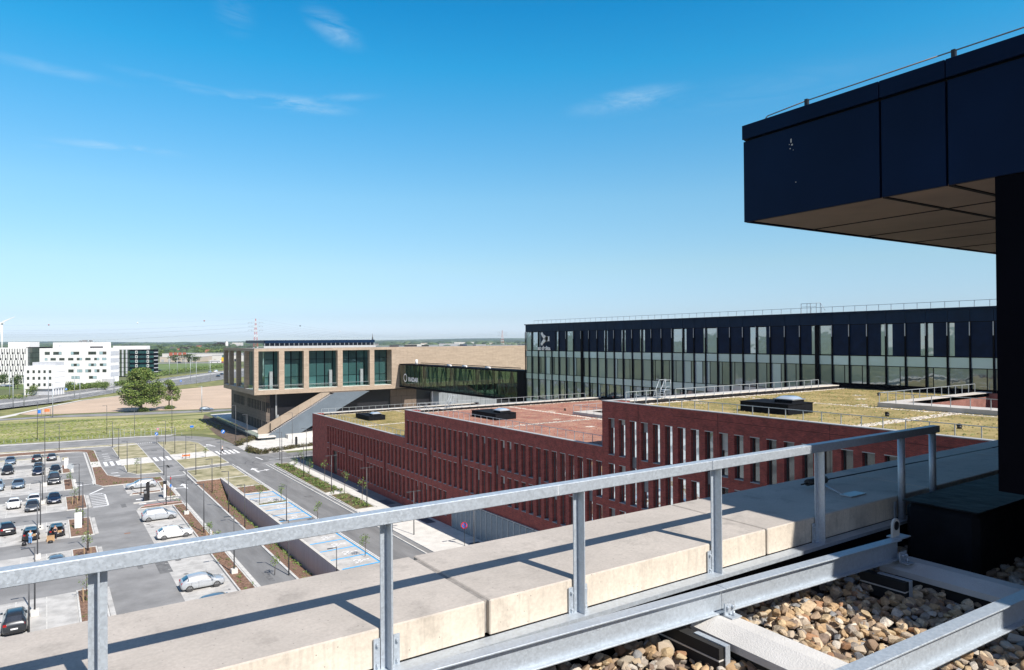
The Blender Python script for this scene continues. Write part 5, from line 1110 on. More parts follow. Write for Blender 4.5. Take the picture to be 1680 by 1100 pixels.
    if open_boot:
        B(MB().box(-h-.02, -h+.25, -w_*.62, w_*.62, .62, Hc-.10), 'boot_opening', black_m)
        B(MB().prism([(-h-.55, -w_*.66), (-h+.45, -w_*.66), (-h+.45, w_*.66), (-h-.55, w_*.66)], Hc+.05, Hc+.12), 'tailgate', paint_m)
        B(MB().box(-h-.05, -h+.1, -w_*.60, -w_*.1, .66, .95), 'boot_luggage', mat('cardboard', (.42, .27, .14), .8))
    if kind in ('suv', 'estate'):
        for sg in (1, -1): B(MB().bar((xr-.3, sg*w_*.60, Hc+.03), (xrr+.1, sg*w_*.60, Hc+.02), .03, .03), 'roof_rail', black_m)
    # door shut lines
    bb = MB()
    for sg in (1, -1):
        for x in (xw-.18, (xr+xrr)/2+.02, xrr+.18): bb.box(x-.008, x+.008, sg*w_*1.0-.004, sg*w_*1.0+.004, .32, belt-.04)
    B(bb, 'door_joint', black_m); return t
CP = dict(black=(.012, .013, .016), navy=(.012, .02, .045), grey=(.07, .08, .095), bluegrey=(.13, .18, .24), silver=(.50, .53, .56), white=(.78, .78, .78), lightblue=(.30, .38, .45), darkgrey=(.035, .04, .047), red=(.4, .02, .02))
PG = 'cars parked in the car park'
def put_car(kind, c, x, y, face, lab, group=PG, z=.006, ob=False, name=None):
    """x,y centre; face: world direction of the bonnet in degrees"""
    t = make_car(kind, car_paint(c, CP[c], .0 if c in ('white', 'black') else .35), lab, group, open_boot=ob)
    t.location = (x, y, z); t.rotation_euler = (0, 0, math.radians(face)); 
    if name: t.name = name
    return t
D = -90; U = 90
put_car('sedan', 'bluegrey', -6.35, 181.2, D, 'blue grey saloon at the left in the farthest bay row, nose to the aisle')
put_car('estate', 'black', -1.7, 181.7, U, 'black estate car with red tail lights in the farthest bay row, backed to the aisle')
put_car('hatch', 'grey', .95, 181.4, U, 'grey hatchback, tail to the aisle, beside the small grass nose of the farthest row')
put_car('suv', 'black', -6.3, 167.6, D, 'black car with pale headlights at the left of the second bay row')
put_car('hatch', 'darkgrey', -1.35, 168.6, D, 'dark grey car half hidden behind the navy hatchback in the second bay row')
put_car('hatch', 'navy', -1.35, 163.3, D, 'navy hatchback in front of a dark grey car in the second bay row')
put_car('hatch', 'black', 1.45, 163.5, D, 'black hatchback behind the big dark people carrier, second bay row')
put_car('van', 'darkgrey', 1.15, 151.4, D, 'big dark grey people carrier beside the third mulch island')
put_car('suv', 'lightblue', -7.1, 150.0, D, 'pale blue car cut off by the left edge of the picture')
put_car('sedan', 'bluegrey', -4.15, 150.6, D, 'blue grey saloon with a wide dark grille in the third bay row')
put_car('mini', 'white', -4.2, 132.4, D, 'small white two tone car with a rounded face')
put_car('hatch', 'white', -1.65, 133.9, D, 'white hatchback half hidden behind a grey car')
put_car('hatch', 'grey', -1.8, 128.9, D, 'dark grey hatchback parked in front of a white one')
put_car('sedan', 'navy', 1.0, 133.4, D, 'dark navy saloon beside the mulch island with the lamp post')
put_car('estate', 'black', -4.55, 115.5, U+8, 'black car with red rear lights at the left of the row with open boots')
put_car('hatch', 'black', -1.7, 110.5, U, 'black hatchback with open tailgate and a man in light blue behind it', ob=True)
put_car('hatch', 'black', 1.1, 110.6, U, 'black hatchback with open tailgate beside the white board and a box on the ground', ob=True)
put_car('hatch', 'bluegrey', .9, 93.3, D, 'blue roofed car mostly hidden behind the handrail')
put_car('suv', 'darkgrey', -2.35, 76.55, U, 'dark blue grey sport utility car seen from behind at the bottom left')
put_car('estate', 'silver', 13.8, 137.2, 180, 'silver estate car with its nose to the left, top of the right hand strip')
put_car('suv', 'silver', 13.5, 111.15, 0, 'silver sport utility car parked below the ticket machines')
put_car('hatch', 'white', 13.9, 99.9, 0, 'white hatchback just above the handrail')
put_car('hatch', 'silver', 13.45, 77.9, 0, 'silver hatchback seen below the handrail')
put_car('hatch', 'bluegrey', 13.7, 70.5, 0, 'blue car roof just showing over the concrete parapet')
put_car('estate', 'bluegrey', 49.4, 276.6, 0, 'blue grey car driving on the farm road left of the tan building', group=None, z=.03)
hv = []
def on_hw(px, t, kind, c, lab, back=False):
    # point on a carriageway at photo column px
    A = lerp(hw0, hwm, t) if t < 1 else lerp(hwm, hw1, t-1)
    for p, q in zip(A[:-1], A[1:]):
        for i in range(60):
            x = p[0]+(q[0]-p[0])*i/60; y = p[1]+(q[1]-p[1])*i/60; v = Vector((x, y, 0)); dz = v.dot(fw)
            if dz > 10 and abs(840+FPX*v.dot(rt)/dz-px) < .8:
                put_car(kind, c, x, y, math.degrees(math.atan2(q[1]-p[1], q[0]-p[0]))+(180 if back else 0), lab, group='vehicles on the highway', z=.08); return
on_hw(354, 1.3, 'van', 'white', 'white van on the far carriageway near the tan building'); on_hw(358, .4, 'estate', 'black', 'black car on the near carriageway beside the tan building', True)
on_hw(363, .6, 'hatch', 'navy', 'dark blue car just left of the tan building on the highway', True); on_hw(344, 1.7, 'hatch', 'lightblue', 'pale blue car on the slip of the highway')
for px, d_, k, c, lab in ((262, 610, 'hatch', 'black', 'black car parked by the green office block'), (8, 338*1.2, 'estate', 'silver', 'silver car parked left of the small white building'), (16, 405, 'sedan', 'bluegrey', 'grey blue car parked beside the road sign at the far left'), (294, 850, 'van', 'navy', 'dark van on the far road'), (366, 850, 'hatch', 'red', 'red car on the far road')):
    x, y = cam_pt(px, d_); put_car(k, c, x, y, -34+180*(px % 2), lab, group='cars far off', z=.06)
# ================================================================== PEOPLE
def person(x, y, rz, top, legs, skin, lab, arms=((.25, .28), (.28, .25)), lean=.0, hair=(.05, .03, .02), step=.12):
    t = thing('person', (x, y, .01), lab, 'person', rz=rz)
    def skinned(name, pts, edges, rad, m, parent, root=0):
        bm = bmesh.new(); sl = bm.verts.layers.skin.verify(); vv = [bm.verts.new(p) for p in pts]
        for v, r_ in zip(vv, rad): v[sl].radius = (r_, r_)
        vv[root][sl].use_root = True
        for a, c in edges: bm.edges.new((vv[a], vv[c]))
        me = bpy.data.meshes.new(name); bm.to_mesh(me); bm.free(); o = bpy.data.objects.new(name, me); col.objects.link(o); o.parent = parent
        me.materials.append(m); o.modifiers.new('skin', 'SKIN')
        ss = o.modifiers.new('sub', 'SUBSURF'); ss.levels = 1; ss.render_levels = 1; return o
    l = lean
    pts = [(0, 0, .95), (l*.5, 0, 1.15), (l, 0, 1.40), (l+.02, 0, 1.50), (l+.04, 0, 1.64), (l+.04, 0, 1.74),
           (0, .10, .90), (.02+step, .11, .50), (-.02+step, .11, .09), (.13+step, .12, .04), (0, -.10, .90), (-.02-step*.4, -.11, .50), (-.06-step, -.11, .09), (.08-step, -.12, .04),
           (l, .19, 1.40), (l+arms[0][0]*.4, .25, 1.13), (l+arms[0][0]+.1, .2, .98), (l, -.19, 1.40), (l+arms[1][0]*.4, -.25, 1.13), (l+arms[1][0]+.1, -.2, .98)]
    ed = [(0,1),(1,2),(2,3),(3,4),(4,5),(0,6),(6,7),(7,8),(8,9),(0,10),(10,11),(11,12),(12,13),(2,14),(14,15),(15,16),(2,17),(17,18),(18,19)]
    rad = [.14, .13, .15, .06, .105, .085, .10, .07, .05, .045, .10, .07, .05, .045, .065, .045, .035, .065, .045, .035]
    skinned('body', pts, ed, rad, skin, t)
    skinned('shirt', [(0, 0, .98), (l*.5, 0, 1.15), (l, 0, 1.41), (l, .19, 1.41), (l+arms[0][0]*.25, .23, 1.24), (l, -.19, 1.41), (l+arms[1][0]*.25, -.23, 1.24)], [(0,1),(1,2),(2,3),(3,4),(2,5),(5,6)], [.155, .15, .165, .08, .065, .08, .065], top, t)
    skinned('trousers', [(0, 0, .96), (0, .10, .90), (.02+step, .11, .50), (-.02+step, .11, .12), (0, -.10, .90), (-.02-step*.4, -.11, .50), (-.06-step, -.11, .12)], [(0,1),(1,2),(2,3),(0,4),(4,5),(5,6)], [.15, .115, .085, .07, .115, .085, .07], legs, t)
    skinned('hair', [(l+.015, 0, 1.72), (l+.03, 0, 1.78)], [(0, 1)], [.108, .07], mat('hair', hair, .8), t)
    MB().box(l+.13, l+.165, -.015, .015, 1.63, 1.67).build('nose', skin, parent=t, world=False)
    for s_ in (.035, -.035): MB().box(l+.125, l+.14, s_-.012, s_+.012, 1.68, 1.695).build('eye', black_m, parent=t, world=False)
    return t
skin_m = mat('skin', (.50, .30, .22), .6, var=.05); jean = mat('light_jeans', (.10, .25, .48), .8); lbl = mat('light_blue_cloth', (.20, .45, .68), .8); dk = mat('dark_cloth', (.015, .018, .03), .8)
person(-1.72, 107.0, math.radians(85), lbl, jean, skin_m, 'man in light blue shirt and jeans at an open car boot', lean=.10, step=.05)
person(.95, 107.75, math.radians(95), dk, dk, skin_m, 'person in dark clothes leaning into the boot beside a cardboard box', lean=.22, step=.05)
person(33.4, 168.2, math.radians(160), mat('white_cloth', (.7, .7, .7), .8), dk, skin_m, 'pedestrian in a white top and dark trousers on the zebra crossing', step=.22)
t = MB().box(.0, .85, 106.9, 107.7, .01, .62).build('cardboard_box', mat('cardboard', (.42, .27, .14), .8), label='brown cardboard box on the ground behind the open black car', category='box', origin=(.4, 107.3, 0))
tag(MB().tube((.4, 106.2, .02), (.4, 106.2, .28), .3, .24, seg=10).build('dark_bag', black_m, origin=(.4, 106.2, 0)), 'round dark bag on the asphalt in front of the cardboard box', 'bag')
tag(MB().tube((-2.35, 106.7, .02), (-2.35, 106.7, .42), .27, .22, seg=10).build('dark_bag', black_m, origin=(-2.3, 106.7, 0)), 'dark bag standing beside the man in light blue', 'bag')
# ================================================================== LAMPS, SIGNS, POSTS
def lamp(x, y, h, lab, head=(-1, 0), double=False, base=True, group='lamp posts of the car park', m=dkmetal, z=0):
    t = thing('street_lamp', (x, y, z), lab, 'lamp post', group)
    k_ = 1.9 if m is galv_l else 1.0
    MB().tube((x, y, z), (x, y, z+h), .075*k_, .055*k_, seg=8).build('pole', m, parent=t)
    if base: MB().prism([(x-.32, y-.32), (x+.32, y-.32), (x+.32, y+.32), (x-.32, y+.32)], z, z+.55).build('concrete_base', pave_w, parent=t)
    for s in ((1, -1) if double else (1,)):
        d = Vector((head[0], head[1], 0)).normalized()*s; p = Vector((x, y, z+h-.04))
        MB().bar(p, p+d*.45, .05, .05).build('arm', m, parent=t); MB().bar(p+d*.4, p+d*1.05, .20, .07).build('lamp_head', m, parent=t)
    return t
desc = ['beside the parked cars', 'in the mulch island', 'on the asphalt edge', 'by the planted strip']
LP = [(-.24, 149.2, 6.4, 1, 'between bay rows, behind the big dark people carrier'), (-.55, 132.5, 6.4, 1, 'between the white hatchback and the navy saloon'), (-.7, 114.8, 6.4, 1, 'next to the open black hatchbacks'), (-.9, 99.2, 6.4, 1, 'in front of the man in light blue'), (-.93, 78.8, 6.4, 1, 'on a block between the lowest bay rows at the left'),
      (4.37, 131.5, 6.0, 0, 'in the mulch island with the hatched marking'), (4.2, 113.6, 6.0, 0, 'in the mulch island with the white board'), (4.2, 99.2, 5.6, 0, 'in the mulch island just above the handrail'),
      (13.1, 130.6, 6.2, 0, 'left of the ticket machines'), (13.1, 154.4, 6.2, 0, 'at the lower left corner of the small lawn'), (18.7, 147.5, 6.6, 0, 'at the top of the ramp lane'), (15.5, 119.8, 6.2, 0, 'between the ticket machines and the silver sport utility car'),
      (17.15, 111.7, 6.6, 1, 'on a pale block right of the silver sport utility car'), (17.4, 99.5, 6.6, 0, 'in the strip right of the white hatchback'), (17.1, 80.2, 6.4, 1, 'on a pale block right of the lower silver hatchback'),
      (22.7, 110.1, 6.2, 0, 'at the right kerb of the ramp lane'), (23.7, 143.5, 6, 0, 'on the lawn below the white path, left'), (23.9, 129, 6, 0, 'near the bend of the lawn above the retaining wall'), (29, 147.7, 6, 0, 'on the lawn beside the main road corner'),
      (24.6, 191, 6, 0, 'at the top of the right lawn'), (24.5, 175.3, 6, 0, 'at the left edge of the right lawn'), (25.2, 164.7, 5.2, 0, 'by the orange fence on the white path'), (13.4, 194.8, 6.2, 0, 'at the far corner of the left lawn'), (2.5, 195.6, 6.2, 0, 'in the mulch strip along the ring road'), (13.2, 174.7, 6.6, 0, 'at the near corner of the left lawn'),
      (-.3, 186, 9.0, 0, 'tallest pole behind the farthest bay row'), (22.6, 99.4, 6, 0, 'lower down the right kerb of the ramp lane'), (21.9, 76.2, 6, 0, 'at the foot of the ramp lane'), (26.8, 74.9, 5.6, 0, 'against the retaining wall above the parapet'), (28.3, 99.5, 5, 0, 'at the end of the three disabled bays'),
      (-1.3, 74.3, 4.6, 0, 'thin one right of the dark sport utility car')]
for i, (x, y, h_, bs, lab) in enumerate(LP): lamp(x, y, h_, 'grey lamp post '+lab, head=(-1, 0) if i % 3 else (-.8, .6), base=bool(bs), z=bank_z(x, y) if DX0 < x < DX1 and y < 137 else .02)
for x, y, h_, d_, lab in ((40.0, 114.1, 6.2, 1, 'double headed lamp in the planting bed, farther from us'), (40.6, 100, 6.2, 1, 'double headed lamp in the nearer planting bed'), (39.9, 82.3, 5.8, 1, 'double headed lamp on the white pavement near the louvre screen'), (40.0, 129.3, 6, 0, 'single lamp in the long planting bed'), (43.2, 72.5, 5, 1, 'double headed lamp by the no parking sign'),
      (41.7, 151.4, 7, 0, 'lamp at the mouth of the side road'), (40.0, 143.8, 7, 0, 'lamp at the far end of the planting bed'), (47, 150, 6.6, 0, 'lamp by the railing of the side road'), (38.4, 166.4, 8.8, 0, 'tall lamp with an arm beside the plaza steps'), (50.4, 172, 8, 0, 'plain tall pole on the white plaza'), (38.5, 178.4, 10, 0, 'tall pole left of the plaza hedge')):
    lamp(x, y, h_, 'grey '+lab, head=(-1, 0), double=bool(d_), base=False, group='lamp posts near the brick building')
for i, (x, y, h_) in enumerate([(-2.0, 222.4, 10), (29.2, 214, 11), (14, 223.5, 8), (20.2, 216.8, 7)]): lamp(x, y, h_, ['pole at the left of the meadow', 'tall pole at the right end of the meadow', 'pole in the middle of the meadow edge', 'pole right of the middle of the meadow edge'][i], base=False, group='poles at the meadow', z=-.02)
for i, (x, y, h_) in enumerate([(-14, 392, 14), (-10.9, 335.7, 12), (-7.4, 336.9, 13), (.7, 355.9, 14), (1.8, 285.4, 11.5), (10.6, 372.5, 14), (12.5, 365.8, 10), (28.5, 404.6, 14), (77.2, 577.9, 14), (83.9, 587, 14), (79.3, 499.2, 14.5), (75, 451.8, 14), (46.6, 269.7, 9.6), (92, 600, 14), (103, 640, 14), (120, 660, 12), (88, 480, 13)]):
    lamp(x, y, h_, ['light grey highway lamp at the far left', 'highway lamp left of the traffic signs', 'highway lamp before the small white building', 'highway lamp right of the small white building', 'tall light lamp on the farm road', 'highway lamp before the big white building', 'shorter highway lamp before the big white building', 'highway lamp just left of the big tree', 'highway lamp beyond the green office block', 'second highway lamp beyond the green office block', 'highway lamp right of the big tree', 'highway lamp over the bare soil field', 'lamp beside the blue grey car on the farm road', 'distant highway lamp a', 'distant highway lamp over the green field', 'distant highway lamp before the white coach', 'highway lamp close to the tan building'][i].replace(' a', ' in the trees'), base=False, group='light grey highway lamps', m=galv_l)
def round_sign(x, y, h, r, lab, kind, z=0, face=-90):
    t = thing('road_sign', (x, y, z), lab, 'road sign'); f = math.radians(face); d = Vector((math.cos(f), math.sin(f), 0)); s_ = Vector((-d.y, d.x, 0))
    MB().tube((x, y, z), (x, y, z+h+r), .035, seg=6).build('pole', dkmetal, parent=t)
    c = Vector((x, y, z+h))+d*.05
    def disc(r0, off, m, nm, a0=0, seg=24):
        MB().face([tuple(c+d*off+s_*r0*math.cos(2*math.pi*i/seg+a0)+Vector((0, 0, 1))*r0*math.sin(2*math.pi*i/seg+a0)) for i in range(seg)]).build(nm, m, parent=t)
    blue = mat('sign_blue', (.02, .16, .55), .4); redp = mat('sign_red', (.62, .02, .03), .4)
    MB().tube(c, c-d*.03, r, seg=20).build('plate', galv_l, parent=t)
    if kind == 'nopark':
        disc(r, .006, redp, 'red_ring'); disc(r*.74, .012, blue, 'blue_disc')
        MB().face([tuple(c+d*.018+s_*a+Vector((0, 0, b_))) for a, b_ in ((r*.62, -r*.44), (r*.44, -r*.62), (-r*.62, r*.44), (-r*.44, r*.62))]).build('red_bar', redp, parent=t)
    elif kind == 'blue':
        disc(r, .006, blue, 'blue_disc'); MB().face([tuple(c+d*.012+s_*a*r+Vector((0, 0, b_*r))) for a, b_ in ((-.6, -.5), (-.4, -.65), (.25, .1), (.45, -.1), (.5, .6), (-.2, .5), (.05, .3))]).build('white_arrow', white_p, parent=t)
    elif kind == 'tri':
        disc(r, .006, redp, 'red_triangle', -math.pi/2, 3); disc(r*.55, .012, white_p, 'white_triangle', -math.pi/2, 3)
    elif kind == 'rect': MB().box(x-.45, x+.45, y-.08, y-.05, z+h-.25, z+h+.25).build('blue_panel', blue, parent=t)
    return t
round_sign(42.9, 74.3, 2.5, .42, 'round no parking sign, blue with a red ring, standing by the brick building', 'nopark', z=.1, face=-135)
round_sign(22.9, 193.5, 2.6, .42, 'round blue sign with a white arrow at the edge of the meadow', 'blue', face=-120); round_sign(23.3, 194.2, 3.7, .40, 'small red triangle sign just above the round blue one', 'tri', face=-120)
round_sign(36.8, 184.5, 3.0, .5, 'round blue sign in the shade beside the tan building', 'blue', face=-120); round_sign(31.9, 199, 3.2, .4, 'small blue rectangular sign near the corner of the ring road', 'rect'); round_sign(3.6, 148.4, 3.2, .55, 'dark round mirror sign in the narrow mulch island', 'none')
round_sign(8.0, 402, 3, .6, 'blue round sign on the highway left of the big tree', 'blue', face=-120); round_sign(67, 455, 2.4, .65, 'blue round sign beside the highway, right of the big tree', 'blue', face=-120)
t = thing('traffic_signs', (-1, 290, 0), 'blue and orange temporary signs on the farm road at the left', 'road sign')
MB().box(-2.5, -1.6, 289.9, 290, 1.2, 2.4).build('blue_sign', mat('sign_blue', (.02, .16, .55), .4), parent=t); MB().box(-.6, .9, 290.2, 290.3, 1.6, 2.6).build('orange_sign', mat('sign_orange', (.7, .18, .05), .5), parent=t)
for x in (-2.4, -1.4, -.4, 1.1): MB().box(x-.05, x+.05, 290.05, 290.15, 0, 2.6).build('leg', dkmetal, parent=t)
# white boards, ticket machines, bollards
def board(x, y, wd, h_, lab, m=white_p):
    t = thing('white_board', (x, y, 0), lab, 'board'); MB().box(x-wd/2, x+wd/2, y-.06, y+.06, .15, h_).build('panel', m, parent=t)
    for s in (-1, 1): MB().box(x+s*wd*.4-.04, x+s*wd*.4+.04, y-.05, y+.05, 0, .15).build('leg', dkmetal, parent=t)
board(3.6, 111.9, .85, 2.25, 'plain white upright board in the mulch island near the open boots'); board(3.3, 166.3, .7, 2.2, 'plain white upright board in the narrow mulch island farther off')
t = thing('parking_machine', (13.1, 124.9, 0), 'black two part parking machine on the kerbed island', 'ticket machine'); MB().box(12.9, 13.35, 124.7, 125.05, .1, 1.9).build('cabinet', black_m, parent=t, bevel=.03, fix=True); MB().box(13.3, 13.8, 125.2, 125.6, .1, 3.0).build('tall_cabinet', black_m, parent=t, bevel=.03, fix=True); MB().box(12.95, 13.3, 124.68, 124.70, 1.3, 1.7).build('screen', lead, parent=t)
t = thing('parking_machine', (16.2, 126, 0), 'white parking machine with a dark cap', 'ticket machine'); MB().box(15.9, 16.35, 125.8, 126.2, .05, 2.3).build('cabinet', white_p, parent=t, bevel=.03, fix=True); MB().box(15.85, 16.4, 125.75, 126.25, 2.302, 2.75).build('cap', black_m, parent=t); MB().box(15.6, 16.5, 125.9, 126.5, 1.35, 1.5).build('barrier_head', black_m, parent=t)
t = thing('barrier_post', (16.4, 121.8, 0), 'thin post with a blue and white sign beside the red kerb', 'post'); MB().box(16.36, 16.44, 121.76, 121.84, 0, 4.2).build('pole', dkmetal, parent=t); MB().box(16.28, 16.52, 121.70, 121.74, 2.5, 2.9).build('sign_plate', mat('sign_blue', (.02, .16, .55), .4), parent=t); MB().box(16.33, 16.47, 121.70, 121.74, 3.7, 4.0).build('red_plate', mat('sign_red', (.62, .02, .03), .4), parent=t)
t = thing('orange_fence', (25.4, 166, 0), 'low orange road work barrier on the white path', 'barrier'); MB().box(24.6, 26.2, 165.6, 165.66, .5, .85).build('orange_plank', mat('sign_orange', (.7, .18, .05), .5), parent=t)
for x in (24.7, 26.1): MB().box(x-.04, x+.04, 165.7, 165.78, .06, 1.0).build('leg', dkmetal, parent=t)
t = thing('plaza_pillar', (50.3, 167.6, .3), 'black slim information pillar on the plaza', 'pillar'); MB().box(49.8, 50.3, 167.4, 167.7, .3, 2.5).build('body', black_m, parent=t); MB().box(49.75, 50.35, 167.35, 167.75, .3, .38).build('foot', lead, parent=t)
t = thing('yellow_post', (53.5, 158, 0), 'yellow and white post at the side road', 'post'); MB().tube((53.5, 161.8, 0), (53.5, 161.8, 1.6), .25).build('body', mat('yellow_paint', (.75, .5, .03), .5), parent=t); MB().tube((53.5, 161.8, 1.6), (53.5, 161.8, 2.2), .25).build('white_top', white_p, parent=t)
t = thing('wooden_fence', (-2, 219, 0), 'low wire fence with thin grey posts at the near edge of the meadow', 'fence')
for i in range(34):
    x = -9+1.2*i+(.3 if i % 2 else 0); y = 218.3-.085*(x+9)-(.004*(x+9)**2 if x > 0 else 0)
    MB().box(x-.035, x+.035, y-.035, y+.035, 0, 1.9 if 14 < x < 30 else .8).build('post', galv_l, parent=t)
MB().path([(13.5, 216.0, 1.85), (20, 215.2, 1.85), (30, 213, 1.85)], .025).path([(13.5, 216.0, .9), (20, 215.2, .9), (30, 213, .9)], .02).build('wire', galv_l, parent=t)
rail((44, 149.2, 0), (46.2, 149.2, 0), 1.1, .6, 'dark railing over the basement ramp next to the brick building corner', None, m=dkmetal)
rail((46.8, 150.4, 0), (62, 150.8, 0), 1.1, 1.4, 'pale railing along the side road behind the brick building', None)
# ================================================================== PLANTS
leaf_big = island_colours('leaf_chestnut', [(.105, .175, .03), (.15, .22, .04), (.085, .14, .025), (.20, .26, .055), (.13, .19, .035), (.06, .10, .02), (.23, .26, .07)], rough=.6, bump=0)
leaf_y = island_colours('leaf_young', [(.12, .20, .04), (.17, .25, .06), (.09, .15, .03)], rough=.6, bump=0)
leaf_d = island_colours('leaf_far', [(.045, .085, .025), (.065, .11, .03), (.09, .14, .04), (.035, .065, .022), (.12, .16, .05)], rough=.8, bump=0)
leaf_p = island_colours('leaf_copper', [(.05, .025, .03), (.07, .04, .04), (.04, .02, .025)], rough=.8, bump=0)
leaf_l = island_colours('leaf_light', [(.13, .19, .04), (.17, .23, .06), (.10, .16, .04)], rough=.8, bump=0)
bark = mat('bark', (.10, .075, .055), .9, var=.3, scale=6, bump=.5)
def leaves(b, c, rad, n, size, rr=R, flat=1.):
    for _ in range(n):
        d = Vector((rr.gauss(0, 1), rr.gauss(0, 1), rr.gauss(0, 1))).normalized(); q = rr.random()**.38
        p = Vector(c)+Vector((d.x*rad[0], d.y*rad[1], d.z*rad[2]))*q; s = size*rr.uniform(.6, 1.4)
        u = Vector((rr.gauss(0, 1), rr.gauss(0, 1), rr.gauss(0, .6))).normalized(); v = u.cross(Vector((rr.gauss(0, 1), rr.gauss(0, 1), rr.gauss(0, 1)))).normalized()
        b.face([p-u*s, p+v*s*.55, p+u*s, p-v*s*.55])
def tree(x, y, h, wd, lab, m=leaf_big, n=9000, size=.17, clumps=46, group=None, trunk=.42, z=0, name='tree', seed=1, low=.14):
    rr = random.Random(seed); t = thing(name, (x, y, z), lab, 'tree', group)
    tb = MB(); top = Vector((x+rr.uniform(-.3, .3), y, z+h*.62)); base = Vector((x, y, z))
    mid = base.lerp(top, .35)+Vector((rr.uniform(-.2, .2), rr.uniform(-.2, .2), 0))
    tb.tube(base, mid, trunk, trunk*.72, 9).tube(mid, top, trunk*.72, trunk*.25, 8)
    cl = []
    for i in range(clumps):
        a = rr.uniform(0, 6.28); el = rr.uniform(low, 1)**.9; prof = math.sin(math.pi*min(1, (el*.88+.10)))**.65
        rd = wd/2*prof*rr.uniform(.35, .92); c = Vector((x+rd*math.cos(a), y+rd*math.sin(a), z+h*el*rr.uniform(.93, 1.0))); r_ = wd*rr.uniform(.085, .16)
        if c.z+r_*.7 > z+h: c.z = z+h-r_*.7
        cl.append((c, r_)); s0 = mid.lerp(top, rr.uniform(0, .9)); k = s0.lerp(c, .5)+Vector((0, 0, -.05*h*rr.random()))
        tb.tube(s0, k, trunk*.22, trunk*.13, 5, caps=False).tube(k, c, trunk*.13, trunk*.03, 5, caps=False)
    tb.build('trunk', bark, parent=t)
    b = MB(); tot = sum(r_**2 for c, r_ in cl)
    for c, r_ in cl: leaves(b, c, (r_*1.15, r_*1.15, r_*.78), int(n*r_*r_/tot), size, rr)
    b.build('crown', m, parent=t); return t
tree(29.3, 290, 16.2, 14.2, 'large broad leafy tree standing beside the farm road', n=15000, size=.30, clumps=110, seed=4, trunk=.55, low=.17)
tree(39.1, 293.5, 11.2, 9.2, 'smaller leafy tree with open crown right of the large tree', n=3000, size=.26, clumps=30, seed=9, trunk=.28, low=.30)
for i, (x, y) in enumerate(((29.8, 288.2), (38.9, 291.6))):
    t = thing('bush', (x, y, 0), ['leafy tuft at the foot of the large tree', 'leafy tuft at the foot of the smaller tree'][i], 'bush'); b = MB(); leaves(b, (x, y, .7), (2.0, 1.2, .9), 500, .22); b.build('foliage', leaf_l, parent=t)
def sapling(x, y, h, lab, z=0, stakes=True, m=leaf_y, n=85, seed=0, group='young street trees'):
    h *= .82; rr = random.Random(seed+int(x*10)); t = thing('young_tree', (x, y, z), lab, 'young tree', group); tb = MB().tube((x, y, z), (x+.1, y, z+h*.9), .045, .015, 6); b = MB()
    for i in range(7):
        a = rr.uniform(0, 6.28); z0 = z+h*rr.uniform(.38, .75); e = Vector((x+h*.17*math.cos(a), y+h*.17*math.sin(a), z0+h*.22)); tb.tube((x+.05, y, z0), e, .018, .006, 4)
        leaves(b, Vector((x+.05, y, z0)).lerp(e, .75), (.32, .32, .42), n//7, .10, rr)
    leaves(b, (x+.1, y, z+h*.88), (.3, .3, .5), n//7, .10, rr); tb.build('trunk', bark, parent=t); b.build('crown', m, parent=t)
    if stakes:
        for a in (0, 2.1, 4.2):
            sx1, sy1 = x+.45*math.cos(a), y+.45*math.sin(a); MB().tube((sx1, sy1, z), (sx1, sy1, z+1.2), .045, seg=5).build('stake', mat('stake_wood', (.40, .28, .16), .8), parent=t)
for i, (x, y, h_, lab) in enumerate([(40.6, 128, 4.4, 'young tree in the long bed beside the single lamp'), (41.2, 111.2, 5, 'young tree in the nearer bed by the brick wall'), (41.7, 104.7, 4.6, 'young tree close to the second double headed lamp'), (42.0, 123.5, 5.0, 'young tree on the white path between the two beds'), (40.2, 136, 3.6, 'young tree near the far end of the long bed'), (43, 141, 4.2, 'young tree close to the corner of the brick building'),
     (31.6, 96, 3.6, 'sapling at the corner of the blue lined bays above the handrail'), (31.2, 77.5, 3.2, 'sapling in the nearest disabled bay, above the concrete parapet'), (31.0, 112, 3.4, 'sapling in the narrow bed between the blue lined bays'), (27.9, 113, 3.4, 'sapling at the end of the first blue lined bays'), (3.9, 96.0, 4.0, 'staked sapling in the mulch island above the handrail'), (3.2, 80.2, 4.0, 'staked sapling in the mulch island below the handrail'), (3.6, 129, 3.6, 'staked sapling in the big mulch island by the hatched marking'),
     (17.1, 89.5, 3.2, 'staked sapling in the strip above the lower silver hatchback'), (17.2, 95, 2.8, 'small sapling in the strip under the white hatchback nose'), (3.8, 113, 3.4, 'sapling behind the white board'), (3.3, 146, 3.0, 'sapling by the round mirror sign'), (14.5, 152, 3.6, 'small tree on the left lawn beside its lamp'), (29, 164, 2.6, 'thin sapling on the lower right lawn'), (20.6, 77, 2.6, 'thin sapling at the ramp lane edge')]):
    sapling(x, y, h_, lab, z=.1 if not DX0 < x < DX1 else 0, stakes=i in (10, 11, 12, 13, 14), seed=i)
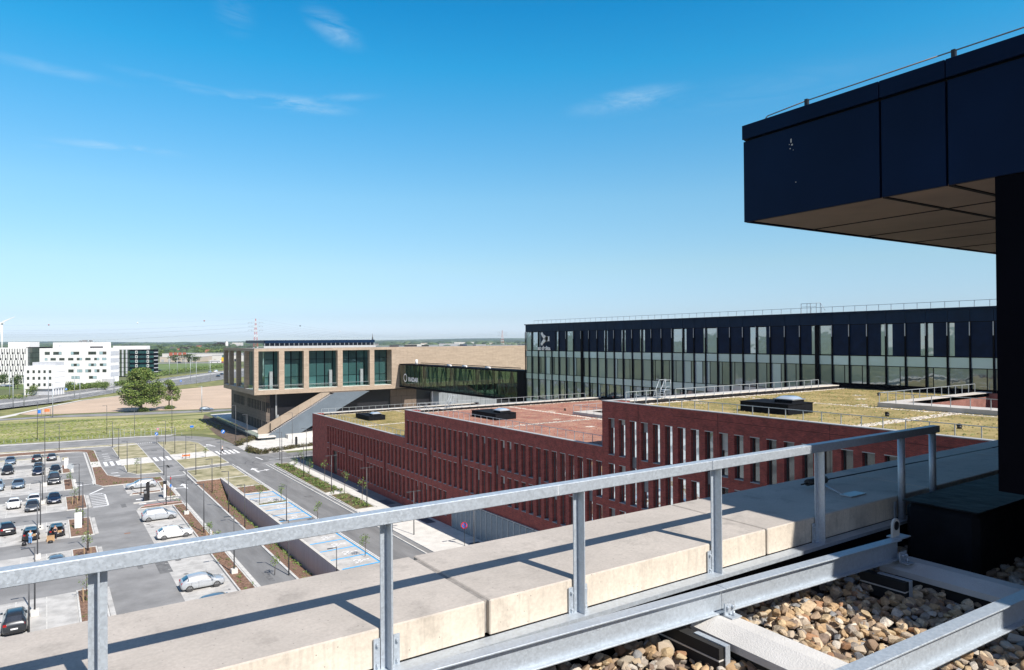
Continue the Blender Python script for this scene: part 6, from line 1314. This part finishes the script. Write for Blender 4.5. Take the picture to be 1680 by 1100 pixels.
# shrubs and tufts
def planting(name, lab, pts, m, n, size, spread, hgt, kind=None, cat='plants'):
    b = MB()
    for (x, y) in pts: leaves(b, (x, y, hgt*.5+.1), (spread, spread, hgt*.6), n, size)
    return b.build(name, m, label=lab, category=cat, kind=kind, origin=(pts[0][0], pts[0][1], 0))
bedp = [(R.uniform(39.1, 41.6), R.uniform(114.6, 146)) for _ in range(80)]+[(R.uniform(39.0, 41.6), R.uniform(100, 111)) for _ in range(24)]
planting('ground_cover', None, bedp, leaf_y, 16, .12, .35, .35, kind='stuff')
planting('ground_cover', None, [(R.uniform(39.1, 41.6), R.uniform(100, 146)) for _ in range(26)], leaf_l, 26, .14, .45, .5, kind='stuff')
planting('ground_cover', None, [(R.uniform(27.6, 31.6), R.uniform(121.2, 127)) for _ in range(34)]+[(R.uniform(7.8, 9.2), R.uniform(144, 190)) for _ in range(36)]+[(R.uniform(10, 17.6), R.uniform(142.3, 144.6)) for _ in range(24)]+[(R.uniform(16.5, 17.9), R.uniform(60, 140)) for _ in range(90)]+[(R.uniform(2.7, 4.8), R.choice((112, 130, 95, 79))+R.uniform(-4, 4)) for _ in range(40)]+[(R.uniform(27.6, 31.7), 111.6) for _ in range(12)], leaf_y, 8, .08, .25, .2, kind='stuff')
b = MB()
for _ in range(420):
    x = R.uniform(23.2, 26.8) if R.random() < .5 else R.uniform(25.6, 26.8); y = R.uniform(62, 135); leaves(b, (x, y, bank_z(x, y)+.12), (.28, .28, .16), 7, .09)
b.build('ground_cover', leaf_y, kind='stuff', origin=(25, 100, 0))
hedge_m = island_colours('hedge_leaf', [(.075, .075, .025), (.11, .10, .03), (.06, .055, .02), (.13, .13, .045), (.10, .06, .03)], bump=0)
b = MB()
for i in range(90):
    t_ = i/90; x, y = (39.0+1.0*t_*4, 169.6-8.0*t_*4) if t_ < .25 else (40.0+(t_-.25)/.75*18, 161.8+(t_-.25)/.75*5.4)
    if t_ < .25: x, y = 39.2+t_*3, 169.5-t_*28
    leaves(b, (x+R.uniform(-.4, .4), y+R.uniform(-.5, .5), .55), (.8, .7, .65), 60, .14)
tag(b.build('hedge', hedge_m, origin=(44, 163, 0)), 'low dark hedge along the front of the white plaza', 'hedge')
b = MB()
for i in range(24): leaves(b, (38.8+R.uniform(-.3, .5)+i*.26, 178.2+R.uniform(-1, 1.2)+i*.31, .8), (1.0, .9, .7), 60, .15)
tag(b.build('hedge', hedge_m, origin=(40, 180, 0)), 'clump of bushes left of the plaza steps', 'hedge')
# meadow tufts: rough grass
b = MB()
for _ in range(4500):
    px_, py_ = R.uniform(-40, 400), R.uniform(688, 734); x, y = ground_at(px_, py_)
    if y < 216 or x > 44 or y > 275: continue
    b.face([(x-.35, y, 0), (x+.35, y+R.uniform(-.2, .2), 0), (x+R.uniform(-.3, .3), y, R.uniform(.08, .3))])
b.build('meadow_grass', island_colours('grass_tufts', [(.17, .22, .05), (.24, .26, .09), (.20, .235, .065)], bump=0), kind='stuff')
# ================================================================== FAR THINGS
def far_root(name, px, dist, lab, cat, group=None, rz=-TH, dx=0):
    x, y = cam_pt(px, dist); t = thing(name, (x, y, 0), lab, cat, group, rz=rz); return t
def LB(t, x0, x1, y0, y1, z0, z1, nm, m): return MB().box(x0, x1, y0, y1, z0, z1).build(nm, m, parent=t, world=False)
off_w = mat('white_render', (.78, .78, .78), .7, var=.03, scale=.2); dkwin = glass('far_window', (.02, .03, .03), .10, var=.6, wob=0); dk_slit = mat('dark_slit', (.02, .02, .03), .5); grey_lv = mat('grey_louvre', (.50, .52, .56), .6)
# big white office, seven storeys: local x right, y away
t = far_root('office_building', 64.7, 400, 'big white office building with rows of dark windows and a roof house', 'building')
W_ = 40.8; zt = 22.6; k = 400/FPX
LB(t, 0, W_, 0, 9.3, 0, zt, 'wall', off_w); LB(t, 6.5, 36.2, 2, 9, zt, zt+3.3, 'roof_house', off_w); LB(t, 28, 36.3, 1.9, 2.0, zt+.2, zt+2.9, 'roof_house_panel', off_w); LB(t, 28.2, 35.8, 1.8, 2, zt+.1, zt+.9, 'roof_slot', dk_slit); LB(t, 10, 11.8, 1.85, 2.0, zt+1, zt+1.8, 'louvre', grey_lv)
for x, w1 in ((19, 1.2), (21, 2.6), (25, .5), (26.2, .4)): LB(t, x, x+w1, 6, 7, zt+3.3, zt+4.2+R.random()*.6, 'roof_unit', lead)
def pz(a): return (a/6.875-64.7)*k
rows = [(468, 34, [(505, 562), (600, 695), (798, 893), (995, 1085), (1120, 1200)]), (535, 28, [(505, 535), (570, 630), (668, 728), (768, 828), (866, 926), (962, 1022), (1062, 1120), (1150, 1200)]), (600, 30, [(800, 897), (998, 1086), (1125, 1200)]), (668, 34, [(770, 830), (868, 928), (962, 1028), (1065, 1122), (1155, 1200)]), (742, 32, [(805, 898), (1003, 1090)]), (828, 50, [(775, 832), (872, 932), (970, 1030), (1050, 1075)])]
for yy, hh, ws in rows:
    zc = (633.6-(510+yy/6.875))*k; hz = hh/6.875*k/2
    for a, c in ws:
        wx0, wx1 = pz(a), pz(c); wn = LB(t, wx0, wx1, -.04, .05, zc-hz, zc+hz, 'window', frame_m)
        npn = max(1, round((wx1-wx0)/1.8))
        for i in range(npn): p0 = wx0+(wx1-wx0)*i/npn; q = MB().box(p0+.08, p0+(wx1-wx0)/npn-.08, -.07, -.045, zc-hz+.08, zc+hz-.08).build('pane', R.choice((dkwin, dkwin, az_span)), parent=wn, world=False)
# skewed right wing with louvres
for z in (18.3, 14.2, 10.0, 6.0): LB(t, W_+.0, W_+.12, .6, 8.9, z, z+2.4, 'louvre', grey_lv)
MB().prism([(W_-4.5, -.05), (W_+.2, -.05), (W_+.2, 5), (W_-4.5, 4)], 0.1, 4.6).build('entrance_recess', conc_g, parent=t, world=False)
# small white pavilion
t = far_root('office_building', 39.0, 338, 'smaller white office block with fifteen square windows on stilts', 'building'); k2 = 338/FPX
p2 = lambda a: (a/6.875-39.0)*k2
LB(t, 0, 14.8, 0, 8.3, 3.2, 14.4, 'wall', off_w); LB(t, 3.2, 14.5, 1.5, 8, 14.4, 16.2, 'roof_house', grey_lv); LB(t, .8, 14, 1, 8, 0, 3.2, 'ground_floor', grey_lv); 
for z in (3.6, 6.2, 8.8, 11.4): MB().prism([(14.81, .4), (14.95, .4), (14.95, 8), (14.81, 8)], z, z+2.0).build('louvre_band', off_w, parent=t, world=False)
for i in range(4): LB(t, 14.4, 14.7, 1.6+i*2, 1.9+i*2, 0, 3.2, 'stilt', off_w)
LB(t, 0.2, .6, .1, .5, 0, 3.2, 'stilt', off_w); LB(t, 14, 14.5, .1, .5, 0, 3.2, 'stilt', off_w)
for a in (317, 380, 442, 503, 565):
    for b_ in (668, 742, 815): zc = (646-(510+b_/6.875))*k2; wn = LB(t, p2(a)-.58, p2(a)+.58, -.05, .05, zc-.72, zc+.72, 'window', frame_m); MB().box(p2(a)-.5, p2(a)+.5, -.08, -.055, zc-.64, zc+.64).build('pane', dkwin, parent=wn, world=False)
# patterned building at the left edge
t = far_root('office_building', -24, 430, 'white office building patterned with stepped vertical slits at the left edge', 'building'); k3 = 430/FPX
LB(t, 0, (42+24)*k3, 0, 14, 0, (632-571.8)*k3, 'wall', off_w); LB(t, 12, 25.5, 3, 12, 22.9, 26.4, 'roof_house', off_w)
for r_ in range(6):
    for c_ in range(16):
        x = c_*1.62+(r_ % 2)*.5+.3; z = 20.4-r_*3.6
        if x < 25 and z > 0: LB(t, x, x+.42, -.05, .05, z-1.6, z+1.8, 'slit_window', dk_slit); (c_+r_) % 2 == 0 and LB(t, x+.42, x+1.1, -.05, .05, z-1.6, z-.4, 'window', dk_slit)
t = far_root('office_building', 42, 432, 'dark glass block between two white office buildings', 'building'); LB(t, .1, 8.6, 0, 12, 0, 23.2, 'wall', blackmet)
for i in range(4):
    for j in range(7): LB(t, .3+i*2.08, .3+i*2.08+1.98, -.06, -.01, .5+j*3.2, .5+j*3.2+3.0, 'glass_pane', dkwin)
# green glass block
t = far_root('office_building', 193, 515, 'dark green glass office block with white window frames and white roof', 'building'); k4 = 515/FPX
LB(t, 0, 27, 0, 6.3, 0, 20.4, 'wall', blackmet); LB(t, -4, 21, 1, 6, 20.4, 23.2, 'roof_house', off_w)
for j in range(6):
    z = .6+j*3.35
    for i in range(6): LB(t, .2+i*1.45, .2+i*1.45+1.3, -.06, -.01, z, z+3.0, 'glass_pane', bridge_glass if i % 2 else grey_lv)
    for i in range(5): LB(t, 9.2+i*3.6, 9.2+i*3.6+3.4, -.06, -.01, z, z+1.9, 'glass_pane', green_glass)
    for x in (13.2, 21.8): w1 = LB(t, x, x+1.6, -.14, -.08, z-.1, z+2.1, 'window_frame', off_w); MB().box(x+.35, x+1.25, -.18, -.15, z+.25, z+1.75).build('pane', green_glass, parent=w1, world=False)
for j in range(7): MB().box(27.05, 27.3, 0, 6, .5+j*2.9, 1.1+j*2.9).build('side_louvre', grey_lv, parent=t, world=False)
# low sheds, shops and houses beyond the highway
shed_m = [mat('shed_white', (.62, .60, .58), .7, var=.06), mat('shed_beige', (.50, .44, .38), .7, var=.1), mat('shed_grey', (.38, .38, .40), .7, var=.1)]
redwall = mat('orange_red_panel', (.40, .11, .07), .6); roof_r = mat('red_tiles', (.30, .11, .07), .8, var=.2, scale=.3); roof_g = mat('dark_tiles', (.12, .11, .11), .8, var=.2, scale=.3)
def shed(px, dist, wd, dp, h_, m, lab, red=0):
    t = far_root('shed', px, dist, lab, 'building', 'low sheds beyond the highway'); LB(t, 0, wd, 0, dp, 0, h_, 'wall', m); LB(t, -.2, wd+.2, -.2, dp+.2, h_, h_+.5, 'roof', shed_m[0] if m is not shed_m[0] else shed_m[2])
    for i in range(max(1, int(wd/9))): LB(t, 2+i*9, 5.5+i*9, -.06, 0, .1, min(3.4, h_*.6), 'door', R.choice((dk_slit, shed_m[2], shed_m[1])))
    for i in range(red): LB(t, 11+i*6.6, 11+i*6.6+4.4, -1.2, -.1, h_*.35, h_+1.8, 'red_block', redwall)
    return t
shed(262, 900, 52, 26, 6.5, shed_m[1], 'low beige shed behind the green office block'); shed(266, 1010, 84, 30, 9, shed_m[0], 'long pale hall carrying four orange red blocks', red=4); shed(322, 930, 60, 24, 7, shed_m[1], 'beige hall behind the lamp posts left of the tan building'); shed(348, 905, 40, 24, 8, shed_m[0], 'white hall behind the white coach'); shed(284, 905, 30, 20, 5.5, shed_m[0], 'small white shed in front of the red blocks'); shed(312, 1060, 70, 30, 8, shed_m[2], 'grey hall half hidden by trees'); shed(300, 905, 14, 14, 5, shed_m[1], 'small beige shed before the round green tree')
t = far_root('coach', 344, 846, 'long white coach on the far road', 'bus'); LB(t, 0, 13, 0, 2.5, .5, 3.4, 'body', off_w); LB(t, .6, 12.6, -.04, 0, 1.7, 2.7, 'window_band', dk_slit)
for x in (2.2, 9.5): MB().tube((x, -.05, .5), (x, .25, .5), .5, seg=12).build('wheel', rubber, parent=t, world=False)
t = far_root('yellow_truck', 363, 880, 'small yellow and green truck behind the white coach', 'truck'); LB(t, 0, 7, 0, 2.5, 1, 6, 'cargo', mat('yellow_paint', (.75, .5, .03), .5)); LB(t, 1, 5, .2, 2.3, 6, 9, 'load', mat('green_load', (.03, .12, .08), .7))
for x in (1.4, 5.4): MB().tube((x, -.05, .5), (x, .3, .5), .5, seg=12).build('wheel', rubber, parent=t, world=False)
def house(px, dist, wd, h_, rm, lab, wm=None, rz=0):
    t = far_root('house', px, dist, lab, 'house', 'houses among the trees', rz=-TH+rz); LB(t, 0, wd, 0, wd*.7, 0, h_, 'wall', wm or shed_m[0])
    MB().prism([(-.3, 0), (wd*.7+.3, 0), (wd*.35, 4)], 0, 1) 
    b = MB(); a, c, d, e = (-.3, -.4, h_), (wd+.3, -.4, h_), (wd+.3, wd*.7+.4, h_), (-.3, wd*.7+.4, h_); r1_, r2_ = (-.3, wd*.35, h_+wd*.38), (wd+.3, wd*.35, h_+wd*.38)
    b.face([a, c, r2_, r1_]); b.face([d, e, r1_, r2_]); b.face([a, r1_, e]); b.face([c, d, r2_]); b.build('roof', rm, parent=t, world=False)
    for i in range(3): LB(t, wd*(.14+.3*i), wd*(.14+.3*i)+wd*.12, -.06, 0, h_*.35, h_*.75, 'window', dk_slit)
hl = [(277, 1600, 16, 9, 1, 'white house with a light gable left of the red blocks'), (284, 1480, 13, 7, 0, 'house with a red roof above the pale hall'), (303, 1560, 15, 9, 1, 'bright white house above the trees'), (306, 1500, 12, 7, 0, 'brick roofed house under the white one'), (335, 1250, 16, 6, 0, 'red roofed house right of the light green trees'), (347, 1220, 15, 6, 1, 'grey roofed house before the tan building'), (352, 1240, 12, 6, 0, 'low red roofed house touching the tan building'), (268, 1900, 15, 8, 1, 'small far house over the green office block'), (320, 2100, 20, 8, 0, 'far house in the woods'), (291, 1700, 14, 7, 1, 'small grey roofed house in the middle of the trees'), (330, 1700, 14, 7, 0, 'farther red roof between tree crowns'), (272, 1350, 13, 6, 0, 'low red roof behind the beige shed')]
for px, d_, wd, h_, rr_, lab in hl: house(px, d_, wd, h_, (roof_r, roof_g)[rr_], lab, rz=R.uniform(-.5, .5))
t = far_root('silo', 372, 1900, 'round pale silo left of the plant screen', 'silo'); MB().tube((0, 0, 0), (0, 0, 25), 3.6, seg=16).tube((0, 0, 25), (0, 0, 28), 3.6, .8, seg=16).build('body', shed_m[0], parent=t, world=False); MB().tube((0, 0, 28), (0, 0, 31), .5, seg=6).build('vent', lead, parent=t, world=False)
t = far_root('factory', 378, 1900, 'white factory block peeking over the tan building', 'building'); LB(t, 0, 5, 0, 14, 0, 21, 'tower_wall', shed_m[2]); LB(t, 5, 30, 0, 14, 0, 24, 'wall', shed_m[0]); LB(t, 5.5, 29, -.1, 0, 17, 19, 'window_band', grey_lv)
# church spire
t = far_root('church_spire', 611, 2600, 'thin dark church spire above the plant screen', 'church'); LB(t, -3, 3, 0, 6, 0, 30, 'tower', mat('grey_stone', (.25, .24, .23), .8)); MB().tube((0, 3, 30), (0, 3, 56), 3.2, .1, seg=8).build('spire', roof_g, parent=t, world=False); LB(t, -3, 22, 2, 10, 0, 16, 'nave', mat('grey_stone', (.25, .24, .23), .8))
# crowns beyond the highway, one by one where they can be told apart
lm = {'d': leaf_d, 'p': leaf_p, 'l': leaf_l}
protos = {}
def blob_tree(kind, v):
    if (kind, v) in protos: return protos[kind, v]
    rr = random.Random(v*7+ord(kind)); b = MB()
    for i in range(16):
        a = rr.uniform(0, 6.28); rd = rr.uniform(0, .33); z = rr.uniform(.25, .85); leaves(b, (rd*math.cos(a), rd*math.sin(a), z), (.24, .24, .17), 42, .045, rr)
    o = b.build('crown', lm[kind]); me = o.data; bpy.data.objects.remove(o); tb = MB().tube((0, 0, 0), (0, 0, .5), .035, .02, 6); o = tb.build('trunk', bark); mt = o.data; bpy.data.objects.remove(o); protos[kind, v] = (me, mt); return protos[kind, v]
def far_tree(px, dist, h_, wd, kind, lab, group):
    me, mt = blob_tree(kind, R.randrange(3)); x, y = cam_pt(px, dist); t = thing('tree', (x, y, 0), lab, 'tree', group, rz=R.uniform(.1, 6)); 
    for nm, m in (('crown', me), ('trunk', mt)): o = bpy.data.objects.new(nm, m); col.objects.link(o); o.parent = t
    t.scale = (wd, wd, h_); return t
TL = ['just right of the green office block', 'over the beige shed', 'left of the four red blocks', 'before the first red block', 'round, before the pale hall right of the red blocks', 'small, before the beige hall left of the tan building', 'between the pale hall and the red roofed house', 'behind the red roofed house', 'above the white hall near the coach', 'above the yellow truck', 'touching the corner of the tan building', 'left of the bright white house', 'right of the bright white house', 'under the tall copper one in the middle', 'broad, in the middle of the woods', 'dark mass left of the far copper crown', 'on the skyline left of the pale silo', 'rounded on the skyline by the silo', 'lower, left of the skyline one', 'on the skyline between the lamps', 'behind the green office block roof', 'on the skyline over the green office block', 'behind the white gabled house', 'left of the white gabled house', 'below the pale silo', 'below the factory block']
nm_t = {'d': 'dark green', 'p': 'copper brown', 'l': 'light green'}
for ti, (px, d_, h_, wd, kd) in enumerate([(263, 1150, 14, 22, 'l'), (272, 1300, 15, 24, 'l'), (281, 1200, 13, 20, 'l'), (288, 880, 10, 22, 'd'), (309, 880, 11.5, 26, 'd'), (320, 880, 8, 18, 'd'), (326, 1150, 14, 28, 'l'), (333, 1300, 16, 30, 'l'), (345, 1150, 13, 24, 'l'), (357, 1200, 17, 34, 'l'), (368, 1250, 15, 30, 'l'), (300, 1500, 17, 28, 'p'), (313, 1600, 19, 30, 'p'), (318, 1500, 17, 30, 'd'), (325, 1450, 18, 34, 'l'), (340, 1700, 19, 40, 'd'), (357, 1750, 22, 46, 'd'), (362, 2000, 27, 60, 'p'), (353, 2000, 24, 44, 'p'), (345, 2100, 22, 50, 'd'), (256, 1400, 15, 28, 'd'), (260, 1700, 20, 30, 'd'), (297, 1800, 18, 40, 'd'), (285, 1650, 17, 32, 'd'), (360, 1500, 15, 30, 'l'), (372, 1600, 16, 40, 'd')]):
    far_tree(px, d_, h_, wd, kd, nm_t[kd]+' tree crown '+TL[ti], 'tree crowns beyond the highway')
for ti, (px, d_, h_, wd) in enumerate([(3, 420, 7, 6), (7, 415, 8, 6), (29, 385, 8.5, 6), (24, 388, 7, 5)]): far_tree(px, d_, h_, wd, 'd', ['leftmost small street tree before the patterned white building', 'second small street tree from the left edge of the picture', 'bushy street tree just left of the white block on stilts', 'smaller street tree beside the bushy one, left of the stilts block'][ti], 'street trees before the white offices')
for px, d_, h_, wd, lab in [(52, 335, 5.5, 6, 'bush at the foot of the small white office block'), (111, 374, 5, 8, 'bush at the right of the stilts'), (172, 372, 4.5, 8, 'round bush by the entrance of the big white office'), (160, 376, 5.5, 4, 'small tree by the entrance of the big white office')]: far_tree(px, d_, h_, wd, 'l', lab, None)
# hedges along the highway
b = MB()
for i in range(70):
    px = 112+i*1.45
    if px > 212: break
    x, y = cam_pt(px, 372+(px-112)*.45); leaves(b, (x, y, 1.4), (2.4, 2, 1.7), 60, .42)
for i in range(60):
    px = 225+i*2.4; x, y = cam_pt(px, 470+(px-225)*1.55); leaves(b, (x, y, 1.6), (4, 4, 2.2*R.uniform(.5, 1.3)), 55, .6)
for i in range(26):
    px = -5+i*1.8; x, y = cam_pt(px, 318+R.uniform(-4, 4)); leaves(b, (x, y, .8), (1.8, 1.8, 1.1), 26, .35) if i % 3 else None
b.build('shrubs', leaf_l, kind='stuff')
# the far woods: clumps in deep bands, reading as one mass
wood_d = island_colours('far_wood', [(.035, .065, .03), (.05, .085, .035), (.07, .11, .04), (.03, .05, .028), (.09, .13, .05)], bump=0)
b = MB(); rw = random.Random(11)
def clump(b, x, y, r_, h_):
    k = len(b.v); n = 7
    for j, (zz, q) in enumerate(((0, .8), (.5, 1.05), (.85, .7))):
        for i in range(n): a = 2*math.pi*i/n+j*.4; s_ = q*r_*rw.uniform(.8, 1.2); b.v.append((x+s_*math.cos(a), y+s_*math.sin(a), zz*h_*rw.uniform(.85, 1.1)))
    b.v.append((x, y, h_*rw.uniform(.95, 1.12)))
    for j in range(2):
        for i in range(n): b.f.append((k+j*n+i, k+j*n+(i+1) % n, k+(j+1)*n+(i+1) % n, k+(j+1)*n+i)); b.m.append(0); b.sm.append(False)
    for i in range(n): b.f.append((k+2*n+i, k+2*n+(i+1) % n, k+3*n)); b.m.append(0); b.sm.append(False)
for d_, n, r_, h_ in ((1350, 60, 11, 13), (1650, 120, 14, 15), (2000, 170, 16, 17), (2500, 240, 20, 18), (3200, 300, 26, 19), (4200, 340, 36, 21), (5600, 380, 52, 24), (7500, 420, 80, 30)):
    for i in range(n):
        px = rw.uniform(-150, 1500) if d_ > 1900 else rw.uniform(235, 420)
        if d_ > 1900 and rw.random() < .25: continue
        x, y = cam_pt(px, d_*rw.uniform(.92, 1.12)); clump(b, x, y, r_*rw.uniform(.6, 1.3), h_*rw.uniform(.6, 1.15))
b.build('far_woods', wood_d, kind='stuff')
sheet('distant_hill', cam_quad(-300, 900, 8200, 8900), .5, crop_m)
b = MB(); pts = [cam_pt(-300+30*i, 8400) for i in range(70)]
for i in range(69):
    h0, h1 = [14+9*math.sin(q*.21)+5*math.sin(q*.53+1) for q in (i, i+1)]
    p, q = pts[i], pts[i+1]; p2_, q2_ = (p[0]*1.07, p[1]*1.07), (q[0]*1.07, q[1]*1.07)
    b.face([(*p, 0), (*q, 0), (*q, h1+8), (*p, h0+8)], 0, True); b.face([(*p, h0+8), (*q, h1+8), (*q2_, h1+26), (*p2_, h0+26)], 0, True); b.face([(*p2_, 0), (*q2_, 0), (*q2_, h1+26), (*p2_, h0+26)], 0, True)
b.build('hills', wood_d, kind='structure')
# far town glimpsed over the tan roof
for i, (px, d_, wd, h_) in enumerate([(665, 2300, 60, 14), (690, 2800, 50, 17), (720, 2500, 70, 15), (745, 3200, 90, 18), (790, 2900, 60, 15), (700, 2000, 30, 12)]):
    t = far_root('far_hall', px, d_, ['low hall on the horizon over the tan roof, leftmost', 'second low hall on the horizon over the tan roof', 'long low hall on the horizon over the tan roof', 'widest low hall on the horizon', 'low hall on the horizon left of the small pylon', 'small low building on the horizon over the tan roof'][i], 'building'); LB(t, 0, wd, 0, 20, 0, h_, 'wall', shed_m[i % 3])
# the air itself
hz_ = MB().box(-3000, 6500, -400, 9500, -6, 105).build('haze', mat('haze_tmp', (1, 1, 1)), kind='stuff')
hm = bpy.data.materials.new('haze'); hm.use_nodes = True; hm.node_tree.nodes.remove(hm.node_tree.nodes['Principled BSDF'])
pv = hm.node_tree.nodes.new('ShaderNodeVolumePrincipled'); pv.inputs['Density'].default_value = .00007; pv.inputs['Color'].default_value = (.78, .91, 1, 1); pv.inputs['Anisotropy'].default_value = .2
hm.node_tree.links.new(pv.outputs[0], hm.node_tree.nodes['Material Output'].inputs['Volume']); hz_.data.materials[0] = hm
# ---- pylons, wires with marker balls
pred, pwhite = mat('pylon_red', (.45, .07, .06), .6), mat('pylon_white', (.75, .75, .75), .6); wire_m = mat('wire', (.10, .12, .14), .6); pgrey = mat('pylon_grey', (.34, .36, .38), .6)
def pylon(px, dist, top_y, lab, s=1., m2=None):
    x, y = cam_pt(px, dist); H_ = H+(556-top_y)/FPX*dist; t = thing('pylon', (x, y, 0), lab, 'pylon', rz=-TH+.25)
    hw = lambda z: (4.2*(1-z/H_)**1.1+.55)*s; levels = [0, .12, .23, .33, .42, .5, .57, .64, .70, .76, .82, .88, .94, 1.]
    for i, (a, c) in enumerate(zip(levels[:-1], levels[1:])):
        z0, z1 = a*H_, c*H_; b = MB(); w0, w1 = hw(z0), hw(z1); tk = .30*s
        for sx_, sy_ in ((1, 1), (1, -1), (-1, 1), (-1, -1)): b.bar((sx_*w0, sy_*w0, z0), (sx_*w1, sy_*w1, z1), tk, tk)
        for sy_ in (1, -1): b.bar((-w0, sy_*w0, z0), (w1, sy_*w1, z1), tk*.6, tk*.6).bar((w0, sy_*w0, z0), (-w1, sy_*w1, z1), tk*.6, tk*.6); b.bar((sy_*w0, -w0, z0), (sy_*w1, w1, z1), tk*.6, tk*.6)
        b.build('lattice_section', (pred, pwhite)[i % 2], parent=t, world=False)
    arms = [(H_*.90, 13*s), (H_*.80, 12*s), (H_*.695, 12.5*s)]
    for z, a in arms:
        b = MB()
        for sg in (1, -1): b.bar((0, 0, z+1.3*s), (sg*a, 0, z), .24*s, .24*s).bar((0, 0, z-.5*s), (sg*a, 0, z), .24*s, .24*s)
        b.build('cross_arm', pgrey, parent=t, world=False)
        for sg in (1, -1):
            for f_ in (1, .55): MB().tube((sg*a*f_, 0, z), (sg*a*f_, 0, z-1.6*s), .22*s, seg=6).build('insulator', blackmet, parent=t, world=False)
    return t, arms, H_
t1, arms1, Hp = pylon(419.5, 1300, 518, 'red and white lattice pylon over the tan building', 1.0)
t2, arms2, Hp2 = pylon(824, 2700, 540, 'small distant red and white pylon near the glass building', 1.5)
def span(P, Q, sag, lab, r_=.10, balls=()):
    P, Q = Vector(P), Vector(Q); pts = []
    for i in range(41): u = i/40; p = P.lerp(Q, u); p.z -= sag*4*u*(1-u); pts.append(p)
    t = thing('power_line', P, lab, 'power line', 'power lines of the pylon'); MB().path(pts, r_*1.6, seg=4).build('wire', wire_m, parent=t)
    for u, m in balls:
        p = P.lerp(Q, u); p.z -= sag*4*u*(1-u)
        bb = bmesh.new(); bmesh.ops.create_uvsphere(bb, u_segments=10, v_segments=8, radius=1.25); me = bpy.data.meshes.new('marker_ball'); bb.to_mesh(me); bb.free(); me.materials.append(m); o = bpy.data.objects.new('marker_ball', me); col.objects.link(o); o.parent = t; o.location = p-P
P0 = Vector((*cam_pt(419.5, 1300), 0)); ax = Vector((math.cos(-TH+.25), math.sin(-TH+.25), 0))
mred = mat('ball_red', (.30, .06, .05), .5)
PL = Vector((*cam_pt(-420, 1150), 0)); zl = lambda yy, d_: H+(556-yy)/FPX*d_
for i, (z, a) in enumerate(arms1):
    yl = (515, 532, 553)[i]
    for sg in (1, -1):
        span(P0+ax*sg*a+Vector((0, 0, z-1.6)), PL+ax*sg*a+Vector((0, 0, zl((532, 540, 558)[i]-4*sg, 1150)+6)), 12, 'faint power line leading left off the near pylon, %s arm, %s side' % (('upper', 'middle', 'lower')[i], ('right', 'left')[sg < 0]), .035+.02*(i > 0)*(sg > 0))
        span(P0+ax*sg*a+Vector((0, 0, z-1.6)), Vector((*cam_pt(824, 2700), arms2[i][0]))+ax*sg*a*1.4, 26, 'faint power line between the two pylons, %s arm, %s side' % (('upper', 'middle', 'lower')[i], ('right', 'left')[sg < 0]), .05)
top = P0+Vector((0, 0, Hp))
span(top, PL+Vector((0, 0, zl(522, 1150))), 7, 'earth wire with red and white marker balls, left of the pylon', .03, balls=[((419.5-329)/(839.5)*1.04, mred), ((419.5-215)/839.5*1.04, pwhite), ((419.5-69)/839.5*1.04, mred)])
span(top, Vector((*cam_pt(824, 2700), Hp2)), 30, 'earth wire with a dark and a white marker ball, right of the pylon', .04, balls=[(.096, blackmet), (.2, pwhite)])
# wind turbine
x, y = cam_pt(3.2, 1500); t = thing('wind_turbine', (x, y, 0), 'white wind turbine at the far left edge', 'wind turbine', rz=-TH)
hz = H+(562-530)/FPX*1500; MB().tube((0, 0, 0), (0, 0, hz), 2.1, 1.3, seg=14).build('tower', white_p, parent=t, world=False); MB().box(-1.6, 1.6, -3, 5, hz-.3, hz+3).build('nacelle', white_p, parent=t, world=False); MB().tube((0, -4.6, hz+1.3), (0, -3, hz+1.3), .8, 1.6, seg=12).build('hub', white_p, parent=t, world=False)
for a in (25, 145, 265):
    a = math.radians(a); d = Vector((math.cos(a), 0, math.sin(a))); n_ = Vector((-math.sin(a), 0, math.cos(a))); c = Vector((0, -3.9, hz+1.3)); b = MB()
    P = [c-n_*.9, c+d*6-n_*.8, c+d*34-n_*.4, c+d*34+n_*.4, c+d*7+n_*2.6, c+n_*.9]; 
    for off in (-.25, .25): b.face([tuple(p+Vector((0, off, 0))) for p in P])
    for i in range(6): p, q = P[i], P[(i+1) % 6]; b.face([tuple(p+Vector((0, -.25, 0))), tuple(q+Vector((0, -.25, 0))), tuple(q+Vector((0, .25, 0))), tuple(p+Vector((0, .25, 0)))])
    b.build('blade', white_p, parent=t, world=False)
for o in list(bpy.data.objects):
    if '_o' in o: del o['_o']
